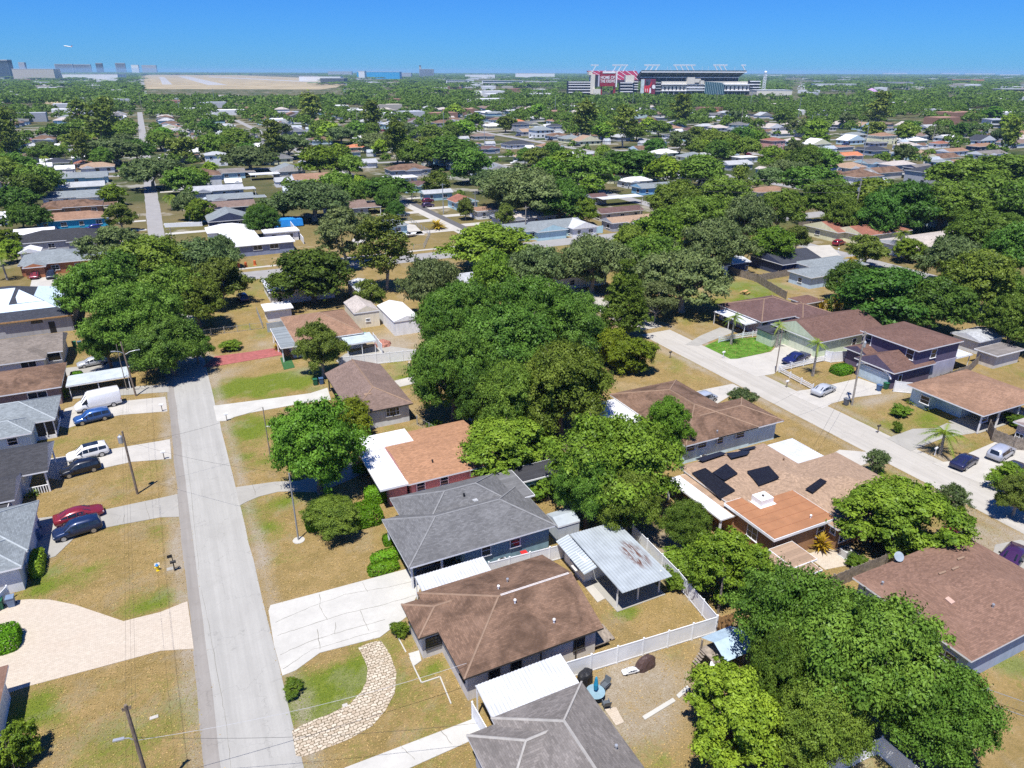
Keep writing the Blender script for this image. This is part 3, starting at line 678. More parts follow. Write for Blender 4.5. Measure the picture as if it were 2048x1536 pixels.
def car_meshes(kind):
    if kind in CARMESH: return CARMESH[kind]
    K = CARS[kind]; st = K['st']; g0, g1 = K['glass']; body = MB(); gl = MB()
    def ring(s):
        x, zl, zb, zr, wl, wb, wr = s; zm = zl*.45+zb*.55
        h = [(wl*.86,zl),(wl,zl+.1),(wl*1.01,zm),(wb,zb),(wb*.35+wr*.65,zb+(zr-zb)*.72),(wr*.86,zr),(wr*.3,zr+.025)]
        return [(x,-a,b) for a,b in h] + [(x,a,b) for a,b in h[::-1]]
    rr = [ring(s) for s in st]; n = len(rr[0]); V = [p for r in rr for p in r]; F = []
    for i in range(len(rr)-1):
        for k in range(n): F.append((i*n+k, i*n+(k+1)%n, (i+1)*n+(k+1)%n, (i+1)*n+k))
    F.append(tuple(range(n-1,-1,-1))); F.append(tuple((len(rr)-1)*n+k for k in range(n)))
    F = [f[::-1] for f in F]; body.add(V, F)
    # glass: windscreen, back glass and side lights, set 4 mm proud of the body
    def off(p, q): return p + q*.006
    def pane(a, b, c, d, inset=.06):
        P = [Vector(v) for v in (a, b, c, d)]; cen = sum(P, Vector())/4; P = [p.lerp(cen, inset) for p in P]
        nn = (P[1]-P[0]).cross(P[3]-P[0]).normalized()
        if nn.dot(cen - Vector((cen.x*.8, 0, .9))) < 0: nn = -nn
        o = [p + nn*.012 for p in P]; gl.add(P+o, [(0,1,2,3),(4,5,6,7),(0,1,5,4),(1,2,6,5),(2,3,7,6),(3,0,4,7)])
    def P(i, k): return rr[i][k]
    for i in range(g0, g1):
        if st[i][3]-st[i][2] > .25 or st[i+1][3]-st[i+1][2] > .25:
            for (k, k2) in ((3, 4), (10, 9)): pane(P(i,k), P(i+1,k), P(i+1,k2), P(i,k2), .07)
    i = g1-1; pane(P(i,5), P(i,8), P(i+1,8), P(i+1,5), .05)
    if kind != 'van':
        i = g0 if st[g0][3]-st[g0][2] < .2 else g0-1
        pane(P(i,5), P(i,8), P(i+1,8), P(i+1,5), .08)
    wr = K['wr']; ty = MB(); rm = MB()
    def disc(mb, r, w, y):
        V = []; nseg = 16
        for yy in (y-w/2, y+w/2):
            for k in range(nseg): t = 2*pi*k/nseg; V.append((r*cos(t), yy, r*sin(t)))
        mb.add(V, [tuple(range(nseg)), tuple(range(2*nseg-1,nseg-1,-1))] + [((k+1)%nseg,k,nseg+k,nseg+(k+1)%nseg) for k in range(nseg)])
    disc(ty, wr, .23, 0); disc(rm, wr*.66, .25, 0)
    zf = st[-3][2]; wf = st[-3][5]
    hl = MB(); hl.box(st[-2][0]-.16, st[-2][0]+.03, -.16, .16, -.07, .06)
    tl = MB(); tl.box(-.03, .06, -.12, .12, -.1, .12)
    mi = MB(); mi.box(-.07,.07,-.09,.09,-.06,.07)
    a = lambda m, nm, mat, sm=False: mesh(nm, m.V, m.F, mat, None, sm)
    bm_ = a(body, kind+'_body', WHITE, True)
    CARMESH[kind] = (bm_, a(gl, kind+'_glass', GLASS), a(ty, 'tyre', RUBBER), a(rm, 'rim', STEEL), a(hl, 'headlight', plain('lamp_clear', (.7,.72,.75), .15)), a(tl, 'tail_light', plain('lamp_red', (.35,.01,.012), .25)), a(mi, 'mirror', BLACK))
    return CARMESH[kind]
def car(kind, x, y, head, c, label, cat='car', metal=.25, sc=1.0, group=None, simple=False, name='parked_car', dark_roof=None):
    """head in degrees: direction the nose points, 0 = +X, 90 = +Y"""
    K = CARS[kind]; ms = car_meshes(kind); t = thing(name, label, cat, (x, y, 0), radians(head), group); t.scale = (sc,)*3
    pm = paint('paint_%02d_%02d_%02d' % tuple(int(v*99) for v in c), c, metal)
    b = link_mesh('body', ms[0], t)
    b.material_slots[0].link = 'OBJECT'; b.material_slots[0].material = pm
    link_mesh('windows', ms[1], t)
    for sx in (1, -1):
        for sy in (1, -1):
            wh = link_mesh('wheel', ms[2], t, (sx*K['wx'], sy*(K['st'][3][4]-.10), K['wr']))
            if not simple: link_mesh('rim', ms[3], wh)
    st = K['st']
    if not simple:
        for sy in (1, -1):
            link_mesh('headlight', ms[4], t, (0, sy*(st[-2][5]-.12), st[-2][2]-.08))
            link_mesh('tail_light', ms[5], t, (st[0][0]+.06, sy*(st[0][5]-.06), st[0][2]-.12))
            gi = K['glass'][1]; link_mesh('mirror', ms[6], t, (st[gi-1][0]+.25, sy*(st[gi][5]+.09), st[gi][2]+.06))
    return t
def car_px(kind, px, py, head, c, label, cat="car", **k):
    x, y = at(px, py, .75); return car(kind, x, y, head, c, label, cat, **k)

# ------------------------------------------------------------------ poles, lines, small street furniture
def pole(label, x, y, H, arms=(), r=.15, mat=POLEWOOD, transf=None, lamp=None, lean=(0, 0), name='utility_pole', cat='utility pole', group=None):
    t = thing(name, label, cat, (x, y, 0), 0, group); L = lambda z: (lean[0]*z/H, lean[1]*z/H, z)
    m = MB(); m.tube([L(0), L(H*.5), L(H)], [r, r*.88, r*.72], 8); m.V = [(v[0], v[1], v[2]-.1) for v in m.V]
    m.build('shaft', mat, t, world=False)
    for (z, ln, az) in arms:
        p = Vector(L(z)); d = Vector((cos(az), sin(az), 0))*ln/2; q = MB(); q.bar(p-d+Vector((0,0,.1)), p+d+Vector((0,0,.1)), .1, .11)
        for f in (-.92, -.5, .5, .92): c = p+d*f+Vector((0,0,.2)); q.lathe(c, [(.04,0),(.055,.08),(.03,.16)], 6)
        q.build('crossarm', mat, t, world=False)
    if transf:
        z, az = transf; p = Vector(L(z))+Vector((cos(az), sin(az), 0))*.38; q = MB()
        q.lathe(p, [(.24,-.45),(.26,-.4),(.26,.32),(.2,.42),(.06,.5),(.06,.62)], 10); q.build('transformer', GALV, t, world=False)
    for (z, az, ln) in (lamp or ()):
        p = Vector(L(z)); d = Vector((cos(az), sin(az), 0)); q = MB(); q.tube([p, p+d*ln*.5+Vector((0,0,.35)), p+d*ln+Vector((0,0,.4))], .04, 5)
        e = p+d*ln+Vector((0,0,.36)); q.bar(e-d*.1, e+d*.55, .2, .1); q.build('lamp_arm', GALV, t, world=False)
    return t
def wire(label, a, b, sag=.4, r=.012, mat=None, name='power_line', group=None):
    a = Vector(a); b = Vector(b); pts = []
    for i in range(11): f = i/10; p = a.lerp(b, f); p.z -= sag*4*f*(1-f); pts.append(p)
    m = MB(); m.tube(pts, r, 4); o = m.build(name, mat or BLACK); tag(o, label, 'power line', group); return o
def mailbox(label, x, y, c=WHITE, post=WOODF, rz=0.0, flag=None, group=None):
    t = thing('mailbox', label, 'mailbox', (x, y, 0), rz, group)
    MB().box(-.05,.05,-.05,.05,-.05,1.0).build('post', post, t, world=False)
    m = MB(); V = []
    for xx in (-.26, .26):
        for k in range(7): a = pi*k/6; V.append((xx, .12*cos(a), 1.12+.12*sin(a)))
        V += [(xx,-.12,1.0),(xx,.12,1.0)]
    n = 9; m.add(V, [tuple(range(n)), tuple(range(2*n-1,n-1,-1))]+[((k+1)%n,k,n+k,n+(k+1)%n) for k in range(n)]); m.build('box', c, t, world=False)
    if flag: q = MB(); q.box(-.04,.04,.1,.14,1.0,1.9); q.box(-.42,.04,.11,.13,1.55,1.9); q.build('flag', flag, t, world=False)
    return t
def bin_(label, x, y, c, rz=0.0):
    t = thing('trash_bin', label, 'bin', (x, y, 0), rz); m = MB()
    m.add([(-.25,-.25,.05),(.25,-.25,.05),(.25,.25,.05),(-.25,.25,.05),(-.31,-.33,1.0),(.31,-.33,1.0),(.31,.33,1.0),(-.31,.33,1.0)], [(3,2,1,0),(4,5,6,7),(0,1,5,4),(1,2,6,5),(2,3,7,6),(3,0,4,7)])
    m.build('body', c, t, world=False)
    m = MB(); m.box(-.33,.33,-.36,.36,1.003,1.07); m.box(-.3,.3,.36,.42,1.0,1.05); m.build('lid', c, t, world=False)
    for s in (-1, 1): m = MB(); m.tube([(s*.27-.03,.3,.12),(s*.27+.03,.3,.12)], .12, 10); m.build('wheel', RUBBER, t, world=False)
    return t
def ac_unit(label, x, y):
    t = thing('air_conditioner', label, 'air conditioner', (x, y, 0)); g = plain('ac_grey', (.55,.55,.53), .5)
    m = MB(); m.box(-.42,.42,-.42,.42,.08,.85); m.build('casing', g, t, world=False)
    m = MB(); m.lathe((0,0,.85), [(.36,0),(.38,.06),(.33,.1)], 14); m.build('fan_grille', DARKTRIM, t, world=False)
    m = MB(); m.box(-.55,.55,-.55,.55,-.02,.08); m.build('pad', concrete('pad_concrete', (.45,.45,.43), 0), t, world=False); return t
SHEETS = []
def sheet(name, poly, z, mat, label=None, cat=None, kind='structure', world=None, thick=.16, curbless=True):
    """flat slab with its top z metres above the ground, sunk edges"""
    SHEETS.append((name, poly)); m = MB(); m.prism(poly, z-thick, z); o = m.build(name, mat); o['kind'] = kind
    if label: o['label'] = label
    ALL.append(o); return o
def px_sheet(name, pxs, z, mat, **k): return sheet(name, [at(*p) for p in pxs], z, mat, **k)
# ------------------------------------------------------------------ the ground: one sheet, fine near the camera, coarse to the horizon
def axis(lo, hi, fl, fh, st):
    a = list(np.arange(fl, fh+.01, st)); g = st; v = fl; L = []
    while v > lo: g *= 1.28; v -= g; L.append(max(v, lo))
    g = st; v = fh; Rr = []
    while v < hi: g *= 1.28; v += g; Rr.append(min(v, hi))
    return np.array(L[::-1] + a + Rr)
GX = axis(-9000, 18000, -40, 124, .55); GY = axis(-800, 20000, 18, 150, .55)
XX, YY = np.meshgrid(GX, GY); nx, ny = len(GX), len(GY)
def vnoise(X, Y, s, seed):
    r = np.random.default_rng(seed); T = r.uniform(size=(256, 256)); x = X/s; y = Y/s
    xi = np.floor(x).astype(int); yi = np.floor(y).astype(int); fx = x-xi; fy = y-yi; fx = fx*fx*(3-2*fx); fy = fy*fy*(3-2*fy)
    g = lambda a, b: T[(a) % 256, (b) % 256]
    return (g(xi,yi)*(1-fx)+g(xi+1,yi)*fx)*(1-fy)+(g(xi,yi+1)*(1-fx)+g(xi+1,yi+1)*fx)*fy
green = np.zeros_like(XX); bare = np.zeros_like(XX)
def blob(A, pxs, rx, ry, s=1.0):
    for (px, py) in pxs:
        x, y = at(px, py); d = ((XX-x)/rx)**2 + ((YY-y)/ry)**2; A += s*np.exp(-d*1.4)
n1 = vnoise(XX, YY, 5.5, 1)*.5 + vnoise(XX, YY, 2.1, 2)*.3 + vnoise(XX, YY, .9, 3)*.2
n2 = vnoise(XX, YY, 4.0, 5)*.45 + vnoise(XX, YY, 1.7, 6)*.3 + vnoise(XX, YY, .7, 7)*.25
blob(green, [(520,770),(570,765),(480,790),(600,745)], 7, 4, .75)                   # lawn before the white driveway
blob(green, [(480,860),(470,905),(500,930),(500,840)], 3, 4, .6)
blob(green, [(540,1050),(520,1075),(500,1020),(590,1000)], 2.2, 1.6, .7)
blob(green, [(110,1140),(160,1150),(200,1130),(90,1175)], 2.2, 1.5, .7); blob(green, [(330,1090),(310,1060)], 1.5, 2.5, .5)
blob(green, [(325,1200),(290,1215),(260,1160),(240,1225)], 1.6, 1.6, .5)
blob(green, [(660,1370),(620,1400),(700,1350),(590,1420),(640,1410)], 2.2, 1.7, .85); blob(green, [(620,1530),(705,1495),(720,1520)], 1.4, .9, .7)
blob(green, [(90,1390),(120,1420),(200,1380),(60,1430)], 1.6, 1.4, .35); blob(green, [(880,1330),(850,1345)], 1.0, .8, .7)
blob(green, [(1345,1310),(1250,1225),(1265,1220)], 1.3, 1, .8); blob(green, [(1330,1520),(1310,1480)], 1.4, 1, .7)
blob(green, [(1860,840),(1720,845),(1700,815)], 4, 3, .4); blob(green, [(1930,880),(1960,900)], 5, 3, .5); blob(green, [(1490,585),(1470,575),(1440,590)], 9, 6, 1.0)
blob(green, [(740,1365)], 1.1, 3.0, .3); blob(green, [(820,745),(800,740)], 4, 4, .5); blob(green, [(1570,770),(1560,765)], 1.5, 1.2, .3)
blob(green, [(1890,770),(1900,780)], 6, 4, .6); blob(green, [(1960,1290),(2030,1320)], 3, 2, .5)
blob(bare, [(1290,1420),(1260,1380),(1250,1440),(1310,1350)], 3.2, 3.0, .9)         # sandy yard behind the fence
blob(bare, [(470,740),(430,755),(620,740)], 3.5, 2.0, .7); blob(bare, [(1960,1080),(2000,1100),(1930,1075)], 4, 2, .9)
blob(bare, [(1760,800),(1790,790),(1730,805)], 3, 1.6, .8); blob(bare, [(1690,925),(1710,920)], 3, 2.0, 1.0)
blob(bare, [(1230,1240),(1380,1190)], 1.6, 1.2, .4); blob(bare, [(1420,1290),(1400,1270)], 1.5, 1.2, .6); blob(bare, [(1100,880),(960,850)], 7, 4, .6); blob(bare, [(1320,1080),(1340,1120)], 3, 3, .9)
for ex in (-4.6, 2.9, 75.7, 84.2): bare += .75*np.exp(-((XX-ex)/(.5+.5*n2))**2)*(YY > 18)*(YY < 172)
blob(bare, [(1700,1500),(1600,1500)], 3, 2, .8); blob(bare, [(800,690),(760,680),(840,650)], 6, 5, .9); blob(bare, [(560,700),(540,690)], 4, 3, .6)
near = 1/(1+np.exp(np.clip((np.hypot(XX-30, YY-70)-150)/30, -50, 50)))
n3 = vnoise(XX, YY, 9., 11)*.6 + vnoise(XX, YY, 3.3, 12)*.4
base_g = np.clip((n1*.5+n3*.5-.47)*2.2, 0, .55)
GR = np.clip(np.clip(green, 0, 1.0)*(.25+1.5*np.clip(n1-.18, 0, 1)) + base_g, 0, 1); BA = np.clip(np.clip(bare, 0, 1.1)*(.35+1.1*n2) + .22*(n2 > .64), 0, 1)
V = np.stack([XX, YY, np.zeros_like(XX)], -1).reshape(-1, 3)
i, j = np.meshgrid(np.arange(nx-1), np.arange(ny-1)); a = (j*nx+i).ravel()
Fq = np.stack([a, a+1, a+1+nx, a+nx], 1)
me = bpy.data.meshes.new('ground'); me.vertices.add(len(V)); me.vertices.foreach_set('co', V.astype(np.float32).ravel())
me.loops.add(4*len(Fq)); me.loops.foreach_set('vertex_index', Fq.astype(np.int32).ravel()); me.polygons.add(len(Fq))
me.polygons.foreach_set('loop_start', np.arange(0, 4*len(Fq), 4, dtype=np.int32)); me.polygons.foreach_set('loop_total', np.full(len(Fq), 4, dtype=np.int32))
at_ = me.color_attributes.new('cover', 'FLOAT_COLOR', 'POINT')
at_.data.foreach_set('color', np.stack([GR, BA, near, np.ones_like(GR)], -1).reshape(-1).astype(np.float32)); me.update(calc_edges=True)
m = bpy.data.materials.new('lawn'); t, b, o = nodes(m); p = pos(t)
vc = t.nodes.new('ShaderNodeVertexColor'); vc.layer_name = 'cover'; sc = t.nodes.new('ShaderNodeSeparateColor'); t.links.new(vc.outputs[0], sc.inputs[0])
fa = noise(t, p, .35, 6, .7, .35, .68); fb = noise(t, p, 2.2, 6, .75, .32, .7); fc = noise(t, p, 9, 4, .75, .3, .7)
col = mixn(t, (.305, .212, .078), (.495, .335, .150), fa)
col = mixn(t, col, (.215, .170, .055), mathn(t, 'MULTIPLY', fb, .68))
fd = noise(t, p, 1.1, 5, .75, .55, .75); col = mixn(t, col, (.53, .385, .225), mathn(t, 'MULTIPLY', fd, .8))
gcol = mixn(t, (.105, .165, .014), (.225, .265, .034), fb)
gm = t.nodes.new('ShaderNodeMapRange'); gm.inputs[1].default_value = .18; gm.inputs[2].default_value = .8
t.links.new(mathn(t, 'ADD', sc.outputs[0], mathn(t, 'MULTIPLY', mathn(t, 'SUBTRACT', fb, .5), .55)), gm.inputs[0])
col = mixn(t, col, gcol, gm.outputs[0])
col = mixn(t, col, mixn(t, (.33, .265, .19), (.50, .44, .36), fb), mathn(t, 'MULTIPLY', sc.outputs[1], mathn(t, 'ADD', fc, .35)))
farc = mixn(t, (.15, .13, .065), (.045, .070, .022), noise(t, p, .02, 5, .6, .42, .58))
farc = mixn(t, farc, (.42, .40, .36), mathn(t, 'MULTIPLY', noise(t, p, .045, 4, .7, .56, .62), .7))
col = mixn(t, farc, col, sc.outputs[2])
col = mixn(t, col, (.04, .035, .02), mathn(t, 'MULTIPLY', mathn(t, 'SUBTRACT', 1, fc), .48))
t.links.new(col, b.inputs['Base Color']); b.inputs['Roughness'].default_value = 1; b.inputs['Specular IOR Level'].default_value = .05
bump(t, b, fc, .8, .06)
me.materials.append(m); ground = link_mesh('ground', me); ground['kind'] = 'structure'

# ------------------------------------------------------------------ streets and slabs
ROADC = road_mat('road_surface', (.355, .345, .315), (.26, .25, .225))
SHOULDER = road_mat('road_shoulder', (.265, .245, .22), (.17, .15, .125))
RROAD = road_mat('street_concrete', (.405, .38, .335), (.31, .285, .24))
ASPH = concrete('asphalt', (.115, .11, .11), .1, (.16, .15, .14)); FARROAD = concrete('far_road', (.29, .28, .27), .1)
CONC = concrete('driveway_concrete', (.445, .42, .375), .3, (.34, .30, .24)); CONCW = concrete('driveway_white', (.475, .46, .415), .10, (.37, .35, .31)); CONCG = concrete('driveway_grey', (.335, .32, .285), .35)
def strip(name, x0, x1, ys, z, mat, wob=.0, seed=0):
    r = random.Random(seed); n = len(ys); A = [(x0+r.uniform(-wob, wob), y) for y in ys]; B = [(x1+r.uniform(-wob, wob), y) for y in ys]
    return sheet(name, A + B[::-1], z, mat)
yr = list(np.arange(-20, 172.9, 3.1))
strip('street', -3.05, 2.15, yr, .024, ROADC, .05, 1); strip('street_shoulder', -4.1, -2.9, yr, .020, SHOULDER, .09, 2)
strip('street', -5.0, -.4, list(np.arange(181, 380, 6)), .024, FARROAD, .15, 3); strip('street', -5.6, -.4, [380, 640, 1000], .024, FARROAD)
strip('street', 76.6, 83.2, list(np.arange(-40, 104, 2)), .024, RROAD, .03, 4); strip('street', 76.8, 83, [104, 140, 172.8], .024, RROAD)
sheet('cross_street', [(-300,173.2),(420,173.2),(420,181),(-300,181)], .028, FARROAD)
sheet('pavement', [(-300,184),(-6,184),(-6,185.4),(-300,185.4)], .02, CONC); sheet('pavement', [(1,184),(78,184),(78,185.4),(1,185.4)], .02, CONC)
sheet('street', [(79.8,181),(83,181),(83,420),(79.8,420)], .024, CONC); sheet('street_lane', [(83,181),(85.8,181),(85.8,420),(83,420)], .028, ASPH); sheet('street', [(80,420),(85,420),(85,800),(80,800)], .024, FARROAD)
for k, xs in enumerate((163, 245, 327, 410)): sheet('street', [(xs-3,-20 if k else 20),(xs+3,-20 if k else 20),(xs+3,173),(xs-3,173)], .024, FARROAD); sheet('street', [(xs-3,181),(xs+3,181),(xs+3,620),(xs-3,620)], .024, FARROAD)
sheet('street', [(-86,20),(-80,20),(-80,173),(-86,173)], .024, FARROAD); sheet('street', [(-86,181),(-80,181),(-80,700),(-86,700)], .024, FARROAD)
for yy in (385, 560, 735): sheet('cross_street', [(-300,yy),(700,yy),(700,yy+6),(-300,yy+6)], .028, FARROAD)
px_sheet('driveway', [(537,1222),(541,1211),(640,1185),(770,1150),(838,1132),(845,1165),(835,1190),(812,1235),(790,1252),(760,1275),(640,1306),(592,1341),(565,1352),(548,1290)], .05, CONCW)
px_sheet('driveway', [(690,1536),(955,1435),(975,1466),(935,1485),(812,1540),(700,1590),(560,1640)], .05, CONCW)
COBBLE = pavers('cobble', (.55, .48, .37), (.40, .32, .225), (.13, .10, .055), .40, .27, .035, .5)
px_sheet('paver_path', [(592,1512),(584,1462),(615,1445),(660,1428),(700,1408),(722,1385),(733,1362),(735,1335),(722,1305),(716,1296),(742,1285),(762,1282),(780,1308),(793,1345),(790,1385),(772,1420),(745,1452),(700,1478),(640,1502),(605,1514)], .04, COBBLE)
CREAM = pavers('cream_pavers', (.52, .45, .36), (.46, .395, .31), (.36, .30, .235), .30, .15, .012, 0)
px_sheet('driveway', [(-60,1420),(-60,1190),(20,1202),(60,1199),(100,1200),(150,1210),(200,1227),(247,1243),(320,1225),(375,1203),(388,1298),(322,1302),(200,1335),(60,1372),(0,1392)], .05, CREAM)
px_sheet('driveway', [(76,1037),(200,1022),(355,989),(359,1034),(322,1035),(240,1050),(160,1066),(140,1085),(111,1113),(91,1119),(70,1100)], .05, CONCG)
px_sheet('driveway', [(95,918),(185,905),(340,879),(343,918),(264,924),(200,938),(146,953),(118,960),(90,955)], .05, CONC)
px_sheet('driveway', [(130,818),(150,812),(331,794),(335,823),(243,830),(180,842),(135,857),(118,852)], .05, CONC)
px_sheet('driveway', [(130,783),(240,775),(337,769),(338,784),(243,791),(143,798)], .045, CONCG)
px_sheet('driveway', [(120,738),(228,724),(340,716),(342,730),(250,735),(126,753)], .045, CONCG)
px_sheet('driveway', [(472,975),(550,964),(600,962),(690,925),(740,905),(735,945),(640,985),(579,983),(556,984),(520,993),(495,1003),(479,1012)], .05, CONCG)
px_sheet('driveway', [(427,812),(560,795),(620,787),(655,776),(662,800),(600,808),(500,826),(470,834),(452,842),(434,843)], .05, CONCW)
px_sheet('driveway', [(405,735),(430,713),(500,704),(552,696),(566,710),(500,721),(430,733)], .05, plain('red_paint_concrete', (.30,.095,.085), .8, var=.2))
px_sheet('path', [(530,853),(560,848),(640,835),(640,843),(560,858)], .04, CONC)
px_sheet('driveway', [(1362,790),(1420,777),(1466,768),(1482,776),(1455,795),(1434,808),(1381,801)], .05, CONC)
px_sheet('driveway', [(1640,935),(1652,915),(1679,900),(1740,905),(1765,915),(1726,930),(1690,945)], .05, CONC)
px_sheet('driveway', [(1438,719),(1475,718),(1542,704),(1562,684),(1590,690),(1645,698),(1700,690),(1705,712),(1560,738),(1548,748),(1512,754)], .05, CONC)
px_sheet('driveway', [(1573,785),(1618,779),(1660,770),(1718,757),(1755,770),(1763,788),(1711,795),(1664,807),(1645,818)], .05, CONC)
px_sheet('driveway', [(1774,877),(1826,858),(1870,857),(1893,847),(1945,850),(1958,865),(1887,876),(1821,903)], .05, CONCG)
px_sheet('driveway', [(1864,927),(1899,923),(1970,893),(2000,880),(2060,890),(2070,950),(2005,955),(1976,973)], .05, CONC)
px_sheet('driveway', [(1975,1150),(1990,1090),(2040,1080),(2100,1100),(2100,1160),(2030,1160)], .05, CONCG)
px_sheet('lawn', [(1405,694),(1440,718),(1475,718),(1540,703),(1557,682),(1545,672),(1437,680)], .02, plain('bright_lawn', (.075, .165, .020), 1, var=.4, scale=.9, spec=.05))
px_sheet('driveway', [(1370,690),(1400,672),(1440,655),(1480,660),(1420,683),(1398,692)], .045, CONCG)
px_sheet('patio', [(788,762),(830,752),(838,765),(800,774)], .05, CONC); px_sheet('patio', [(1155,1120),(1185,1155),(1215,1195),(1195,1205),(1150,1150)], .05, CONC)
px_sheet('patio', [(1208,1418),(1232,1415),(1248,1445),(1232,1452)], .06, CREAM); px_sheet('patio', [(690,708),(760,690),(835,700),(830,720),(690,735),(672,722)], .04, CONCG)
px_sheet('patio', [(1610,1110),(1690,1085),(1730,1118),(1700,1130),(1650,1140)], .05, CREAM)
px_sheet('driveway', [(155,545),(185,500),(245,470),(230,545)], .045, pavers('pink_pavers', (.5,.36,.30), (.44,.32,.27), (.35,.26,.22), .3, .15)); px_sheet('driveway', [(60,575),(72,525),(118,525),(112,575)], .045, CONC)
px_sheet('driveway', [(1590,505),(1620,492),(1660,490),(1690,520),(1640,530)], .045, CONC); px_sheet('driveway', [(690,500),(760,470),(850,470),(830,450),(770,440),(720,460)], .04, CONC)
for k, (yy, x1) in enumerate(((192,-16),(203,-14),(219,-15),(230,-15),(246,-14),(262,-15))): sheet('driveway', [(x1-4,yy),(-5.2,yy),(-5.2,yy+2.6),(x1-4,yy+2.6)], .04, CONCW)
for k, yy in enumerate((196,214,236,252)): sheet('driveway', [(-.2,yy),(14,yy),(14,yy+3),(-.2,yy+3)], .04, CONCW)
for k, yy in enumerate((205,222,238,262,290)): sheet('driveway', [(66,yy),(79.8,yy),(79.8,yy+4),(66,yy+4)], .04, CONC); sheet('driveway', [(85.9,yy+5),(99,yy+5),(99,yy+9),(85.9,yy+9)], .04, CONC)

CRK = plain('crack_dark', (.17,.16,.13), 1)
def crack(name, pxs, wd, z=.056):
    P = [Vector((*at(*p), 0)) for p in pxs]; r = random.Random(int(pxs[0][0])); m = MB(); L = []; R_ = []
    pts = []
    for a, b_ in zip(P, P[1:]):
        for k in range(6): q = a.lerp(b_, k/6); pts.append(q+Vector((r.uniform(-.05,.05), r.uniform(-.05,.05), 0)))
    pts.append(P[-1])
    for i, q in enumerate(pts):
        d = (pts[min(i+1,len(pts)-1)]-pts[max(i-1,0)]).normalized(); n = Vector((-d.y, d.x, 0))*wd*r.uniform(.3, 1); L.append(q+n); R_.append(q-n)
    V = [(q.x,q.y,z) for q in L]+[(q.x,q.y,z) for q in R_]; n = len(L)
    o = link_mesh(name, mesh(name, V, [(i, n+i, n+i+1, i+1) for i in range(n-1)], CRK)); o['kind'] = 'structure'
for pxs in ([(552,1245),(620,1215),(690,1190),(770,1176),(830,1163)],[(555,1272),(605,1255),(690,1228),(760,1212),(835,1190)],[(560,1310),(620,1283),(690,1262),(770,1240)],[(640,1188),(640,1215),(655,1240)],[(725,1165),(735,1185)],[(720,1222),(738,1262)],[(672,1245),(670,1270)],[(635,1260),(640,1300)],[(565,1340),(625,1300),(700,1278),(760,1262)]): crack('driveway_joint', pxs, .024)
for pxs in ([(505,968),(512,992)],[(250,1030),(246,1048)],[(290,1005),(300,1040)],[(1040+30,1430),(1060,1432)],[(800,1490),(830,1520)],[(880,1460),(905,1490)]): crack('driveway_joint', pxs, .025)
for pxs in ([(404,1180),(425,1290),(445,1400),(455,1470),(462,1536)],[(372,900),(385,1010),(398,1140)]): crack('road_seam', pxs, .016, .030)
# ------------------------------------------------------------------ roofs and walls
R_BROWN = shingle('roof_brown', (.190,.118,.080), .42, .85); R_GREYB = shingle('roof_grey_brown', (.205,.185,.170), .55, .5); R_GREY = shingle('roof_grey', (.150,.150,.152), .6, .4, .8)
R_ORANGE = shingle('roof_orange', (.36,.195,.112), .8, .3, .5); R_TAUPE = shingle('roof_taupe', (.205,.145,.120), .7, .4); R_SAND = shingle('roof_sand', (.345,.24,.165), .8, .3, .5)
R_RED = shingle('roof_red_brown', (.215,.128,.092), .75, .35, .8); R_UMBER = shingle('roof_umber', (.150,.088,.070), .75, .3); R_TAN = shingle('roof_tan', (.29,.175,.115), .6, .5)
R_BLUE = shingle('roof_blue_grey', (.22,.245,.255), .75, .4, .7); R_DARK = shingle('roof_charcoal', (.045,.045,.050), .6, .3, .4); R_SLATE = shingle('roof_slate', (.050,.054,.068), .7, .3, .3)
R_PLUM = shingle('roof_plum', (.135,.082,.075), .65, .45); R_RUST = shingle('roof_rust', (.29,.125,.085), .6, .5); R_PALE = shingle('roof_pale', (.45,.40,.36), .75, .4, .5); R_LT = shingle('roof_light_grey', (.40,.41,.42), .7, .4, .5)
R_WHITE = plain('roof_white', (.66,.66,.66), .55, var=.05); R_WOFF = metal_roof('roof_off_white', (.55,.56,.57)); R_COPPER = plain('roof_rolled_brown', (.31,.145,.070), .8, var=.12, scale=.6); R_TIN = metal_roof('roof_tin', (.36,.395,.41), 1.0); R_GALV = metal_roof('roof_galvanised', (.40,.44,.46)); R_TERRA = shingle('roof_terracotta', (.50,.19,.095), .75, .3)
W_BEIGE = wall_mat('wall_beige', (.50,.47,.43)); W_BLUE = wall_mat('wall_blue_grey', (.17,.27,.33)); W_PINK = wall_mat('wall_pink', (.42,.205,.19)); W_LTGREY = wall_mat('wall_light_grey', (.52,.53,.54)); W_PALEBLUE = wall_mat('wall_pale_blue', (.46,.58,.68))
W_TAN = wall_mat('wall_tan', (.30,.165,.085)); W_GREY = wall_mat('wall_grey', (.33,.34,.37)); W_LAV = wall_mat('wall_lavender', (.36,.31,.38)); W_PURPLE = wall_mat('wall_purple_grey', (.105,.085,.13)); W_LILAC = wall_mat('wall_lilac_grey', (.36,.34,.40)); W_GREEN = wall_mat('wall_sage', (.46,.52,.38))
W_WHITE = wall_mat('wall_white', (.74,.74,.73)); W_NAVY = wall_mat('wall_navy', (.045,.055,.10)); W_BLOCK = wall_mat('wall_block', (.30,.30,.31)); W_CREAM = wall_mat('wall_cream', (.68,.62,.42)); W_TURQ = wall_mat('wall_turquoise', (.03,.30,.48)); W_BRICK = wall_mat('wall_brick', (.36,.15,.075)); W_SKY = wall_mat('wall_sky', (.22,.42,.62)); W_AQUA = wall_mat('wall_aqua', (.36,.52,.58)); W_DGREY = wall_mat('wall_dark_grey', (.12,.13,.16))
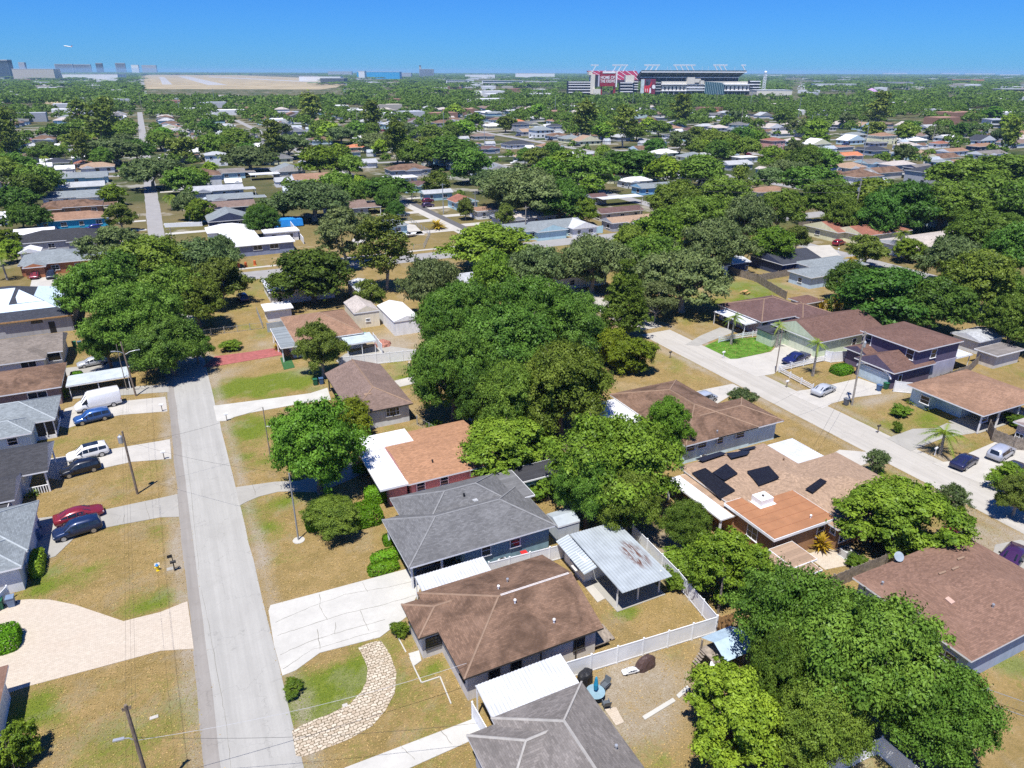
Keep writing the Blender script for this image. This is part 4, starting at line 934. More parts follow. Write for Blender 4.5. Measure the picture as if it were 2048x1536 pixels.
CAP_T = plain('cap_tan', (.26,.175,.12), .9); CAP_G = plain('cap_grey', (.21,.21,.21), .9); CAP_P = plain('cap_pale', (.36,.34,.31), .9); CAP_S = plain('cap_sand', (.42,.30,.225), .9); CAP_B = plain('cap_blue', (.33,.36,.37), .9)
TEAL = plain('teal', (.02,.28,.22), .6); BINB = plain('bin_blue', (.06,.12,.24), .5); BING = plain('bin_green', (.02,.12,.06), .5); TARP = plain('blue_tarp', (.02,.22,.60), .5)
SOLAR = plain('solar_black', (.012,.012,.016), .35, var=.2)
def bk(x0, x1, y0, y1, z=2.6, **k): return dict(r=(x0, x1, y0, y1), z=z, **k)
def box_part(parent, name, x0, x1, y0, y1, z0, z1, mat): return MB().box(x0, x1, y0, y1, z0, z1).build(name, mat, parent)
def vent(parent, px, py, z, w=.35, mat=None, name='roof_vent'):
    x, y, z = on_roof(BLOCKS[parent.name], px, py); m = MB(); m.lathe((x, y, z-.1), [(.08,0),(.08,.38),(.13,.38),(.11,.48)], 8); m.build(name, mat or GALV, parent)
def roof_z(blocks, x, y):
    z = 0
    for b in blocks:
        x0, x1, y0, y1 = b['r']; ax = b.get('ax', 'x'); e_ = b.get('e', 'hh'); p = b.get('p', .38); zt = b['z'] + b.get('t', .18)
        if not (x0 <= x <= x1 and y0 <= y <= y1): continue
        if ax == 'f': z = max(z, zt + .012); continue
        du = [x-x0, x1-x] if ax == 'x' else [y-y0, y1-y]; dv = min(y-y0, y1-y) if ax == 'x' else min(x-x0, x1-x)
        z = max(z, zt + p*min([dv] + [d for d, c in zip(du, e_) if c == 'h']))
    return z
def on_roof(blocks, px, py):
    for z in np.arange(7.0, 2.0, -.02):
        x, y = at(px, py, z)
        if roof_z(blocks, x, y) >= z: return x, y, z
    x, y = at(px, py, 2.9); return x, y, 2.9
def roof_panel(parent, pxs, mat=None, name='solar_panel', t=.05, lift=.07):
    Q = [on_roof(BLOCKS[parent.name], *p) for p in pxs]; m = MB(); n = len(Q)
    A = np.array([[a, b_, 1] for a, b_, c in Q]); k = np.linalg.lstsq(A, np.array([c for a, b_, c in Q]), rcond=None)[0]; Q = [(a, b_, float(k @ (a, b_, 1))) for a, b_, c in Q]
    m.add([(a, b_, c+lift-t) for a, b_, c in Q]+[(a, b_, c+lift) for a, b_, c in Q], [tuple(range(n-1,-1,-1)), tuple(range(n,2*n))]+[(i,(i+1)%n,n+(i+1)%n,n+i) for i in range(n)]); return m.build(name, mat or SOLAR, parent)
def slab_px(parent, name, pxs, z, mat, t=.08):
    m = MB(); m.prism([at(*p, z) for p in pxs], z-t, z); return m.build(name, mat, parent)
def panel_px(parent, pxs, zs, mat=SOLAR, name='solar_panel', t=.07):
    Q = [(*at(p[0], p[1], z), z) for p, z in zip(pxs, zs)]; m = MB(); n = len(Q)
    m.add([(a, b_, c-t) for a, b_, c in Q]+Q, [tuple(range(n-1,-1,-1)), tuple(range(n,2*n))]+[(i,(i+1)%n,n+(i+1)%n,n+i) for i in range(n)]); return m.build(name, mat, parent)

# ---- between the two streets
h1 = house('grey-brown hip-roofed house with pale ridge lines at the bottom edge', [bk(14.8,22.3,16.5,33.6,2.7,ax='y',p=.46), bk(12.7,19,27,33.1,2.6,ax='x',p=.40,e='hg')], W_GREY, R_GREYB, caps=CAP_P, short='grey-brown roof at the bottom edge')
vent(h1, 1232, 1498, 3.6)
h2 = house('beige house under a big brown stained roof with a white ridge strip', [bk(14.4,26.9,37.7,48.5,2.7,ax='x',p=.33,e='hg'), bk(12.7,18,43.3,47.8,2.6,ax='x',p=.33,e='hg')], W_BEIGE, R_BROWN, trim=DARKTRIM, caps=CAP_T, frame=DARKTRIM,
   wins=[('S',0,988,1348,.8,1.2),('S',0,1032,1332,.8,1.2),('S',0,1158,1287,.9,1.1),('S',1,868,1283,1.3,1.0,(4,3)),('W',0,925,1340,.8,1.1)], short='brown-roofed beige house')
m = MB(); m.bar((20.0,43.1,2.7+.18+5.4*.33+.01),(26.6,43.1,2.7+.18+5.4*.33+.01),.16,.05); m.build('ridge_strip', WHITE, h2)
vent(h2, 997, 1178, 4.5, mat=WHITE); vent(h2, 1030, 1206, 4.4, mat=WHITE); vent(h2, 1108, 1245, 3.9, mat=WHITE); vent(h2, 1015, 1164, 4.4)
for z in (.55,.85,1.15,1.45): pass
for xx in (17.5, 21.2, 24.5): box_part(h2, 'downpipe', xx, xx+.09, 38.06, 38.15, 0, 2.7, DARKTRIM)
st = thing('deck_steps', 'weathered wooden deck steps at the rear corner of the brown-roofed house', 'steps', (27.2,39.5,0)); box_part(st,'deck',26.5,28.0,38.2,41.2,.5,.6,WOODF); box_part(st,'step',28.02,28.4,38.6,40.6,.28,.36,WOODF); box_part(st,'step',28.42,28.8,38.6,40.6,.1,.18,WOODF)
h3 = house('blue-grey house under a charcoal grey hip roof with an open carport', [bk(14.8,30.4,52.1,60.7,2.7,ax='x',p=.42,wr=(20.6,29.9,52.6,60.2),posts=[(15.2,52.5),(18.2,52.5),(15.2,60.0)]), bk(16.7,29.4,55,64.2,2.7,ax='x',p=.50,wr=(18.6,28.9,57,63.7)), bk(26.4,30.9,57.6,63.4,3.0,ax='f')], W_BLUE, R_GREY, caps=CAP_G,
   wins=[('S',0,972,1098,.9,1.2),('S',0,1030,1085,1.0,.9)], short='grey-roofed blue house')
vent(h3, 928, 993, 4.4, mat=BLACK); roof_panel(h3, [(944,1001),(953,998),(957,1003),(949,1005)], R_LT, 'skylight',.12,.12)
house('long shallow blue outbuilding with a black roof behind the grey roof', [bk(29.3,37.5,61.5,64.8,2.3,ax='f')], W_BLUE, R_DARK, wins=[('S',0,1052,975,.5,.5,(1,1)),('S',0,1064,972,.5,.5,(1,1)),('S',0,1082,968,.5,.5,(1,1))], name='outbuilding', cat='shed', short='blue outbuilding')
h4 = house('pink house with an orange shingle roof and white flat front roof', [bk(19.4,31,66.0,78.2,2.7,ax='x',e='gg',p=.11), bk(16.2,19.44,66.1,74.8,2.72,ax='f',t=.24,wr=(17.4,19.5,67,74)), bk(16.2,23,74.84,78.4,2.75,ax='f',t=.55,wr=(18.5,22,74.9,77.6))], W_PINK, R_ORANGE, wins=[('S',0,841,962,.9,1.1,(1,2)),('S',0,888,951,.9,1.1,(1,2)),('S',0,947,937,.8,.8,(1,2))], short='pink house')
m = MB(); m.prism([(16.26,66.16),(19.38,66.16),(19.38,74.8),(16.26,74.8)], 2.975, 2.985); m.prism([(16.26,74.9),(22.94,74.9),(22.94,78.34),(16.26,78.34)], 3.315, 3.325); m.build('flat_roof', R_WHITE, h4)
box_part(h4,'planter',18.6,30.6,64.9,66.3,-.05,.75,wall_mat('wall_pink_light',(.62,.36,.32))); vent(h4,865,925,3.2,mat=BLACK)
h5 = house('light grey house with a taupe hip roof across the white driveway', [bk(18,26.7,86,102,2.7,ax='y',p=.36,e='hg',wr=(19.6,26.2,86.5,101.5),posts=[(18.4,101.5),(18.4,95)])], W_LTGREY, R_TAUPE, trim=DARKTRIM, caps=CAP_T, wins=[('S',0,779,823,.85,1.15,(2,2)),('S',0,792,821,.85,1.15,(2,2))], short='taupe-roofed house')
roof_panel(h5, [(727,789),(742,786),(744,789),(729,792)], CAP_T, 'ridge_vent',.12,.12)
h6 = house('house with a tan hip roof and grey flat porch roof by the red driveway', [bk(16.4,28.3,117.6,132.4,2.7,ax='x',p=.32), bk(13.8,20,116.4,127.5,2.5,ax='f',wr=(16,19,118,127),posts=[(14.1,116.7),(14.1,122),(14.1,127.2)])], W_LTGREY, R_TAN, caps=CAP_T, wins=[('S',0,688,672,.6,.9)], short='tan-roofed house by the red driveway')
m = MB(); m.prism([(13.86,116.46),(19.94,116.46),(19.94,127.4),(13.86,127.4)], 2.70, 2.707); m.build('porch_roof', R_BLUE, h6)
canopy('white corrugated awning between the brown roof and the grey-brown roof', (14.9,22.2,33.75,36.7), (2.62,2.62,2.95,2.95), R_WOFF, [(15,36.6),(18.5,36.6),(22,36.6)], name='awning', cat='awning', along='y')
canopy('narrow off-white corrugated awning beside the open carport of the blue house', (15.0,21.8,48.7,51.0), (2.35,2.35,2.6,2.6), R_WOFF, [(15.1,50.9),(18.5,50.9),(21.7,50.9)], name='awning', cat='awning', along='y')
# rusty metal carport with its closed shed end
t_ = thing('metal_carport', 'metal carport shed with a pale tin roof streaked with rust', 'carport', (33.5,45.5,0))
m = MB(); corrugated(m, 30.9, 36.4, 40.9, 50.2, 2.55, 2.5, 2.75, 2.85, along='y', pitch=.32, amp=.035); corrugated(m, 29.5, 30.88, 45.0, 50.4, 2.1, 2.5, 2.7, 2.3, along='x', pitch=.32, amp=.035)
rf = m.build('roof', R_TIN, t_)
MB().box(30.3,36.0,46.2,50.0,-.05,2.45).build('wall', W_WHITE, t_); box_part(t_,'slab',30.9,36.3,41.4,46.2,-.05,.07,CONCG)
for px_ in (31.2,33.5,35.9): box_part(t_,'post',px_-.06,px_+.06,41.9,42.02,0,2.55,WHITE)
window(t_,'W',30.3,48.2,1.5,1.2,1.1); plate(t_,'door','S',46.2,31.2,32.2,.05,2.05,W_LTGREY); plate(t_,'awning_flap','W',30.3,46.4,47.3,1.5,1.58,W_BEIGE,.9)
house('small grey metal storage shed under the big tree', [bk(31.0,33.6,52.6,55.2,2.0,ax='x',e='gg',p=.3,oh=.05)], wall_mat('wall_tin',(.42,.45,.48)), R_GALV, name='shed', cat='shed', short='grey metal shed')
fence('white vinyl fence between the blue house and the brown roof', [(22.4,50.9),(31.0,50.3)], 1.75); fence('long white vinyl fence along the sandy back yard', [(22.6,36.7),(37.2,35.5)], 1.8); fence('white vinyl rear fence beside the rusty metal carport', [(37.3,35.6),(38.1,42),(38.5,50)], 1.75); fence('white vinyl fence in the shade of the bottom oak', [(30.5,21.4),(39.6,20.9),(39.9,10)], 1.75)
fence('new orange-brown timber gate panel at the end of the vinyl fence', [(37.4,35.5),(38.9,35.3)], 1.75, 'wood', TANWOOD, step=1.6, name='timber_gate')
fence('short white vinyl fence beside the corrugated awning', [(14.6,33.3),(14.5,36.4)], 1.7)
# furniture of the sandy yard
GREYF = plain('grey_furniture', (.10,.115,.13), .5); TEALU = plain('umbrella_blue', (.02,.25,.42), .6)
t_ = thing('patio_table', 'round glass patio table with a closed blue umbrella in the sandy yard', 'table', (23.9,34.0,0)); MB().lathe((0,0,.70),[(.72,0),(.75,.02),(.75,.05)],24).build('top',plain('table_glass',(.22,.33,.38),.15),t_,world=False)
m=MB()
for a in range(4): m.tube([(.5*cos(a*pi/2+.8),.5*sin(a*pi/2+.8),0),(.35*cos(a*pi/2+.8),.35*sin(a*pi/2+.8),.7)],.03,5)
m.build('legs',GREYF,t_,world=False); MB().lathe((0,0,0),[(.03,.75),(.03,1.0),(.16,1.05),(.19,1.5),(.10,2.15),(.03,2.3)],10).build('umbrella',TEALU,t_,world=False)
def chair(lb,x,y,rz):
    t=thing('patio_chair',lb,'chair',(x,y,0),rz); m=MB(); m.box(-.28,.28,-.28,.28,.40,.46); m.build('seat',GREYF,t,world=False)
    m=MB(); m.add([(-.28,.24,.46),(.28,.24,.46),(.28,.42,1.0),(-.28,.42,1.0),(-.28,.29,.46),(.28,.29,.46),(.28,.47,1.0),(-.28,.47,1.0)],[(3,2,1,0),(4,5,6,7),(0,1,5,4),(1,2,6,5),(2,3,7,6),(3,0,4,7)]); m.build('backrest',GREYF,t,world=False)
    for sx in (-.25,.25):
        for sy in (-.25,.25): m=MB(); m.box(sx-.025,sx+.025,sy-.025,sy+.025,0,.4); m.build('leg',GREYF,t,world=False)
        m=MB(); m.box(sx-.03,sx+.03,-.28,.3,.6,.64); m.build('armrest',GREYF,t,world=False)
chair('grey patio chair beyond the round glass table',25.1,34.5,-1.2); chair('grey patio chair nearer the roof than the glass table',24.2,32.9,2.9)
def cover(name,lb,cat,x,y,prof,mat,rz=0,sx=1.,sy=1.):
    rng=np.random.default_rng(int(x*10)); V=[];F=[];n=18
    for (r,z) in prof:
        for k in range(n): a=2*pi*k/n; q=r*(1+.10*sin(a*5+z*3)+rng.uniform(-.05,.05)); V.append((q*cos(a)*sx,q*sin(a)*sy,z*(1+rng.uniform(-.03,.03))))
    for i in range(len(prof)-1):
        for k in range(n): k2=(k+1)%n; F.append((i*n+k,i*n+k2,(i+1)*n+k2,(i+1)*n+k))
    F.append(tuple((len(prof)-1)*n+k for k in range(n))); o=link_mesh(name,mesh(name,V,F,mat),None,(x,y,0)); o.rotation_euler=(0,0,rz); return tag(o,lb,cat)
cover('covered_grill','barbecue grill under a black cover by the vinyl fence','grill',24.0,35.7,[(.62,0),(.6,.5),(.58,.9),(.5,1.1),(.2,1.2)],BLACK,.3,1.25,.8)
cover('covered_motorbike','motorbike under a dark brown cover by the vinyl fence','motorbike',29.4,35.0,[(.7,0),(.66,.4),(.5,.8),(.3,1.05),(.1,1.15)],plain('brown_cover',(.075,.045,.040),.6),.1,1.5,.75)
car('sedan',27.9,35.0,170,(.7,.7,.7),'white ride-on toy car between the two covers','toy car',.0,.30,simple=True,name='toy_car')
t_=thing('playset','wooden climbing frame with a blue-grey tarp roof by the yellow-green tree','playset',(35.5,32.6,0)); 
for q in ((33.9,31.8),(33.9,33.6),(37.0,31.8),(37.0,33.6)): MB().box(q[0]-.06,q[0]+.06,q[1]-.06,q[1]+.06,-.05,2.2).build('post',WOODF,t_)
m=MB(); m.add([(34.3,31.2,1.75),(37.5,31.2,1.75),(37.5,32.7,2.5),(34.3,32.7,2.5),(37.5,34.2,1.75),(34.3,34.2,1.75)],[(0,1,2,3),(3,2,4,5)]); m.build('tarp_roof',plain('tarp_grey_blue',(.34,.44,.52),.5),t_); box_part(t_,'deck',33.8,37.1,31.7,33.7,1.2,1.28,WOODF); m=MB(); m.bar((33.9,32,1.2),(33.0,31.4,.1),.5,.05); m.build('slide',WHITE,t_); m=MB(); [m.bar((33.2+i*.15,33.0,.2+i*.22),(33.2+i*.15,33.6,.2+i*.22),.2,.05) for i in range(5)]; m.build('ladder',WOODF,t_)
for k,(a,b_) in enumerate(((26.2,29.4),(29.8,31.2))): sheet('stone_edging',[(a,30.6+k*.5),(b_,31.0+k*.5),(b_,31.35+k*.5),(a,30.95+k*.5)],.09,CONCW)
for pts in ([(795,1273),(812,1305)],[(820,1315),(828,1335),(843,1366)],[(843,1366),(880,1354)],[(880,1354),(902,1408)]):
    a=at(*pts[0])
    for p in pts[1:]: b_=at(*p); m=MB(); m.bar((*a,0),(*b_,0),.10,.07); o=m.build('path_kerb',CONCW); o['kind']='structure'; a=b_
sheet('patio',[at(817,1308),at(838,1302),at(843,1322),at(828,1333)],.08,CONCW)
t_=bin_('cooler bin with a red lid beside the blue house',26.6,51.6,WHITE); t_.children[1].data.materials[0]=plain('red_lid',(.5,.03,.03),.5)
ac_unit('white air conditioner between the blue house and vinyl fence',24.3,51.7)
# ---- solar-panel house and neighbours by the right street
r1 = house('long brown hip-roofed house with white trim and a silver van beyond it', [bk(52.8,64.6,59.6,76.6,2.8,ax='y',p=.33,wr=(53.3,63.9,60.2,76)), bk(58,69,59.6,67.5,2.78,ax='x',p=.33,e='gh',wr=(63.6,68.4,60.26,67))], W_PALEBLUE, R_BROWN, caps=CAP_T, wins=[('S',0,1404,889,1.3,.8),('S',0,1440,881,.9,.8),('S',1,1480,870,1.3,.7),('S',0,1362,900,1.2,.9)], short='long brown house with a silver van')
t_=house('white flat-roofed patio room half hidden by the big tree', [bk(47.6,52.9,64,75.5,2.5,ax='f')], W_WHITE, R_WHITE, name='patio_room', cat='patio room', short='white patio room'); vent(r1,1434,866,3.3)
ac_unit('air conditioner between the brown house and the solar-panel house',55.9,59.4)
s2 = house('tan house with a sandy roof carrying black solar panels', [bk(48.9,62,44.5,56,2.8,ax='x',p=.22), bk(55.5,68.3,39,50.5,2.78,ax='x',p=.24), bk(48.1,56.6,40.2,47.4,3.0,ax='f',t=.3), bk(46.4,49,45.8,54.8,2.45,ax='f',wr=(48.3,49.2,46,54),posts=[(46.6,46),(46.6,54.5)])], W_TAN, R_SAND, caps=None, wins=[('W',2,1505,1065,1.3,1.4,(2,2)),('S',2,1640,1062,.9,1.2,(1,2)),('S',1,1690,1072,1.6,1.0,(3,2)),('W',1,1700,1075,.5,.8)], short='solar-panel house')
m=MB(); m.prism([(48.2,40.3),(56.5,40.3),(56.5,47.3),(48.2,47.3)],3.31,3.325); m.build('rolled_roof',R_COPPER,s2)
for yy in (41.4,42.6,43.8,45.0,46.2): m=MB(); m.box(48.25,56.45,yy,yy+.04,3.326,3.338); m.build('roof_seam',plain('seam',(.25,.10,.05),.9),s2)
m=MB(); m.prism([(46.45,45.85),(48.05,45.85),(48.05,54.7),(46.45,54.7)],2.655,2.67); m.build('flat_roof',R_WHITE,s2)
for q in ([(1383,949),(1410,941),(1470,984),(1440,1003)],[(1424,949),(1452,932),(1475,950),(1448,966)],[(1493,947),(1537,935),(1558,960),(1517,975)],[(1610,982),(1640,961),(1653,967),(1625,990)],[(1390,922),(1440,907),(1452,911),(1405,927)],[(1452,910),(1500,905),(1494,913),(1462,921)],[(1476,903),(1508,896),(1512,899),(1485,906)]): roof_panel(s2, q, lift=.30)
t_=thing('roof_cooler','boxy white air cooler on the flat brown roof section','air conditioner',(*at(1524,1003,3.4),3.33)); MB().box(-.85,.85,-.7,.7,.0,.75).build('casing',WHITE,t_,world=False); MB().box(-1.1,1.1,-.95,.95,0,.05).build('flashing',WHITE,t_,world=False); MB().lathe((0,0,.75),[(.14,0),(.16,.12),(.05,.2)],10).build('cap',DARKTRIM,t_,world=False)
vent(s2,1621,1036,3.6,mat=WHITE); vent(s2,1567,921,3.9,mat=CAP_T)
canopy('white ribbed carport roof in front of the solar-panel house', (62.0,66.2,49.3,55.4), (2.95,2.95,2.95,2.95), R_WOFF, [(65.9,49.6),(65.9,55.1)], name='carport', cat='carport', along='x')
house('low patched tan flat-roofed shed by the solar-panel house', [bk(43.2,49.9,35.7,39.7,2.1,ax='f'),bk(47.5,50.6,37,40.2,2.2,ax='f')], W_LTGREY, R_SAND, name='shed', cat='shed', short='patched flat shed')
ac_unit('air conditioner behind the solar-panel house by the wooden fence',56.3,38.2)
fence('weathered wooden fence between the solar-panel house and the red-brown roof', [(48.5,34.9),(51,35.2),(60.5,35.2)],1.7,'wood',WOODF)
hb = house('blue-grey walled house under a broad red-brown shingle roof', [bk(50.7,66,22,33.2,2.8,ax='x',p=.20,e='hh')], wall_mat('wall_slate_blue',(.30,.34,.42)), R_RED, trim=WHITE, wins=[('W',0,1820,1245,1.9,.9,(2,2)),('W',0,1890,1310,1.9,.9,(2,2)),('W',0,1740,1215,.8,.9)], short='red-brown roof house')
for px_,py_ in ((1921,1118),(1910,1138),(1884,1147)): roof_panel(hb,[(px_-8,py_+1),(px_+6,py_-4),(px_+8,py_-1),(px_-5,py_+4)],CAP_T,'roof_vent',.15,.14)
roof_panel(hb,[(1889,1199),(1896,1195),(1910,1206),(1902,1210)],plain('vent_tan',(.45,.30,.24),.7),'roof_vent',.15,.14)
for q in ((1764,1170,3.1),(1838,1231,3.3),(1985,1215,3.7)): vent(hb,*q,mat=GALV)
t_=thing('satellite_dish','grey satellite dish on the edge of the red-brown roof','satellite dish',(*at(1794,1118,3.2),3.05)); MB().tube([(0,0,-.1),(0,0,.5)],.03,6).build('mast',GALV,t_,world=False); m=MB(); m.lathe((0,0,0),[(.05,0),(.3,.06),(.48,.16),(.46,.17)],16); o_=m.build('dish',plain('dish_grey',(.28,.33,.37),.4),t_,world=False); o_.location=(0,-.05,.45); o_.rotation_euler=(radians(50),0,radians(-20))
ac_unit('air conditioner at the corner of the red-brown roof house',50.2,32.2)
fence('chain-link fence across the dry grass at the bottom-right corner',[(51.0,20.5),(53.0,17.5),(53,8)],1.4,'chain',GALV,step=2.5)
# ---- far side of the right street
ph = house('two-storey purple-grey house with an arched garage front', [bk(101.2,112,64.4,75.2,5.5,ax='x',p=.20,oh=.4,zw0=2.9), bk(96.3,106,64.2,71.6,2.75,ax='x',p=.48,e='gg'), bk(99,103,71,76,2.6,ax='x',e='gg',p=.4)], W_PURPLE, R_UMBER, wins=[('W',0,1737,678,1.1,1.7),('W',0,1821,705,1.2,1.6),('S',0,1867,707,1.2,1.4)], short='two-storey purple house')
box_part(ph,'lower_wall',101.55,111.65,64.73,75,0,2.75,W_LILAC); plate(ph,'garage_door','W',96.72,65.2,70.6,0,2.2,plain('garage_door_blue',(.46,.56,.62),.5),.04)
m=MB(); m.tube([(96.6,67.9+3.1*cos(a),1.7+1.15*sin(a)) for a in np.linspace(0,pi,13)],.16,6); m.build('arch_trim',WHITE,ph); window(ph,'S',64.65,98.5,1.2,.7,1.8); window(ph,'W',96.75,67.9,2.05,4.6,.25,bars=(8,1))
gh = house('sage green house with a plain brown gable roof beside the two-storey house', [bk(96.4,113,78.9,90,2.8,ax='x',e='gg',p=.40)], W_GREEN, R_UMBER, wins=[('S',0,1708,684,.9,1.3)], short='sage green house'); plate(gh,'garage_door','W',96.85,80.2,85.6,0,2.2,wall_mat('garage_sage',(.52,.55,.42)),.05); box_part(gh,'porch_wall',93.7,96.84,86.7,90.3,-.05,2.4,W_GREEN); box_part(gh,'porch_roof',93.4,96.9,86.4,90.6,2.4,2.55,R_SLATE)
pk = house('lavender house with a plum-brown hip roof by the bright green lawn', [bk(95.6,110,91.4,103.5,2.8,ax='x',p=.33),bk(104,112,89.6,98,2.7,ax='y',p=.33)], W_LAV, R_PLUM, caps=CAP_T, wins=[('S',0,1570,640,1.6,1.0),('S',0,1530,645,1.4,1.2),('W',0,1450,640,1.0,1.0)], short='lavender house')
canopy('white flat carport roof in front of the lavender house', (92.8,99.6,92.6,101.2), (2.5,2.6,2.6,2.5), R_WOFF, [(93,92.8),(93,97),(93,101),(99,92.8)], name='carport', cat='carport', along='x')
tc = house('pale blue carport house with a broad tan hip roof near the right edge', [bk(94.2,108,49.0,60.6,2.75,ax='x',p=.24,wr=(97.0,107.5,53.5,60),posts=[(94.6,49.4),(98.5,49.4),(103,49.4),(107.4,49.4)])], W_PALEBLUE, R_TAN, wins=[('W',0,1850,800,1.3,1.1),('S',0,1930,830,1.2,1.0)], short='tan-roofed carport house'); box_part(tc,'slab',94.5,107.4,49.3,53.5,-.05,.08,CONCG); box_part(tc,'side_wall',94.9,97.2,57.2,60,-.05,2.75,W_PALEBLUE)
house('pinkish tan house cut by the right edge beside the palm', [bk(96.5,112,37.5,46.5,2.6,ax='x',e='gg',p=.3)], wall_mat('wall_dusty_pink',(.55,.42,.36)), R_PALE, wins=[('W',0,2035,882,1.4,1.0,(3,2)),('S',0,2040,890,1.4,1.0,(3,2))], short='house at the right edge')
fence('dark weathered wooden fence at the right edge by the palm', [(96.2,49),(94.3,47.2),(94.4,44.5),(96.3,43)],1.8,'wood',WOODF)
fence('white picket fence on the bright green lawn', [(86.8,92.4),(92.4,92.4),(101,91.2)],1.1,'picket',VINYL,step=2.4); fence('white picket fence along the driveway of the sage green house', [(86.4,77.4),(92,77.5),(97,77.5)],1.1,'picket',VINYL); fence('white picket fence across the corner lawn by the silver sedan', [(86.3,77.2),(85.6,69.6)],1.0,'picket',VINYL); fence('tall white vinyl fence joining the sage green and purple houses', [(97,77.6),(97.4,76.6),(100.8,75.8)],1.9); fence('white vinyl gate beside the garage of the purple house', [(96.4,63.8),(99,61.6)],1.8)
fence('weathered wooden fence beside the two-storey purple house', [(100,62.2),(113,63.2),(121,66)],1.7,'wood',WOODF); fence('dark wooden fence around the back lawn with the picnic table', [(121.6,130.5),(122.5,121),(118,107)],1.8,'wood',WOODF); fence('pale wooden fence before the navy house', [(122,120.6),(137,121.4)],1.7,'wood',WOODF)
house('grey garden shed with a pale roof behind the purple house', [bk(123,130.5,68,73.5,2.3,ax='x',e='gg',p=.3)], W_LTGREY, R_LT, wins=[('S',0,1970,695,.8,.7)], name='shed', cat='shed', short='pale-roofed shed'); house('olive-tan flat shed beside the wooden fence and pale carport', [bk(119,126.5,62.5,66.5,2.3,ax='f')], W_BEIGE, R_GREYB, name='shed', cat='shed', short='flat shed by the fence'); canopy('white patio cover attached behind the purple house', (112.3,116.5,65,70), (2.4,2.4,2.5,2.5), R_WOFF, [(116.2,65.3),(116.2,69.7)], name='patio_cover', cat='canopy')
house('small tan shed with a brown roof beyond the lavender house', [bk(112.5,118,97,101.5,2.4,ax='x',e='hh',p=.35)], W_BEIGE, R_UMBER, wins=[('S',0,1590,600,.8,.8)], name='shed', cat='shed', short='small tan shed')
t_=thing('picnic_table','pale wooden picnic table on the fenced back lawn','picnic table',(*at(1490,588),0),.4); MB().box(-.95,.95,-.38,.38,.70,.76).build('top',TANWOOD,t_,world=False)
for s_ in (-1,1):
    MB().box(-.95,.95,s_*.78-.14,s_*.78+.14,.42,.47).build('bench',TANWOOD,t_,world=False); m=MB(); m.bar((s_*.7,-.85,0),(s_*.7,.15,.7),.08,.08); m.bar((s_*.7,.85,0),(s_*.7,-.15,.7),.08,.08); m.build('leg',TANWOOD,t_,world=False)
house('blue-grey house with a light grey L-shaped roof beyond the pale fence', [bk(128.5,141,110.3,117.5,2.6,ax='x',p=.25,e='hg'),bk(136,151,113.5,123,2.62,ax='x',p=.30)], wall_mat('wall_steel_blue',(.40,.50,.58)), R_BLUE, wins=[('W',0,1600,560,1,1),('S',0,1665,555,.8,1.7)], short='light grey L-shaped roof'); house('navy house with a charcoal gable roof', [bk(131.5,145,121.8,133.5,2.6,ax='x',e='gg',p=.28)], W_NAVY, R_SLATE, wins=[('S',0,1600,538,.9,1.3),('S',0,1625,535,.9,1.3)], short='navy house'); house('small navy cottage with a white roof under the trees', [bk(122,128,128.5,136,2.3,ax='x',e='gg',p=.2)], W_NAVY, R_WOFF, wins=[('S',0,1497,540,.8,1.1)], name='cottage', cat='shed', short='navy cottage'); house('white garden shed with a rusty roof at the end of the fenced lawn', [bk(117.8,121,128,132,2.3,ax='x',e='gg',p=.25)], W_WHITE, R_RUST, name='shed', cat='shed', short='white shed with a rusty roof')
rr_ = house('cream house with a reddish-brown roof behind the red car', [bk(173,190,142,155,2.8,ax='x',e='gh',p=.32),bk(176,196,135.5,147,2.8,ax='x',e='gh',p=.30)], W_CREAM, R_RUST, wins=[('W',0,1635,465,1.6,1.1,(3,2)),('S',1,1680,470,3.5,1.3,(5,1))], short='red-brown roofed cream house'); house('long house with a pale grey-tan roof left of the dark woods', [bk(174,203,119,131,2.8,ax='x',e='gg',p=.20)], W_LTGREY, R_PALE, wins=[('S',0,1850,505,1,1),('S',0,1880,500,1,1)], short='pale grey-tan roof'); house('brown gabled house half under the trees below the pale roof', [bk(172,190,104,114,2.7,ax='x',e='gg',p=.4)], W_TAN, R_BROWN, short='brown gabled house')
t_=thing('swimming_pool','round above-ground pool with bright blue water by the cream house','pool',(*at(1768,478),0)); MB().lathe((0,0,0),[(2.7,0),(2.7,1.15)],24).build('wall',W_LTGREY,t_,world=False); MB().lathe((0,0,1.15),[(2.6,.0),(2.6,.02)],24).build('water',plain('pool_water',(.01,.30,.55),.1),t_,world=False)
# ---- left of the left street
l1=house('house with a blue-grey hip roof beside the red and navy cars', [bk(-33,-17.2,70.5,80.1,2.7,ax='x',p=.38),bk(-33,-17.4,67.9,74,2.69,ax='x',p=.38)], W_LTGREY, R_BLUE, caps=CAP_B, short='blue-grey roof beside the red car')
l2=house('house with a charcoal roof and a white porch railing', [bk(-33,-17.0,86.9,95,2.7,ax='x',e='gg',p=.36,wr=(-33,-19.7,87.4,94.5),posts=[(-17.4,87.3),(-17.4,94.6)]),bk(-33,-19.6,81.5,88,2.68,ax='x',e='gg',p=.30),bk(-33,-20.2,79.2,82.2,2.3,ax='f')], W_LTGREY, shingle('roof_black_shingle',(.055,.055,.060),.7,.3,.5), short='charcoal roof with white porch')
t_=thing('porch_railing','white balustrade railing on the porch of the charcoal-roofed house','railing',(-18.5,87.3,0)); m=MB(); m.bar((-19.6,87.25,.9),(-17.3,87.25,.9),.1,.08); m.build('rail',WHITE,t_)
for k in range(9): MB().box(-19.5+k*.26-.05,-19.5+k*.26+.05,87.2,87.3,0,.9).build('baluster',WHITE,t_)
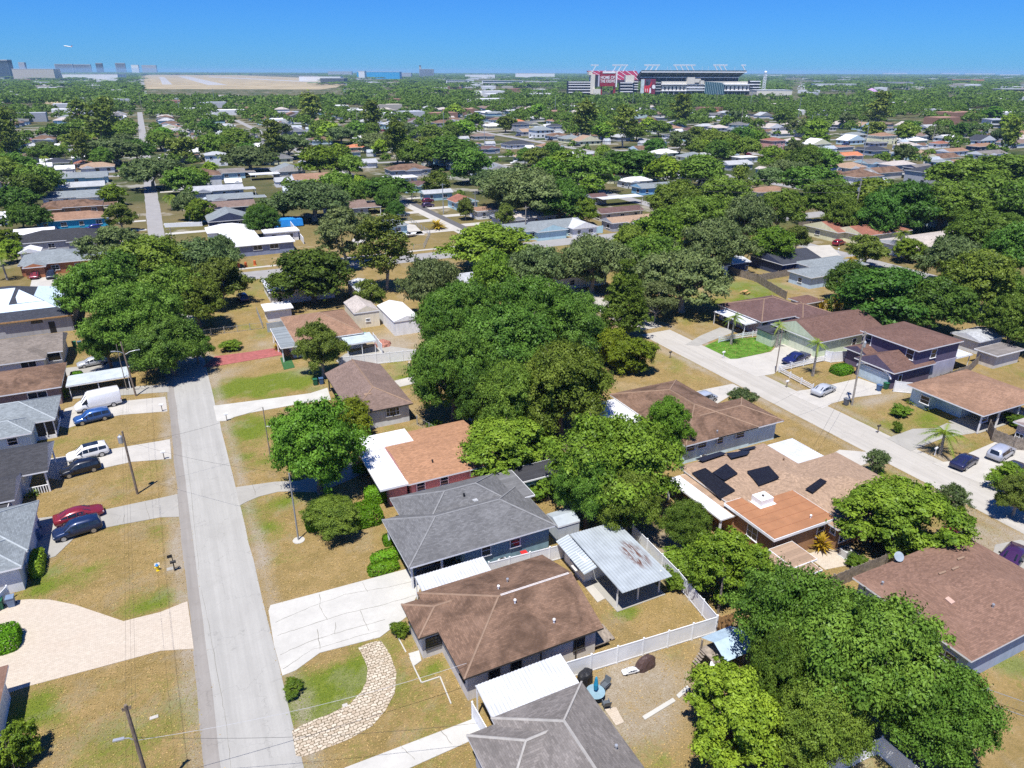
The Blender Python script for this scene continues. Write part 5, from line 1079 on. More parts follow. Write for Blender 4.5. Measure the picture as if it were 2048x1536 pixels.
l3=house('house with a pale grey hip roof and a dark screened porch', [bk(-33,-17.4,101.8,110.2,2.7,ax='x',p=.38,wr=(-33,-19.9,102.3,109.7)),bk(-33,-19.7,98.6,104,2.69,ax='x',p=.38)], W_PALEBLUE, R_BLUE, caps=CAP_B, wins=[('S',1,25,883,1.0,.9)], short='pale grey roof with screened porch')
box_part(l3,'porch_screen',-19.88,-17.9,102.35,109.6,.5,2.5,DARKTRIM); box_part(l3,'porch_wall',-19.86,-17.85,102.3,109.65,0,.5,W_WHITE)
for q in ((-17.85,102.3),(-18.85,102.3),(-17.85,106),(-17.85,109.6)): box_part(l3,'post',q[0]-.05,q[0]+.08,q[1]-.08,q[1]+.05,.5,2.7,WHITE)
house('house with a dark brown hip roof beside the white van', [bk(-34,-17.6,113.6,124.2,2.7,ax='x',p=.30)], wall_mat('wall_maroon',(.22,.16,.15)), R_BROWN, wins=[('S',0,75,790,2.3,.9,(2,1))], short='brown roof beside the white van'); house('house with a weathered grey-brown gable roof beside the silver car', [bk(-34,-18.6,130.2,140,2.7,ax='x',p=.34,e='hg'),bk(-36,-20.8,127.4,134,2.69,ax='x',p=.34)], W_LTGREY, shingle('roof_drab',(.205,.175,.150),.6,.5), wins=[('S',1,54,718,2.0,.9,(2,1)),('S',0,110,713,1.8,1.3,(1,1))], short='grey-brown roof beside the silver car')
l6=house('grey block house under construction with bluish roof underlay showing', [bk(-40,-18.3,150,170,3.0,ax='x',p=.42,e='hh')], W_BLOCK, R_SLATE, short='unfinished block house')
UND=plain('roof_underlay',(.50,.60,.70),.5,var=.12,scale=3)
for q in ([(-40,152.6),(-21.0,152.6),(-22.8,154.6),(-40,154.4)],[(-40,154.5),(-33.5,154.5),(-32.5,158.6),(-40,158.6)],[(-30.8,154.55),(-28.6,154.55),(-27.6,159.2),(-30.4,159.2)],[(-27.2,154.7),(-23.0,154.7),(-27.0,158.6),(-27.5,156.5)]):
    m=MB(); n_=len(q); zz_=[3.18+(y-150)*.42+.06 for x,y in q]; m.add([(x,y,z) for (x,y),z in zip(q,zz_)]+[(x,y,z-.04) for (x,y),z in zip(q,zz_)],[tuple(range(n_)),tuple(range(2*n_-1,n_-1,-1))]+[((i+1)%n_,i,n_+i,n_+(i+1)%n_) for i in range(n_)]); m.build('roof_underlay',UND,l6)
m=MB(); q=[(-20.4,152.2),(-20.4,168),(-24.6,164),(-24.6,156.6)]; m.add([(x,y,3.18+(-18.3-x)*.42+.06) for x,y in q],[(0,1,2,3)]); m.build('roof_underlay',UND,l6)
plate(l6,'doorway','S',150.45,-22.6,-21.6,0,2.2,BLACK,.03); window(l6,'S',150.45,-24.3,2.5,1.6,.35,DARKTRIM); box_part(l6,'fascia',-30,-18.4,149.9,149.99,2.95,3.2,TANWOOD)
canopy('low grey flat carport over the driveway behind the white van', (-17.4,-8.9,115.6,120.0), (2.0,2.15,2.15,2.0), R_GALV, [(-17,115.8),(-13.2,115.8),(-9.1,115.8),(-9.1,119.8)], name='carport', cat='carport', along='x')
house('brown-roofed house corner at the bottom-left edge', [bk(-30,-16.8,42,54.4,2.7,ax='x',p=.3)], W_WHITE, R_RED, short='house corner at the bottom-left edge'); fence('white vinyl fence at the left edge beside the bins', [(-24,65.3),(-19.6,65.9),(-18.9,67.4)],1.5)
# ---- cars near the camera
car_px('van',196,806,189,(.80,.80,.80),'white high-roof van beside the blue estate car','van',metal=0,name='parked_van'); car_px('suv',184,832,190,(.03,.10,.30),'bright blue estate car beside the white van',sc=.98); cw_=car_px('suv',175,904,189,(.80,.80,.80),'white car with a dark glass roof on the second driveway',metal=0,sc=1.0); MB().box(-1.35,.35,-.50,.50,1.70,1.765).build('glass_roof',GLASS,cw_,world=False); car_px('suv',160,934,189,(.012,.014,.022),'black hatchback beside the white car on the second driveway',sc=.93)
car_px('sedan',157,1027,9,(.24,.02,.03),'red sedan with a faded pale bonnet on the grey driveway',sc=1.0); car_px('suv',154,1055,189,(.012,.028,.085),'navy car in front of the red sedan',sc=.97); car_px('sedan',184,722,190,(.50,.52,.54),'silver hatchback under the big trees on the left',sc=.95)
car_px('boxy',1409,795,8,(.44,.48,.55),'silver-grey boxy van on the short driveway by the brown house','van',name='parked_van'); car_px('pickup',1592,716,190,(.015,.022,.11),'dark blue pickup truck at the sage green house','pickup',name='pickup_truck',sc=.98); car_px('sedan',1648,777,12,(.50,.52,.55),'silver sedan parked before the purple house'); car_px('sedan',1930,920,10,(.018,.022,.075),'dark blue sedan at the right edge driveway',sc=.98); car_px('suv',2003,903,10,(.42,.44,.50),'silver people carrier behind the dark blue sedan'); car_px('suv',2030,938,10,(.03,.032,.045),'dark car half hidden by the bush at the right edge'); car_px('sedan',2025,1112,195,(.055,.018,.075),'dark purple sedan cut by the right edge',sc=1.02); car_px('suv',1898,1068,185,(.18,.02,.02),'dark red off-roader peeping out behind the mango tree',sc=.9)
car(('suv'),17.8,53.9,2,(.01,.01,.013),'black car nosed into the open carport of the blue house',sc=.97); car('sedan',100.5,51.3,20,(.04,.04,.05),'dark car in the shade of the tan-roofed carport')
car_px('suv',72,549,262,(.20,.03,.05),'maroon car facing the street beside the black car'); car_px('suv',102,549,270,(.02,.025,.04),'black car beside the maroon car'); car_px('suv',485,594,95,(.02,.03,.11),'navy car in the shade behind the left trees'); car_px('pickup',388,405,5,(.8,.8,.8),'white pickup truck beside the palm up the left street','pickup',metal=0,name='pickup_truck'); car_px('suv',806,428,12,(.10,.14,.20),'grey-blue car on the driveway by the dark asphalt lane'); car_px('suv',856,401,10,(.16,.02,.05),'maroon car beyond the asphalt lane'); car_px('suv',856,410,10,(.06,.03,.08),'dark plum car in front of the maroon car'); car_px('suv',1678,485,12,(.28,.015,.03),'bright red car before the cream house'); car_px('sedan',212,476,262,(.8,.8,.8),'white car on the pink paved drive',metal=0); car_px('suv',186,455,190,(.02,.03,.20),'blue car behind the solar-panelled roof on the left'); car_px('suv',1262,372,12,(.20,.24,.28),'grey car before the sky blue house'); car_px('sedan',222,379,190,(.55,.57,.6),'silver car on the lawn edge up the left street')
# ---- poles and wires
P=[(*at(250,1408,8.8),8.8),(-8.25,82.2,8.3),(-8.35,112.4,8.7)]
p1=pole('near utility pole cut by the bottom edge with a white drop cable',*P[0],arms=((8.2,.5,0),),lamp=((5.6,pi*.95,.7),)); p2=pole('utility pole with a grey transformer between the left driveways',*P[1],arms=(),transf=(7.2,pi*.9)); p3=pole('leaning utility pole with two street lamp arms beside the white van',*P[2],lamp=((6.6,.1,1.6),(6.8,pi*.9,1.2)),lean=(-.4,.5))
pole('slim brown support pole beside the street light pole of the white van',-9.6,115.5,7.6,r=.07,mat=WOODF)
pole('plain grey metal pole standing in a white ring on the lawn',*at(597,1080),8.2,r=.09,mat=plain('grey_pole',(.28,.28,.27),.6),name='lawn_pole',cat='pole'); t_=sheet('ring',[(6.9+.62*cos(a),65.0+.62*sin(a)) for a in np.linspace(0,2*pi,17)[:-1]],.05,CONCW)
pole('thin dark wooden pole behind the bright maple crown',*at(541,915),7.2,r=.08,mat=WOODF); pole('tall pole with transformers and a rubbish bin by the purple house',86.7,63.2,11.4,arms=((10.6,1.2,.2),(9.6,1.0,.2)),transf=(9.3,.2),mat=PALEBARK,lean=(.3,.6)); pole('slim pole at the corner of the white picket fence',85.7,77.4,7.9,r=.1,mat=WOODF); pole('short dark utility pole behind the yellow-green tree',*at(1436,1226),5.2,r=.13,mat=WOODF); pole('tall leaning pole with crossarm beside the cream house',*at(1700,472),17.2,arms=((14.8,2.2,.3),(12.8,1.6,.3)),transf=(13.6,2.8),r=.22,mat=PALEBARK,lean=(.8,.4))
bin_('grey bin at the foot of the tall pole by the purple house',85.9,63.6,plain('bin_grey',(.13,.14,.16),.6))
for k,(dx,dz,nm) in enumerate(((.0,8.6,'uppermost'),(.35,7.4,'middle'),(-.1,6.2,'lowest'))):
    for i in range(2): a,b_=P[i],P[i+1]; wire('%s wire between the %s of the left poles'%(nm,('nearer pair','farther pair')[i]),(a[0]+dx,a[1],min(dz,a[2])),(b_[0]+dx,b_[1],min(dz,b_[2])),.5,.006)
    a=P[0]; wire('%s wire running from the near pole off the bottom edge'%nm,(a[0]+dx,a[1],dz),(a[0]+dx,8,dz),.6,.006)
WC=plain('white_cable',(.42,.42,.42),.5)
wire('white drop cable from the near pole across the street to the beige house',(P[0][0],P[0][1],5.6),(15.0,38.6,3.4),.7,.016,WC); wire('dark drop wire from the near pole to the grey-brown roof',(P[0][0],P[0][1],5.9),(13.6,33.2,3.4),.6); wire('drop wire from the transformer pole across the street to the lawn pole',(-8.2,82.2,7.0),(6.9,65.1,8.1),.6); wire('drop wire from the transformer pole to the thin dark pole',(-8.2,82.2,6.6),(*at(541,915),7.1),.6); wire('drop wire from the purple house pole over the street to the long brown house',(86.8,63.4,8.8),(66,62,3.6),.7); wire('drop wire from the purple house pole to the two-storey house',(86.8,63.4,9),(101.5,66,5.2),.5); wire('drop wire from the purple house pole to the slim fence pole',(86.8,63.4,8.6),(85.7,77.4,7.8),.4); wire('drop wire from the purple house pole to the solar-panel house',(86.8,63.4,8.4),(66,52,3.5),.7)
q_=at(1700,472); 
for k,(z,zz) in enumerate(((16.8,14),(14.9,12.2),(12.9,10.5))): wire('%s line swinging right from the tall leaning pole'%('top','middle','low')[k],(q_[0]+.8,q_[1],z),(300,85,zz),2.2,.035); wire('%s line running left from the tall leaning pole'%('top','middle','low')[k],(q_[0]+.6,q_[1],z),(110,235,zz+1),2.2,.03)
# ---- small things
for lb,px_,py_,rz in (('white mailbox beside the van driveway',325,823,0),('white mailbox beside the second left driveway',329,919,0),('white mailbox on the bright green lawn',1446,716,.1),('white mailbox on the corner lawn before the silver sedan',1573,775,.1),('white mailbox beside the palm by the dark blue sedan',1869,911,.2)): mailbox(lb,*at(px_,py_),WHITE,WHITE if 'green' in lb or 'palm' in lb else WOODF,rz)
mailbox('dark mailbox on the dry lawn at the end of the right street',*at(1340,716),DARKTRIM); mailbox('dark mailbox on the lawn before the tan-roofed carport house',*at(1755,866),DARKTRIM); mailbox('black mailbox with a small black flag by the yellow hydrant',*at(350,1142),BLACK,BLACK,0,BLACK); mailbox('white mailbox at the mouth of the white driveway',*at(454,842),WHITE); mailbox('white mailbox on the lawn before the cream house',*at(1676,505),WHITE,WHITE)
t_=thing('fire_hydrant','yellow fire hydrant with a bright blue top on the left verge','fire hydrant',(*at(316,1141),0)); YEL=plain('hydrant_yellow',(.75,.55,.02),.5); MB().lathe((0,0,0),[(.17,0),(.17,.05),(.11,.06),(.11,.5),(.16,.52),(.16,.56)],12).build('barrel',YEL,t_,world=False); MB().lathe((0,0,.56),[(.15,0),(.13,.12),(.05,.2),(.04,.26)],12).build('bonnet',plain('hydrant_blue',(.02,.22,.55),.5),t_,world=False); m=MB(); m.tube([(-.24,0,.38),(.24,0,.38)],.07,8); m.build('nozzle',YEL,t_,world=False)
sheet('valve_cover',[(a+at(314,1129)[0],b_+at(314,1129)[1]) for a,b_ in ((-.25,-.25),(.25,-.25),(.25,.25),(-.25,.25))],.04,CONC); sheet('valve_cover',[(a+at(340,1138)[0],b_+at(340,1138)[1]) for a,b_ in ((-.3,-.25),(.3,-.25),(.3,.25),(-.3,.25))],.04,CONCG); sheet('valve_cover',[(a+at(308,1435)[0],b_+at(308,1435)[1]) for a,b_ in ((-.3,-.15),(.3,-.15),(.3,.15),(-.3,.15))],.05,CONC); sheet('valve_cover',[(a+at(690,1411)[0],b_+at(690,1411)[1]) for a,b_ in ((-.2,-.15),(.2,-.15),(.2,.15),(-.2,.15))],.05,CONC)
bin_('blue-grey wheelie bin on the cream paver drive',*at(25,1212),plain('bin_slate',(.16,.22,.32),.5)); bin_('green wheelie bin at the left edge beside the cream drive',*at(2,1218),BING); bin_('blue wheelie bin by the screened porch',*at(125,836),BINB); bin_('green wheelie bin beyond the silver hatchback',*at(150,694),BING); bin_('blue wheelie bin beyond the silver hatchback',*at(161,694),BINB); bin_('dark blue bin beside the garage of the purple house',*at(1757,782),BINB); bin_('green bin beside the garage of the purple house',*at(1771,778),BING); bin_('green bin under the olive tree by the taupe roof',*at(631,770),BING); bin_('dark blue bin under the olive tree by the taupe roof',*at(643,768),BINB); bin_('blue bin at the wall of the blue-grey roofed house',*at(78,1078),BINB); bin_('second blue bin nearer the camera at the blue-grey roofed house',*at(76,1060),BINB)
cover('patio_umbrella','closed beige patio umbrella on the lawn behind the taupe roof','umbrella',*at(820,750),[(.05,0),(.05,1.0),(.28,1.1),(.30,1.4),(.16,2.2),(.04,2.4)],plain('beige_cloth',(.55,.47,.40),.8))
# ---- back yards by the tan-roofed house
fence('white vinyl fence behind the taupe-roofed house', [(21.8,108.6),(22,110.3),(28,109.3),(34.6,108.2)],1.8); canopy('grey-blue carport roof in the cluttered yard', (24.3,29.5,114.2,118.3), (2.3,2.3,2.5,2.5), metal_roof('roof_grey_blue',(.42,.48,.50)), [(24.5,114.4),(27,114.4),(29.3,114.4)], name='carport', cat='carport')
house('cream metal garage with an arched-looking pale roof in the cluttered yard', [bk(29.2,34.2,128,136,3.0,ax='y',e='gg',p=.45,oh=.1)], wall_mat('wall_cream_metal',(.60,.54,.42)), R_PALE, wins=[('S',0,736,640,.7,.5)], name='garage', cat='garage', short='cream metal garage'); house('white metal garage with a bright roof beside the big tree mass', [bk(34.8,40,121,132,2.7,ax='y',e='gg',p=.3,oh=.1)], W_WHITE, R_WHITE, name='garage', cat='garage', short='white metal garage'); house('narrow metal shed with a white and blue roof behind the yard', [bk(33.8,38.5,142,152,2.6,ax='y',e='gg',p=.25,oh=.1)], wall_mat('wall_tan_metal',(.42,.38,.32)), R_WOFF, name='shed', cat='shed', short='narrow metal shed'); house('flat white shed beside the chain-link enclosure', [bk(14.5,20,139,144,2.3,ax='f')], W_WHITE, R_WHITE, name='shed', cat='shed', short='flat white shed')
house('white-roofed house in the shade behind the left trees', [bk(17,31,150,162,2.7,ax='x',p=.2)], W_WHITE, R_WOFF, wins=[('S',0,560,600,1,1)], short='white-roofed shaded house'); fence('corrugated metal fence behind the tan-roofed house', [(14,133.4),(24,134.2),(28.6,134)],1.8,'wall',R_GALV); fence('chain-link enclosure on the dry lawn by the shed', [(2,136.5),(13.5,136.2),(13.8,146)],1.2,'chain',GALV); fence('white vinyl side fence beside the grey-blue carport', [(30.2,113.5),(30.4,119.5)],1.8)
cover('covered_pool','small teal covered paddling pool in the cluttered yard','pool',*at(725,675),[(1.5,0),(1.5,.5),(1.3,.6)],TEAL); cover('rubble_heap','heap of reddish junk by the white garage','junk heap',*at(765,690),[(1.6,0),(1.3,.5),(.6,.9)],plain('junk_red',(.32,.14,.10),.8,var=.5,scale=6)); house('grey metal shed in the shade of the central tree mass', [bk(33.9,37.3,82.6,86.5,2.1,ax='x',e='gg',p=.25,oh=.1)], wall_mat('wall_shed_grey',(.46,.49,.50)), R_GALV, name='shed', cat='shed', short='grey shed under the trees'); fence('short chain-link fence beside the taupe-roofed house', [(26.8,85),(28.4,79.5)],1.3,'chain',GALV)
sheet('green_mat',[at(560,716),at(580,712),at(590,735),at(568,740)],.06,plain('astro_green',(.03,.10,.03),.9))
# ------------------------------------------------------------------ trees one can tell apart: (species, crown centre px, py, crown width px, height or None, label)
T = [
 ('bright',628,890,195,11.5,'fresh green maple on the lawn before the pink house'), ('round',704,836,95,5.2,'olive-yellow ball tree beyond the fresh green maple'), ('olive',641,695,100,9.0,'olive-green egg-shaped tree before the tan-roofed house'),
 ('oak',668,1030,125,3.6,'small feathery green tree among clipped hedges on the lawn'),
 ('mango',1012,888,185,6.5,'dense glossy round tree between the pink house and the tree mass'), ('bright',1235,925,255,11.5,'large fresh green tree over the tin carport'), ('oak',1175,975,130,9,'lower green limb-like tree leaning over the metal carport'), ('bright',1335,850,85,8.5,'green tree in front of the long brown house'), ('oak',1372,1050,95,6.0,'green tree hanging over the white flat roof strip'), ('oak',1255,1005,130,8,'dark tree crown just beyond the rusty tin roof'),
 ('oak',1125,775,215,13,'grey-green oak on the right side of the central tree mass'), ('dark',1010,700,210,13.5,'tall dark oak in the middle of the central tree mass'), ('oak',905,745,170,13,'broad oak on the left flank of the central tree mass'), ('oak',920,640,170,13.5,'oak at the upper left of the central tree mass'), ('bright',985,560,90,13,'light green treetop crowning the central tree mass'), ('oak',1060,630,200,14,'oak at the top of the central tree mass'), ('oak',1020,800,150,11.5,'oak at the lower front of the central tree mass'), ('dark',1150,650,140,11,'dark tree between the central mass and the cedar'), ('live',860,570,120,11,'grey mossy tree beyond the central tree mass'), ('dark',950,790,110,9,'dark low tree above the grey shed'),
 ('cedar',1252,590,108,14.5,'dark conical cedar at the end of the right street'), ('round',1268,708,92,5.8,'olive-yellow rounded tree nearer the street end'), ('round',1225,690,80,6.2,'olive-yellow rounded tree behind its twin at the street end'), ('live',1370,560,185,12,'broad mossy live oak shading the end of the right street'), ('loose',1310,600,110,8,'open-crowned tree behind the olive-yellow pair'), ('live',1325,525,110,11,'mossy grey tree behind the broad live oak'),
 ('oak',185,580,130,12,'oak over the unfinished block house'), ('oak',270,640,180,13.5,'tall oak in the middle of the left tree clump'), ('dark',335,690,140,9.5,'dark tree reaching over the street beside the red driveway'), ('oak',300,530,190,13,'broad oak at the back of the left tree clump'), ('live',400,525,150,11,'loose live oak at the cross street corner'), ('oak',210,680,90,9,'small oak over the silver hatchback'), ('oak',390,600,120,10,'oak over the shaded navy car'), ('dark',240,560,120,12,'dark oak between the other left clump trees'), ('olive',440,560,110,10,'olive tree in front of the white-roofed corner house'), ('loose',230,500,120,12,'feathery tree over the orange-brick house'), ('oak',345,590,130,12,'round oak in the middle of the left clump by the street'), ('bright',390,690,60,6,'fresh green branchy tree at the street edge'),
 ('dark',622,548,170,11,'dark round tree over the shaded white-roofed house'), ('loose',690,470,140,14,'grey open tree left of the tall feathery tree'), ('tall',768,500,100,16,'tall feathery olive tree at the cross street'), ('olive',740,590,60,7,'thin olive tree beyond the narrow metal shed'),
 ('lime',1455,1125,165,7,'yellow-green tree with pale flowers between the vinyl fence and shed'), ('mango',1800,1030,215,7.2,'big dense mango tree beside the solar-panel house'), ('oak',1600,1250,260,10,'large oak nearest the vinyl fence at the bottom right'), ('oak',1730,1330,320,11,'large oak in the middle of the bottom-right clump'), ('oak',1870,1430,230,8.5,'wide oak spreading over the dry grass at the bottom right'), ('oak',1640,1450,190,7.5,'lower oak over the shaded vinyl fence'), ('lime',1470,1425,215,7.2,'bright yellow-green tree at the bottom edge'), ('oak',1560,1350,140,8.5,'oak right behind the bright yellow-green tree'),
 ('dark',1775,590,200,11,'dense dark tree behind the sage green house'), ('dark',1870,610,150,10.5,'dark tree behind the two-storey purple house'), ('oak',1960,560,170,13,'big oak with a pale trunk near the right edge'), ('oak',2030,640,120,10,'oak cut by the right edge below the woods'), ('dark',1700,560,90,8.5,'dark small tree left of the dense dark tree'), ('live',1900,520,130,11,'grey-green oak above the dense dark tree'),
 ('wispy',1482,797,58,3.0,'wispy pale shrub on the verge by the right street'), ('wispy',1757,925,46,3.2,'thin crepe myrtle in a white ring by the solar-panel house'), ('wispy',1905,1000,66,3.6,'thin crepe myrtle beyond the mango tree'), ('bush',2020,950,70,2.8,'leafy bush over the dark car at the right edge'), ('olive',2040,990,90,5,'olive tree at the right edge throwing shade on the street'), ('bush',460,690,42,1.7,'small bright bush on the dry lawn'), ('bush',30,1490,90,3.2,'dark round shrub at the bottom-left corner'),('lime',2035,660,60,5,'small yellow-green tree at the right edge'),
 # middle distance
 ('bright',980,490,170,11,None), ('live',1075,540,140,11,None), ('live',1185,525,150,12,None), ('oak',1300,520,130,12,None), ('oak',1395,440,140,14,None), ('bright',1320,470,120,13,None), ('oak',1260,490,90,11,None), ('live',1430,490,140,13,None), ('live',1490,440,120,14,None), ('bright',1545,490,95,10,None), ('oak',1350,400,120,13,None), ('oak',1450,390,110,13,None), ('tall',1480,370,40,15,None), ('olive',1595,475,50,7,None), 
 ('oak',1560,420,100,13,None), ('oak',1660,400,120,14,None), ('dark',1620,360,110,12,None), ('oak',1740,400,130,14,None), ('dark',1810,410,140,15,None), ('oak',1890,410,150,15,None), ('dark',1970,400,150,15,None), ('oak',2030,410,120,15,None), ('oak',1930,350,130,13,None), ('dark',2010,340,120,13,None), ('oak',1960,470,140,13,None), ('dark',2030,500,110,13,None), ('dark',1760,430,90,13,None), ('oak',1690,430,70,12,None), ('mango',1818,498,60,6,None), ('olive',1735,500,80,8,None), ('oak',2000,580,110,10,None),
 ('bright',640,320,98,14,None), ('live',625,400,165,12,None), ('dark',520,430,72,7,None), ('dark',765,378,115,10,None), ('dark',900,300,125,15,None), ('dark',940,330,90,14,None), ('oak',830,310,80,12,None), ('live',1055,385,200,15,None), ('dark',1120,400,130,13,None), ('live',1010,370,110,13,None), ('oak',1180,345,110,14,None), ('bright',1165,420,70,9,None), ('lime',1330,340,80,12,None), ('dark',1265,330,120,13,None), ('oak',1400,340,110,13,None), ('olive',870,365,60,9,None), ('olive',1010,430,40,8,None),
 ('live',230,300,120,13,None), ('live',300,345,120,12,None), ('dark',270,300,80,12,None), ('oak',365,360,80,10,None), ('oak',75,360,90,12,None), ('dark',30,330,90,12,None), ('dark',25,400,80,10,None), ('oak',40,430,60,8,None), ('dark',95,305,60,9,None), ('live',500,315,120,12,None), ('oak',425,290,90,13,None), ('live',575,290,90,13,None), ('oak',470,275,80,12,None), ('olive',150,280,60,9,None), ('lime',20,500,55,6,None), ('live',375,410,60,9,None), ('oak',320,280,70,11,None), ('live',445,500,60,8,None), ('lime',420,340,40,8,None), ('mango',10,480,50,6,None), ('oak',700,330,70,10,None), ('lime',720,370,40,8,None), ('dark',790,420,40,6,None), ('olive',930,415,40,7,None),
]
NEARLBL = {}
pend = []
for (sp, cx, cy, wpx, h, lb) in T:
    rr = random.Random(cx*7+cy); t = tree_px(sp, cx, cy, wpx, h, lb, rnd=rr)
    if lb is None: pend.append(t)
for args in ((830,1108,0,0),): pass
hg = lambda lb, px, py, rx, ry, h, **k: hedge(lb, (*at(px, py), rx, ry), h, **k)
hg('round clipped bright hedge behind the feathery tree on the lawn',728,1040,1.9,1.7,1.7); hg('clipped hedge at the left of the feathery lawn tree',637,1052,1.3,1.0,1.3); hg('bright clipped hedge along the white driveway, far half',772,1118,1.5,.75,.9); hg('bright clipped hedge along the white driveway, near half',767,1140,1.5,.75,.85); hg('small bright hedge at the corner of the pink house',752,1000,1.2,1.1,1.6); hg('hedge cut by the left edge on the cream paver drive',8,1290,1.3,1.4,1.5); hg('leafy hedge against the blue-grey roofed house',78,1135,.6,1.9,1.4,mat='lime'); hg('clipped hedge at the front of the purple house',1682,745,1.7,1.3,1.3); hg('ball shrub beside the low grey carport',155,758,.9,.9,1.2); hg('small dark hedge at the grey carport corner of the blue house',778,1086,.6,.6,1.0)
hg('long hedge up the left street beyond the turquoise house',221,410,4.5,1.0,1.6,size=.4); hg('hedge pair member nearer the left street on the right side',388,438,2.5,2.0,2.2,size=.4); hg('narrow hedge beside the pink paved drive',246,476,.7,3.5,1.8,size=.4)
for sp,cx,cy,w_,h,lb in (('bush',800,1258,36,1.4,'scrubby bush at the corner of the beige house'),('bush',588,1372,44,.9,'sprawling low bush by the road and cobbled path'),('bush',1710,1090+30,40,1.3,'small bush behind the solar-panel house fence'),('bush',725,935,40,1.5,'small shrub by the pink house path'),('bush',790,985,20,1.0,'young shrub at the pink house wall, first from the corner'),('bush',825,976,20,1.0,'young shrub at the pink house wall, second from the corner'),('bush',860,972,18,1.0,'young shrub at the pink house wall, third from the corner'),('bush',1000,950,60,1.6,'loose grey bush between the pink house and the mango tree'),('bush',1375,1120,90,2.4,'bush along the white rear fence'),('bush',1350,1160,50,1.6,'smaller bush at the white rear fence near the carport'),('bush',1090,975,60,2.2,'bright bush at the end of the blue outbuilding'),('bush',1800,820,40,1.6,'bush at the corner of the tan-roofed carport house'),('bush',2035,815+25,50,1.5,'bright bush at the right edge by the dark fence'),('bush',1795,888-35,18,1.6,'tiny sapling in a ring on the lawn'),('bush',870,850,36,1.2,'low bush near the shaded grey shed'),('bush',1150,1090,20,1.0,'small shrub beside the metal carport'),('bush',1475,790+320,30,1.2,'low bush beyond the timber gate')):
    tree_px(sp,cx,cy,w_,h,lb,name='shrub',cat='shrub',rnd=random.Random(cx))
t_=hedge('pink flowering bougainvillea at the porch of the pink house',(*at(722,938),.8,.9),1.3,'pink',name='shrub',size=.16)
tuft('golden bamboo-like plant behind the solar-panel house',*at(1640,1100),1.3,2.4,'gold',60); tuft('spiky yellow-green plant at the bottom-right house wall',*at(1925,1375),1.8,1.6,'lime',70); 
for k,(px_,py_) in enumerate(((1822,808),(1838,812),(1852,820))): tuft('dark reddish cordyline plant at the carport house, %s from the corner'%('first','second','third')[k],*at(px_,py_),.9,1.2,'pink' if 0 else 'round',30)
tuft('bright fan plant beside the van-side brown house',*at(128,795),1.4,2.0,'lime',50); tuft('yellow shrub plant at the red driveway entrance',*at(555,700),1.1,1.4,'gold',40); tuft('yellowish palm shrub by the asphalt lane',*at(875,458),3.2,3.6,'gold',70); tuft('green plant at the porch of the charcoal-roofed house',*at(65,992),.9,1.1,'palm',36)
x_,y_=at(1880,908); palm(x_,y_,3.0,2.9,'arching palm on the verge beside the dark blue sedan',nfr=26); palm(*at(1625,752),5.6,1.9,'slim palm on the corner lawn beside the blue pickup'); palm(*at(1462,688),5.2,2.1,'slim palm at the end of the bright green lawn'); palm(*at(1552,695),4.2,1.7,'small palm beside the slim pole and picket fence'); palm(*at(1795,515),6.5,3.0,'bushy palm left of the pale grey-tan roof',nfr=26,skirt=True); palm(*at(1690,600),9,1.8,'palm with a shaggy brown skirt behind the lavender house',mat='gold',skirt=True); palm(*at(345,420),4.5,3.2,'palm beside the white pickup up the left street',fan=True); palm(*at(15,560),6,2.6,'fan palm at the left edge beside the parked maroon car',fan=True); palm(*at(738,395),5,3,'young palm by the asphalt lane, nearer the lane'); palm(*at(825,395),5,3,'young palm by the asphalt lane, farther from the lane')
for k in range(4): tuft('golden palm clump behind the tan shed, %s'%('leftmost','second from left','third from left','rightmost')[k],*at(1640+k*17,628-k*3),1.9,4.6,'gold' if k%2==0 else 'olive',40)
for px_,py_,h in ((95,325+20,5),(130,318,5),(190,300,6),(1275,355,6),(1300,340,6),(1230,270,7),(660,300,5)): palm(*at(px_,py_),h+2,2.6,'small fan palm among the far roofs and oaks',fan=True,group='small fan palms among the far roofs')

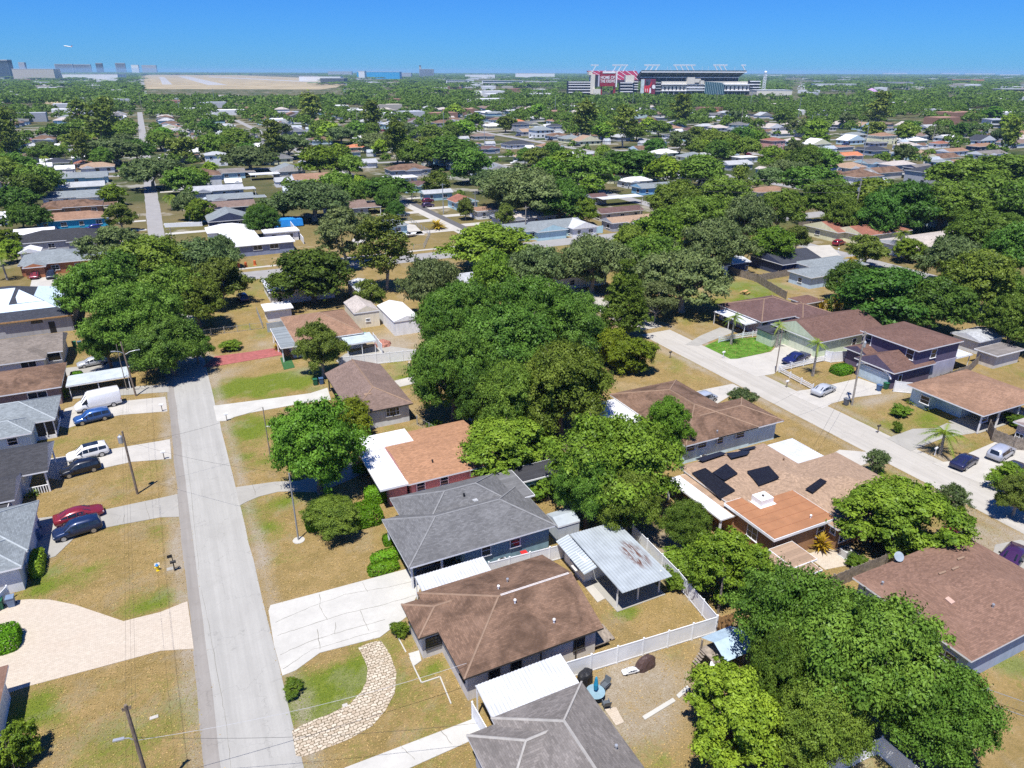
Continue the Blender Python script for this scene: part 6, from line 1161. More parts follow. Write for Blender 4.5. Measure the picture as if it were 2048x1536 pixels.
# ------------------------------------------------------------------ houses in the middle distance: (px, py at eave, width x, depth y, roof, wall, form, label)
FORM = {}
def mid(px, py, wx, wy, roof, wall, form, label, h=2.6, short=None, trim=WHITE, wins=True):
    x, y = at(px, py, h+.5); r = (x-wx/2, x+wx/2, y-wy/2, y+wy/2)
    f = dict(hip=dict(ax='x', e='hh', p=.34), hipy=dict(ax='y', e='hh', p=.34), gab=dict(ax='x', e='gg', p=.32), gaby=dict(ax='y', e='gg', p=.36), flat=dict(ax='f', t=.25), two=dict(ax='x', e='hh', p=.3))[form]
    z = h if form != 'two' else 5.4
    bl = [dict(r=r, z=z, **f)]; k = int(px*7+py*3) % 4
    if form in ('hip', 'gab') and wx > 13 and k < 3:
        c = x + wx*(-.26, .24, .02)[k]; ww = wx*(.16, .18, .2)[k]; bl.append(dict(r=(c-ww, c+ww, r[2]-wy*.22, y+.5), z=z-.06, ax='y', e='gh' if k != 1 else 'hh', p=f['p']))
        if k == 0: bl.append(dict(r=(r[1]-.3, r[1]+4.4, r[2]+1, r[3]-1.5), z=z-.25, ax='f', t=.14, open=True, posts=[(r[1]+4.1, r[2]+1.3), (r[1]+4.1, r[3]-1.8)]))
    t = house(label, bl, wall, roof, short=short)
    if form == 'flat':
        pass
    if wins:
        n = max(2, int(wx/4.5)); pl = r[2]+.45
        for i in range(n):
            cx = r[0]+.45+(wx-.9)*(i+.5)/n
            if form == 'two': window(t, 'S', pl, cx, 4.1, 1.3, 1.2, bars=(2,1))
            window(t, 'S', pl, cx, 1.5, 1.5 if i % 2 else 1.1, 1.1, bars=(1+i % 2, 2))
        if x < 0: window(t, 'E', r[1]-.45, r[2]+wy*.4, 1.4, 1.6, 1.1)
        else: window(t, 'W', r[0]+.45, r[2]+wy*.4, 1.4, 1.6, 1.1)
    return t
MID = [
 (112,512,15,12,R_BLUE,W_BRICK,'hip','orange-brick house with a grey hip roof behind the maroon car'),(125,470,21,12,R_DARK,W_GREY,'hip','house with a black solar-panelled roof beside the pink paved drive'),(60,498,5,5,R_WHITE,W_WHITE,'gaby','small white gabled shed left of the black roof'),(62,462,12,7,R_WHITE,W_WHITE,'gab','white outbuilding left of the black solar-panelled roof'),
 (145,432,20,10,R_TAN,W_TURQ,'hip','turquoise house with a tan hip roof up the left street'),(140,408,20,10,R_BROWN,W_TAN,'hip','house with a dark brown hip roof beyond the turquoise house'),(147,388,20,10,R_BLUE,W_WHITE,'gab','house with a long blue-grey roof beyond the dark brown hip roof'),(160,369,18,9,R_LT,W_GREY,'gab','house with a pale grey roof, second beyond the dark brown hip roof'),(165,350,20,10,R_BLUE,W_AQUA,'gab','aqua house with solar panels, third beyond the dark brown hip roof'),
 (113,322,12,11,R_SLATE,W_CREAM,'hip','cream house with a dark slate hip roof among the left trees'),(165,324,8,8,R_RUST,W_BROWN if 'W_BROWN' in globals() else W_TAN,'hip','small house with a rust-red hip roof'),(367,290,24,14,R_SLATE,W_DGREY,'hip','dark-walled house under a wide navy hip roof'),(432,318,11,9,R_LT,W_WHITE,'two','white two-storey house with a pale grey hip roof'),(450,342,17,9,R_GREYB,W_AQUA,'gab','light blue house with a long grey gable roof'),(432,376,20,9,R_LT,W_GREY,'gab','house with a whitish-grey roof beyond the white pickup'),(460,392,16,8,R_BLUE,W_GREY,'gab','house with a bluish roof behind the boat'),(460,408,16,9,R_TAUPE,W_NAVY,'gab','house with a pinkish brown roof and dark gable'),(456,432,13,12,R_BLUE,W_NAVY,'gaby','navy house with a blue-grey front gable'),
 (575,338,15,11,R_BLUE,W_BEIGE,'gaby','beige house with a blue-grey front gable beside the dark bright-green tree'),(455,455,12,9,R_WHITE,W_WHITE,'hip','white-roofed wing behind the slate blue corner house'),
 (815,335,20,12,R_BROWN,W_GREY,'hip','brown hip-roofed house with solar panels at the lane bend'),(840,366,16,8,R_PLUM,W_AQUA,'hip','plum-roofed house with solar panels by the young palms'),(872,382,12,6,R_LT,W_AQUA,'gab','aqua house with a pale roof before the plum roof'),(725,322,14,8,R_LT,W_WHITE,'gab','house with a pale roof at the far end of the lane'),(800,352,14,8,R_WHITE,W_WHITE,'flat','white flat-roofed house behind the plum roof'),(715,292,14,9,R_TERRA,W_CREAM,'hip','house with an orange tile roof'),(765,280,18,10,R_BROWN,W_GREY,'hip','grey house with a brown roof and white porch far up the lane'),
 (925,398,9,9,R_RUST,W_AQUA,'gaby','small house with a red-brown gable beside the asphalt lane'),(985,414,15,8,R_TAN,W_WHITE,'flat','white carport house with a tan flat roof'),(1048,428,20,9,R_PALE,W_GREY,'gab','house with a plain tan slab roof by the pole'),(1080,450,26,10,R_BLUE,W_AQUA,'gab','long pale blue house with a slate grey roof at the cross street'),(1158,448,9,8,R_WOFF,W_WHITE,'gaby','white metal-roofed annexe beside the slate grey roof'),(1235,418,17,7,R_PLUM,W_BEIGE,'gab','house with a long plum-brown roof at the grey driveway'),(1258,436,17,7,R_SAND,W_GREY,'gab','house with a sandy roof and white porch nearer the trees'),(1192,390,7,6,R_PLUM,W_GREY,'gab','small plum-roofed gable among the middle trees'),
 (1270,358,14,8,R_WHITE,W_WHITE,'hip','white-roofed house behind the grey car'),(1305,370,16,8,R_BLUE,W_SKY,'gab','sky blue house with a grey roof by the looped drive'),(1035,286,19,12,R_SLATE,W_WHITE,'hip','white house with a dark slate hip roof in the far middle'),(1110,258,13,10,R_SLATE,W_WHITE,'two','white two-storey house with a dark flat-looking roof'),(1040,254,13,10,R_SLATE,W_GREY,'two','second two-storey house with a dark roof, left of its twin'),(965,270,16,9,R_TAUPE,W_BEIGE,'hip','house with a pinkish roof left of the slate hip roof'),(975,295,14,8,R_PLUM,W_GREY,'hip','house with a dark plum roof below the pinkish roof'),
 (1440,362,12,10,R_PLUM,W_BEIGE,'gaby','house with a plum-brown gable behind the tall bare pole'),(1465,372,12,9,R_LT,W_GREY,'gaby','house with a pale gable beside the plum-brown gable'),(1535,378,16,8,R_TAN,W_BEIGE,'hip','house with a tan hip roof among the right woods'),(1545,288,12,11,R_RUST,wall_mat('wall_rose',(.55,.30,.27)),'two','pink two-storey house among the right oaks'),(1490,312,13,8,R_WHITE,W_WHITE,'flat','white flat-roofed house below the pink house'),(1470,325,16,9,R_LT,W_GREY,'gab','pale grey-roofed house left of the white flat roof'),
 (1708,268,18,10,R_BLUE,W_WHITE,'hip','white house with a slate blue hip roof beside the cream two-storey house'),(1762,278,16,12,R_TAN,W_CREAM,'two','cream two-storey house with a brown hip roof'),(1695,308,15,9,R_TERRA,W_BEIGE,'gab','house with an orange tile roof behind the shrubs on the right'),(1742,322,16,9,R_GREYB,W_AQUA,'gab','house with a grey roof before the cream two-storey house'),(1795,326,17,9,R_PALE,W_GREY,'hip','house with a pinkish tan roof beside the blue flat-roofed house'),(1880,320,14,8,R_BLUE,W_SKY,'flat','blue flat-roofed house on the right'),(1838,332,13,8,R_GREYB,W_NAVY,'gab','navy blue house left of the blue flat-roofed house'),(1915,322,13,8,R_TAN,W_WHITE,'gab','house with a brown roof and white fascia right of the blue house'),(1905,300,18,9,R_TAN,W_WHITE,'gab','long tan-roofed house behind the blue flat-roofed house'),(1975,305,22,10,R_GREYB,W_WHITE,'gab','house with a wide grey-brown roof near the right edge'),(1965,290,20,9,R_TAN,W_NAVY,'hip','house with a brown roof behind the wide grey-brown roof'),(1880,285,12,8,R_RUST,W_WHITE,'hip','small house with a rusty roof among the right trees'),
 (690,410,14,11,R_TAUPE,W_GREY,'gab','taupe-roofed house behind the tall feathery tree'),(770,445,12,9,R_BLUE,W_AQUA,'hip','grey-roofed house half hidden behind the feathery tree'),(1150,540,13,9,R_SLATE,W_WHITE,'hip','white house with a slate roof glimpsed through the middle trees'),(560,458,10,6,R_WHITE,W_WHITE,'flat','white flat shed beside the slate blue corner house'),(895,558,12,8,R_LT,W_WHITE,'gab','white roof glimpsed beside the central tree mass'),(1010,560,10,8,R_LT,W_WHITE,'gab','pale roof under the open trees beyond the central mass'),
]
for q in MID:
    px,py,wx,wy,ro,wa,fo,lb = q; mid(px,py,wx,wy,ro,wa,fo,lb,short=lb.split(' with ')[0] if 0 else lb)
house('slate blue corner house with a bright white roof at the cross street', [bk(13.4,31,197.2,206,2.8,ax='x',p=.16),bk(13.4,23,203,222,2.78,ax='y',p=.16)], wall_mat('wall_slate_corner',(.20,.23,.33)), R_WHITE, wins=[('S',0,515,492,2.2,1.2,(2,1)),('S',0,548,489,2.2,1.2,(2,1))], short='slate blue corner house')
x_,y_=at(575,452); t_=thing('swimming_pool','bright blue tarpaulin-covered frame under the spreading oak','tarpaulin',(x_,y_,0)); MB().box(x_-4.5,x_+4.5,y_-2.2,y_+2.2,2.2,2.3).build('tarp',TARP,t_); [MB().box(x_+a-.05,x_+a+.05,y_+b_-.05,y_+b_+.05,-.05,2.2).build('post',WHITE,t_) for a in (-4.3,4.3) for b_ in (-2,2)]; t_.name='tarp_shelter'; MB().add([(x_-4.5,y_-2.25,2.25),(x_+4.5,y_-2.25,2.25),(x_+4.5,y_-2.6,.3),(x_-4.5,y_-2.6,.3)],[(0,1,2,3)]).build('tarp_side',TARP,t_)
canopy('flat white carport up the left street on the right side', (*at(500,360)[:1], at(500,360)[0]+13, at(500,362)[1], at(500,362)[1]+7), (2.5,2.5,2.5,2.5), R_WOFF, [(at(500,360)[0]+.2,at(500,362)[1]+.2),(at(500,360)[0]+12.8,at(500,362)[1]+.2)], name='carport', cat='carport'); canopy('pale grey carport on the front of the turquoise house', (-17.5,-9.5,225,231), (2.4,2.4,2.4,2.4), R_GALV, [(-9.8,225.3),(-9.8,230.7)], name='carport', cat='carport'); canopy('white awning behind the long red-brown plum roof', (at(1250,410)[0]-10,at(1250,410)[0]+8,at(1250,410)[1],at(1250,410)[1]+5), (2.7,2.7,2.8,2.8), R_WOFF, [(at(1250,410)[0]+7.8,at(1250,410)[1]+.2)], name='awning', cat='awning')
t_=thing('boat','white motorboat on its trailer on the open corner lot','boat',(*at(818,474),0),.3); m=MB(); m.add([(-2.6,-1,.9),(1.6,-1,.9),(2.9,0,1.1),(1.6,1,.9),(-2.6,1,.9),(-2.4,-.6,.3),(1.4,-.5,.3),(2.2,0,.45),(1.4,.5,.3),(-2.4,.6,.3)],[(0,1,2,3,4),(9,8,7,6,5),(0,5,6,1),(1,6,7,2),(2,7,8,3),(3,8,9,4),(4,9,5,0)]); m.build('hull',WHITE,t_,world=False); m=MB(); m.add([(-.3,-.7,.9),(.7,-.55,.9),(.7,.55,.9),(-.3,.7,.9),(-.5,-.6,1.45),(-.2,-.5,1.5),(-.2,.5,1.5),(-.5,.6,1.45)],[(4,5,6,7),(0,1,5,4),(1,2,6,5),(2,3,7,6),(3,0,4,7)]); m.build('windscreen',GLASS,t_,world=False); MB().box(-2.4,3.6,-.06,.06,.2,.3).build('trailer',GALV,t_,world=False); [MB().tube([(-.8,s-.1,.28),(-.8,s+.1,.28)],.28,10).build('wheel',RUBBER,t_,world=False) for s in (-.95,.95)]
t_=thing('boat','pale boat under a grey cover beside the white pickup','boat',(*at(425,402),0),0.1); m=MB(); m.add([(-3.2,-1.1,1.0),(2,-1.1,1.0),(3.6,0,1.2),(2,1.1,1.0),(-3.2,1.1,1.0),(-3,-.6,.3),(1.8,-.5,.3),(2.8,0,.45),(1.8,.5,.3),(-3,.6,.3),(-1,0,1.6)],[(9,8,7,6,5),(0,5,6,1),(1,6,7,2),(2,7,8,3),(3,8,9,4),(4,9,5,0)]); m.build('hull',WHITE,t_,world=False); m=MB(); m.add([(-3.2,-1.1,1.0),(2,-1.1,1.0),(3.6,0,1.2),(2,1.1,1.0),(-3.2,1.1,1.0),(-2.6,0,1.6),(1.6,0,1.7)],[(0,1,6,5),(1,2,6),(2,3,6),(3,4,5,6),(4,0,5)]); m.build('cover',plain('boat_cover',(.35,.40,.46),.7),t_,world=False)
fence('chain-link fence around the open corner lot with the boat',[at(745,505),at(848,497),at(860,470),at(800,430)],1.3,'chain',GALV,step=3); fence('white wall fence across the left street houses',[at(130,492),at(240,488)],1.6,'wall',VINYL,step=4); fence('white wall fence before the navy gabled house',[at(330,455),at(405,452)],1.3,'wall',VINYL,step=4); fence('white wall fence behind the bright white roof',[at(575,445),at(608,488)],1.8,'wall',VINYL,step=4); fence('pale blue wall along the cross street below the slate grey roof',[at(1020,480),at(1205,466)],2.2,'wall',W_AQUA,step=5); fence('dark board fence behind the red-brown roofed cream house',[(196,136),(196,160),(180,163)],1.9,'wood',WOODF,step=3)
for k,(px_,py_) in enumerate(((478,535),(492,533),(510,530))):
    t=thing('traffic_barrel','orange barrier at the cross street works, %s'%('left of the digger','middle one','right of the digger')[k],'barrier',(*at(px_,py_),0)); MB().lathe((0,0,0),[(.45,0),(.35,.1),(.3,1.1),(.1,1.2)],10).build('body',plain('orange_plastic',(.55,.12,.03),.5),t,world=False)
# ------------------------------------------------------------------ the stadium
SA = Vector((815, 1397, 0)); SB = Vector((1168, 1259, 0)); SU = (SB-SA).normalized(); SV = Vector((-SU.y, SU.x, 0)); SL = (SB-SA).length
def st_uz(px, py, v=0.0):
    """photo pixel -> (u along the front, height) on the stadium's front plane, v metres behind it"""
    o = SA + SV*v; d = Vector(ray(px, py)); n = SV; t = (o - Vector((0, 0, CAM_H))).dot(n)/d.dot(n); q = Vector((0, 0, CAM_H)) + d*t
    return (q-o).dot(SU), q.z
stad = thing('stadium', 'large open stadium with red seats, a big red scoreboard and light pylons', 'stadium', tuple(SA)); stad.rotation_euler = (0, 0, math.atan2(SU.y, SU.x))
ST_ = lambda px, py, v=0.0: st_uz(px, py, v)
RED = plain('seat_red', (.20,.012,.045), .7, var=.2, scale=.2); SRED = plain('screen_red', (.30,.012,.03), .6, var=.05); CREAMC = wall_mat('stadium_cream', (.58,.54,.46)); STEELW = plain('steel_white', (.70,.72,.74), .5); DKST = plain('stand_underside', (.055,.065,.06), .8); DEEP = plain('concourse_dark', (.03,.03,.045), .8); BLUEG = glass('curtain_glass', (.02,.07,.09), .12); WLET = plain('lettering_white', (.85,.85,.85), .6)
def sbx(mb, a, b_, v0, v1, m=0):
    (u0, z0), (u1, z1) = ST_(*a), ST_(*b_); mb.box(min(u0,u1), max(u0,u1), v0, v1, min(z0,z1), max(z0,z1), m); return mb
def sbuild(name, mat, items, v0, v1, parent=stad):
    mb = MB()
    for it in items: sbx(mb, it[0], it[1], it[2] if len(it) > 2 else v0, it[3] if len(it) > 3 else v1)
    return mb.build(name, mat, parent, world=False)
# upper stand seen from behind: raked underside with ribs
u0, zt = ST_(1283, 142); u1, _ = ST_(1494, 142); ul, zb = ST_(1283, 154.5); ur, _ = ST_(1482, 154.5)
mb = MB(); mb.add([(ul,18,zb),(ur,18,zb),(u1,2,zt),(u0,2,zt),(ul,60,zb-4),(ur,60,zb-4),(u1,4,zt+.5),(u0,4,zt+.5)], [(0,1,2,3),(4,7,6,5),(3,2,6,7),(0,3,7,4),(1,5,6,2),(0,4,5,1)]); mb.build('upper_stand', DKST, stad, world=False)
for k in range(15):
    f = k/14; mb = MB(); a = ul+(ur-ul)*f; b_ = u0+(u1-u0)*f; mb.bar((a,17,zb-.5),(b_,1.2,zt-.5),1.1,1.0); mb.build('rib', plain('rib_grey',(.22,.23,.24),.7), stad, world=False)
sbuild('parapet', STEELW, [((1283,145),(1494,143.2),.4,1.8)], 0, 2); sbuild('top_rail', DKST, [((1283,143.2),(1494,141),1.9,2.6)], 0, 2)
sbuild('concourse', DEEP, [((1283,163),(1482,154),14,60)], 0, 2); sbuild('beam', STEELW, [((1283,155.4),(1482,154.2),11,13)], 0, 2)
for k in range(13): px_ = 1290+k*15.4; sbuild('column', plain('col_grey',(.33,.34,.37),.7), [((px_-.6,163),(px_+.6,155),11.5,13)], 0, 2)
# seats of the far end, red, with white aisles
zs0, zs1 = ST_(1190,141.5,30)[1], ST_(1190,160,30)[1]; a0 = ST_(1181,142,30)[0]; a1 = ST_(1283,142,30)[0]; c0 = ST_(1200,160,30)[0]; c1 = ST_(1283,160,30)[0]
mb = MB(); mb.add([(c0,30,zs1),(c1,30,zs1),(a1,75,zs0),(a0,75,zs0),(c0,32,zs1-2),(c1,32,zs1-2),(a1,77,zs0-2),(a0,77,zs0-2)], [(0,1,2,3),(7,6,5,4),(0,4,5,1),(1,5,6,2),(2,6,7,3),(3,7,4,0)]); mb.build('red_seating', RED, stad, world=False)
for k in range(7):
    f = (k+.5)/7; mb = MB(); mb.bar((c0+(c1-c0)*min(1,f+.14),29.4,zs1+.1),(a0+(a1-a0)*f,74.4,zs0+.1),.9,.5); mb.build('aisle', STEELW, stad, world=False)
# left tower, scoreboard on red legs
sbuild('tower', CREAMC, [((1181,188),(1191,148),2,24),((1178,150),(1186,143),3,20)], 0, 2); sbuild('screen_side', DEEP, [((1191,174),(1199,150),.5,14)], 0, 2)
sbuild('scoreboard', SRED, [((1199.5,172.5),(1230.5,144),-2.0,6)], 0, 2); sbuild('scoreboard_post', WLET, [((1230.8,174),(1234.8,142),-2.4,6)], 0, 2); sbuild('scoreboard_header', WLET, [((1205,146.5),(1230.6,142.6),-2.6,-2.05)], 0, 2); sbuild('screen_panel', plain('panel_lilac',(.55,.52,.60),.6), [((1195.5,173),(1199.3,151),-1.2,4)], 0, 2)
sbuild('scoreboard_leg', SRED, [((1201,190),(1204.5,172.6),0,4)], 0, 2); sbuild('scoreboard_leg', SRED, [((1226,190),(1231,172.6),0,4)], 0, 2)
def letters(name, txt, px, py, hpx, mat, v=-2.3, parent=stad, wmax=None):
    c = bpy.data.curves.new(name, 'FONT'); c.body = txt; c.align_x = 'CENTER'; c.align_y = 'CENTER'; u, z = ST_(px, py); c.size = hpx*1.08*1.38; c.extrude = .15; c.offset = .12
    q_ = bpy.data.objects.new(name, c); COL.objects.link(q_); bpy.context.view_layer.update(); me_ = bpy.data.meshes.new_from_object(q_.evaluated_get(bpy.context.evaluated_depsgraph_get())); bpy.data.objects.remove(q_); me_.materials.clear()
    o = bpy.data.objects.new(name, me_); COL.objects.link(o); o.parent = parent; o.location = (u, v, z); o.rotation_euler = (pi/2, 0, 0); o.data.materials.append(mat); return o
bpy.context.view_layer.update()
for tx, px_, py_, wpx in (('HOME OF', 1215.2, 155.3, 28), ('THE KREWE', 1215.2, 162.7, 29.5)):
    o = letters('lettering', tx, px_, py_, 5.6, WLET); bpy.context.view_layer.update(); o.scale = (wpx*1.07/max(.1, o.dimensions.x), 1.0, 1)
# tiers of ramps and concourses
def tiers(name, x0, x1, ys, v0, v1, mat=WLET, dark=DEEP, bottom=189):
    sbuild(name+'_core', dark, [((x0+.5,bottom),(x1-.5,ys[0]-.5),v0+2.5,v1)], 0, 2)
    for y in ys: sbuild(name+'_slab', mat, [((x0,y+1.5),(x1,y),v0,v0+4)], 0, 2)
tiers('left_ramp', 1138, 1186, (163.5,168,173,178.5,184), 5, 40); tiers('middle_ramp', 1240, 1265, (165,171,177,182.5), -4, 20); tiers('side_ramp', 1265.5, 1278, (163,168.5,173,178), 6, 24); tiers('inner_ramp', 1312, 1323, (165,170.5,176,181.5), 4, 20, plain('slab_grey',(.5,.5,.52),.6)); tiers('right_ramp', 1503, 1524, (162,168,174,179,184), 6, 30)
sbuild('seating_bowl', plain('bowl_plum',(.10,.05,.085),.8), [((1235,166),(1283,160),20,60)], 0, 2); sbuild('stair_tower', CREAMC, [((1251,165),(1269,150.5),0,14)], 0, 2)
sbuild('base_wall', CREAMC, [((1186,192),(1201,178),-2,10)], 0, 2)
sbuild('facade', CREAMC, [((1324,168),(1497,163),3,30),((1324,182),(1408,172),3,30),((1450,182),(1500,170),3,30)], 0, 2)
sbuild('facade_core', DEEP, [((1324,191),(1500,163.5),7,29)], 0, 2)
for y in (168.6, 181.0): sbuild('white_band', WLET, [((1323,y+1.3),(1410,y),0,6)], 0, 2); sbuild('white_band', WLET, [((1449,y+1.0),(1508,y-.6),0,6)], 0, 2)
sbuild('white_band', WLET, [((1373,176),(1409,174),-3,6)], 0, 2); sbuild('white_band', WLET, [((1373,181),(1409,179.3),-3,6)], 0, 2)
for k in range(8): px_ = 1325+k*11.5; sbuild('pillar', WLET, [((px_-.7,191),(px_+.7,182.3),1,3)], 0, 2); 
for k in range(5): px_ = 1456+k*8.5; sbuild('pillar', WLET, [((px_-.5,190),(px_+.5,182.3),1,3)], 0, 2)
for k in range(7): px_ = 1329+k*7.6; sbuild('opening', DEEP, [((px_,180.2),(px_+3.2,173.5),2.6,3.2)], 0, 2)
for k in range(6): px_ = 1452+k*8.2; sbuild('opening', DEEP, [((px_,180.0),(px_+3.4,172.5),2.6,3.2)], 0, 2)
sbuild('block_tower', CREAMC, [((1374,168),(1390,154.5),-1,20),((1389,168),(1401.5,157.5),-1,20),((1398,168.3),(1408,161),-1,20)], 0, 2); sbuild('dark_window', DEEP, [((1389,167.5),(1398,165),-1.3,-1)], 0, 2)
a0, z1 = ST_(1410,163); a1, z0 = ST_(1449,189); z1b = ST_(1449,166)[1]
mb = MB(); mb.add([(a0,-4,z0),(a1,4,z0),(a1,4,z1b),(a0,-4,z1),(a0,12,z0),(a1,14,z0),(a1,14,z1b),(a0,12,z1)], [(0,1,2,3),(5,4,7,6),(3,2,6,7),(0,3,7,4),(1,5,6,2)]); cw = mb.build('glass_curtain', BLUEG, stad, world=False)
for k in range(12): f = k/11; mb = MB(); x_ = a0+(a1-a0)*f; mb.bar((x_,-4.2+8*f,z0),(x_+.9,-4.2+8*f,z1+(z1b-z1)*f),.75,.6); mb.build('fin', plain('fin_pale',(.42,.55,.60),.4), cw, world=False)
# banner with a generic player in red
bn = sbuild('banner', plain('banner_plum',(.20,.015,.045),.7,var=.25,scale=.05), [((1279.5,190),(1311.5,158),-1.5,-.5)], 0, 2)
sbuild('banner_panel', plain('banner_pale',(.50,.58,.56),.7,var=.4,scale=.08), [((1279.8,189.5),(1289,158.4),-1.7,-1.51)], 0, 2, bn); sbuild('banner_panel', plain('banner_navy',(.05,.05,.09),.7,var=.3,scale=.06), [((1289,189.5),(1301,158.4),-1.65,-1.51)], 0, 2, bn)
def bpoly(name, mat, pts, v=-1.95):
    Q = [ST_(*p) for p in pts]; n = len(Q); mb = MB(); mb.add([(u, v, z) for u, z in Q]+[(u, v+.2, z) for u, z in Q], [tuple(range(n)), tuple(range(2*n-1,n-1,-1))]+[((i+1)%n,i,n+i,n+(i+1)%n) for i in range(n)]); return mb.build(name, mat, bn, world=False)
bpoly('jersey', plain('jersey_red',(.62,.02,.03),.7), [(1288,172),(1292,171),(1296,171.5),(1300,169),(1302,164),(1303.5,165),(1302,171),(1299,175),(1299,185),(1289,185),(1287.5,178)]); bpoly('trousers', WLET, [(1297,189),(1299,176),(1301,176),(1301.5,184),(1299.5,189)], -2.0); bpoly('head', plain('hair_dark',(.02,.015,.015),.8), [(1291,168),(1291,164),(1293.5,162.5),(1296,164),(1296,168),(1294,170)]); bpoly('helmet', WLET, [(1303.5,176),(1304,171),(1307,169),(1310,171),(1310.5,176),(1307,178)])
o = letters('number', '11', 1292.3, 180.7, 5.5, WLET, -2.2, bn)
# light pylons
for px0, px1, n in ((1183,1197,1),(1226,1256,3),(1290,1320,3),(1348,1391,4),(1428,1455,3),(1484,1492,1)):
    r = 1 if px0 < 1300 else -1
    for k in range(n):
        fx = px0+(px1-px0)*(k+.5)/n; a = ST_(fx-4*r, 142); b_ = ST_(fx+3*r, 131.5); mb = MB(); mb.bar((a[0],3,a[1]-2),(b_[0],3,b_[1]),1.7,1.6); mb.build('pylon', STEELW, stad, world=False)
    a = ST_(px0-1, 131.8); b_ = ST_(px1+1, 129); mb = MB(); mb.box(a[0],b_[0],2.2,3.6,a[1],a[1]+.9); mb.box(a[0],b_[0],2.2,3.6,b_[1]-.8,b_[1]); 
    for k in range(max(3, int((px1-px0)/3))): q = a[0]+(b_[0]-a[0])*(k+.5)/max(3, int((px1-px0)/3)); mb.box(q-.7,q+.7,2.0,2.8,a[1]+.7,b_[1]-.7)
    mb.build('light_bank', STEELW, stad, world=False)
for px_ in (1212,1244,1270,1335,1342,1405,1417,1470): a = ST_(px_,142); b_ = ST_(px_,133); mb = MB(); mb.tube([(a[0],3,a[1]),(a[0],3,b_[1])],.25,5); mb.build('flagpole', STEELW, stad, world=False)
# lattice tower right of the stadium
x_, y_ = SA.x+SU.x*ST_(1526,185)[0], SA.y+SU.y*ST_(1526,185)[0]; t_ = thing('lattice_tower','white lattice lookout tower just right of the stadium','tower',(x_,y_,0)); H_=44; mb=MB()
for k in range(4):
    c=[(cos(pi/2*k+.4),sin(pi/2*k+.4)),(cos(pi/2*(k+1)+.4),sin(pi/2*(k+1)+.4))]; mb.tube([(c[0][0]*4.2,c[0][1]*4.2,0),(c[0][0]*2.6,c[0][1]*2.6,H_)],.4,5)
    for j in range(9):
        r0,r1=4.2-1.6*j/9,4.2-1.6*(j+1)/9; z0_,z1_=H_*j/9,H_*(j+1)/9; mb.tube([(c[0][0]*r0,c[0][1]*r0,z0_),(c[1][0]*r1,c[1][1]*r1,z1_)],.22,4); mb.tube([(c[0][0]*r1,c[0][1]*r1,z1_),(c[1][0]*r1,c[1][1]*r1,z1_)],.22,4)
mb.build('frame',STEELW,t_,world=False); MB().lathe((0,0,H_),[(3,0),(3.2,1),(2.2,2.6),(.5,3.6)],12).build('cabin',STEELW,t_,world=False)

# ------------------------------------------------------------------ airfield, far buildings, skyline
def far_at(px, py): return at(px, py)
SANDF = plain('airfield_grass', (.31,.25,.15), 1, var=.3, scale=.01); RUNW = plain('runway', (.33,.32,.31), .9, var=.1, scale=.01)
px_sheet('airfield', [(285,178),(640,179),(672,175),(690,167),(640,157),(470,150),(300,149),(272,156)], .05, SANDF); px_sheet('runway', [(355,152.5),(375,152.5),(455,170),(415,170)], .10, RUNW); px_sheet('runway', [(318,154),(328,154),(345,169),(325,169)], .10, RUNW); px_sheet('taxiway', [(420,153),(690,166),(690,168),(415,154)], .10, RUNW); px_sheet('apron', [(232,160),(285,155),(290,172),(240,174)], .08, FARROAD)
px_sheet('field', [(480,211),(590,211),(592,202),(482,201)], .05, SANDF); px_sheet('field', [(80,215),(160,215),(160,203),(85,202)], .05, SANDF); px_sheet('highway', [(100,198),(480,194),(480,190),(100,193.5)], .06, RUNW)
FBL = []
def fblock(label, px, pyb, wpx, top, mat, name='building', cat='building', dep=40, windows=0, parts=(), group=None):
    """distant building: base centre at the pixel, width and height measured in pixels"""
    if 'skyline' not in label: FBL.append((px-wpx*.55, px+wpx*.55, pyb))
    x, y = at(px, pyb); f = x*_sy+y*_cy; k = f/1420*1.09; wm_ = wpx*k; hm = (pyb-top)*k*.98
    t = thing(name, label, cat, (x, y, 0), -YAW, group); MB().box(-wm_/2, wm_/2, 0, dep, -.5, hm).build('body', mat, t, world=False)
    MB().box(-wm_/2-.4, wm_/2+.4, -.4, dep+.4, hm, hm+max(.6, hm*.05)).build('roof', R_WOFF, t, world=False)
    if windows:
        n = max(2, int(hm/4.2))
        for i in range(n): z = hm*(i+.35)/n; MB().box(-wm_*.47, wm_*.47, -.25, .05, z, z+hm/n*.42).build('window_band', GLASS, t, world=False)
    return t
WB = plain('far_white', (.74,.74,.74), .6); WG = plain('far_grey', (.36,.38,.42), .7); WDK = plain('far_dark', (.085,.10,.12), .6); WT = plain('far_tan', (.48,.43,.36), .7)
fblock('bright blue-roofed airport hangar with white ends',757,158,72,147,plain('hangar_blue',(.03,.34,.62),.6),'hangar','hangar',90); fblock('white front wall of the blue hangar',724,159,10,146,WB,'hangar','hangar',60); fblock('long white airport building left of the blue hangar',640,162,70,155,WB,dep=60); fblock('dark-roofed terminal with white edge in front of the airfield',665,168,40,159,WDK,dep=60); fblock('low pale building behind the blue hangar',680,152,40,145,WG,dep=60); fblock('grey-white building right of the blue hangar',805,156,30,148,WG,dep=60)
t_=fblock('slim airport control tower with a dark cab',841,153,3.2,137,WT,'control_tower','control tower',10); x_=t_.children[0]; mb=MB(); zz=max(v.co.z for v in x_.data.vertices); mb.lathe((0,5,zz),[(3,0),(9,3),(9.5,7),(7,9)],10); mb.build('cab',WDK,t_,world=False)
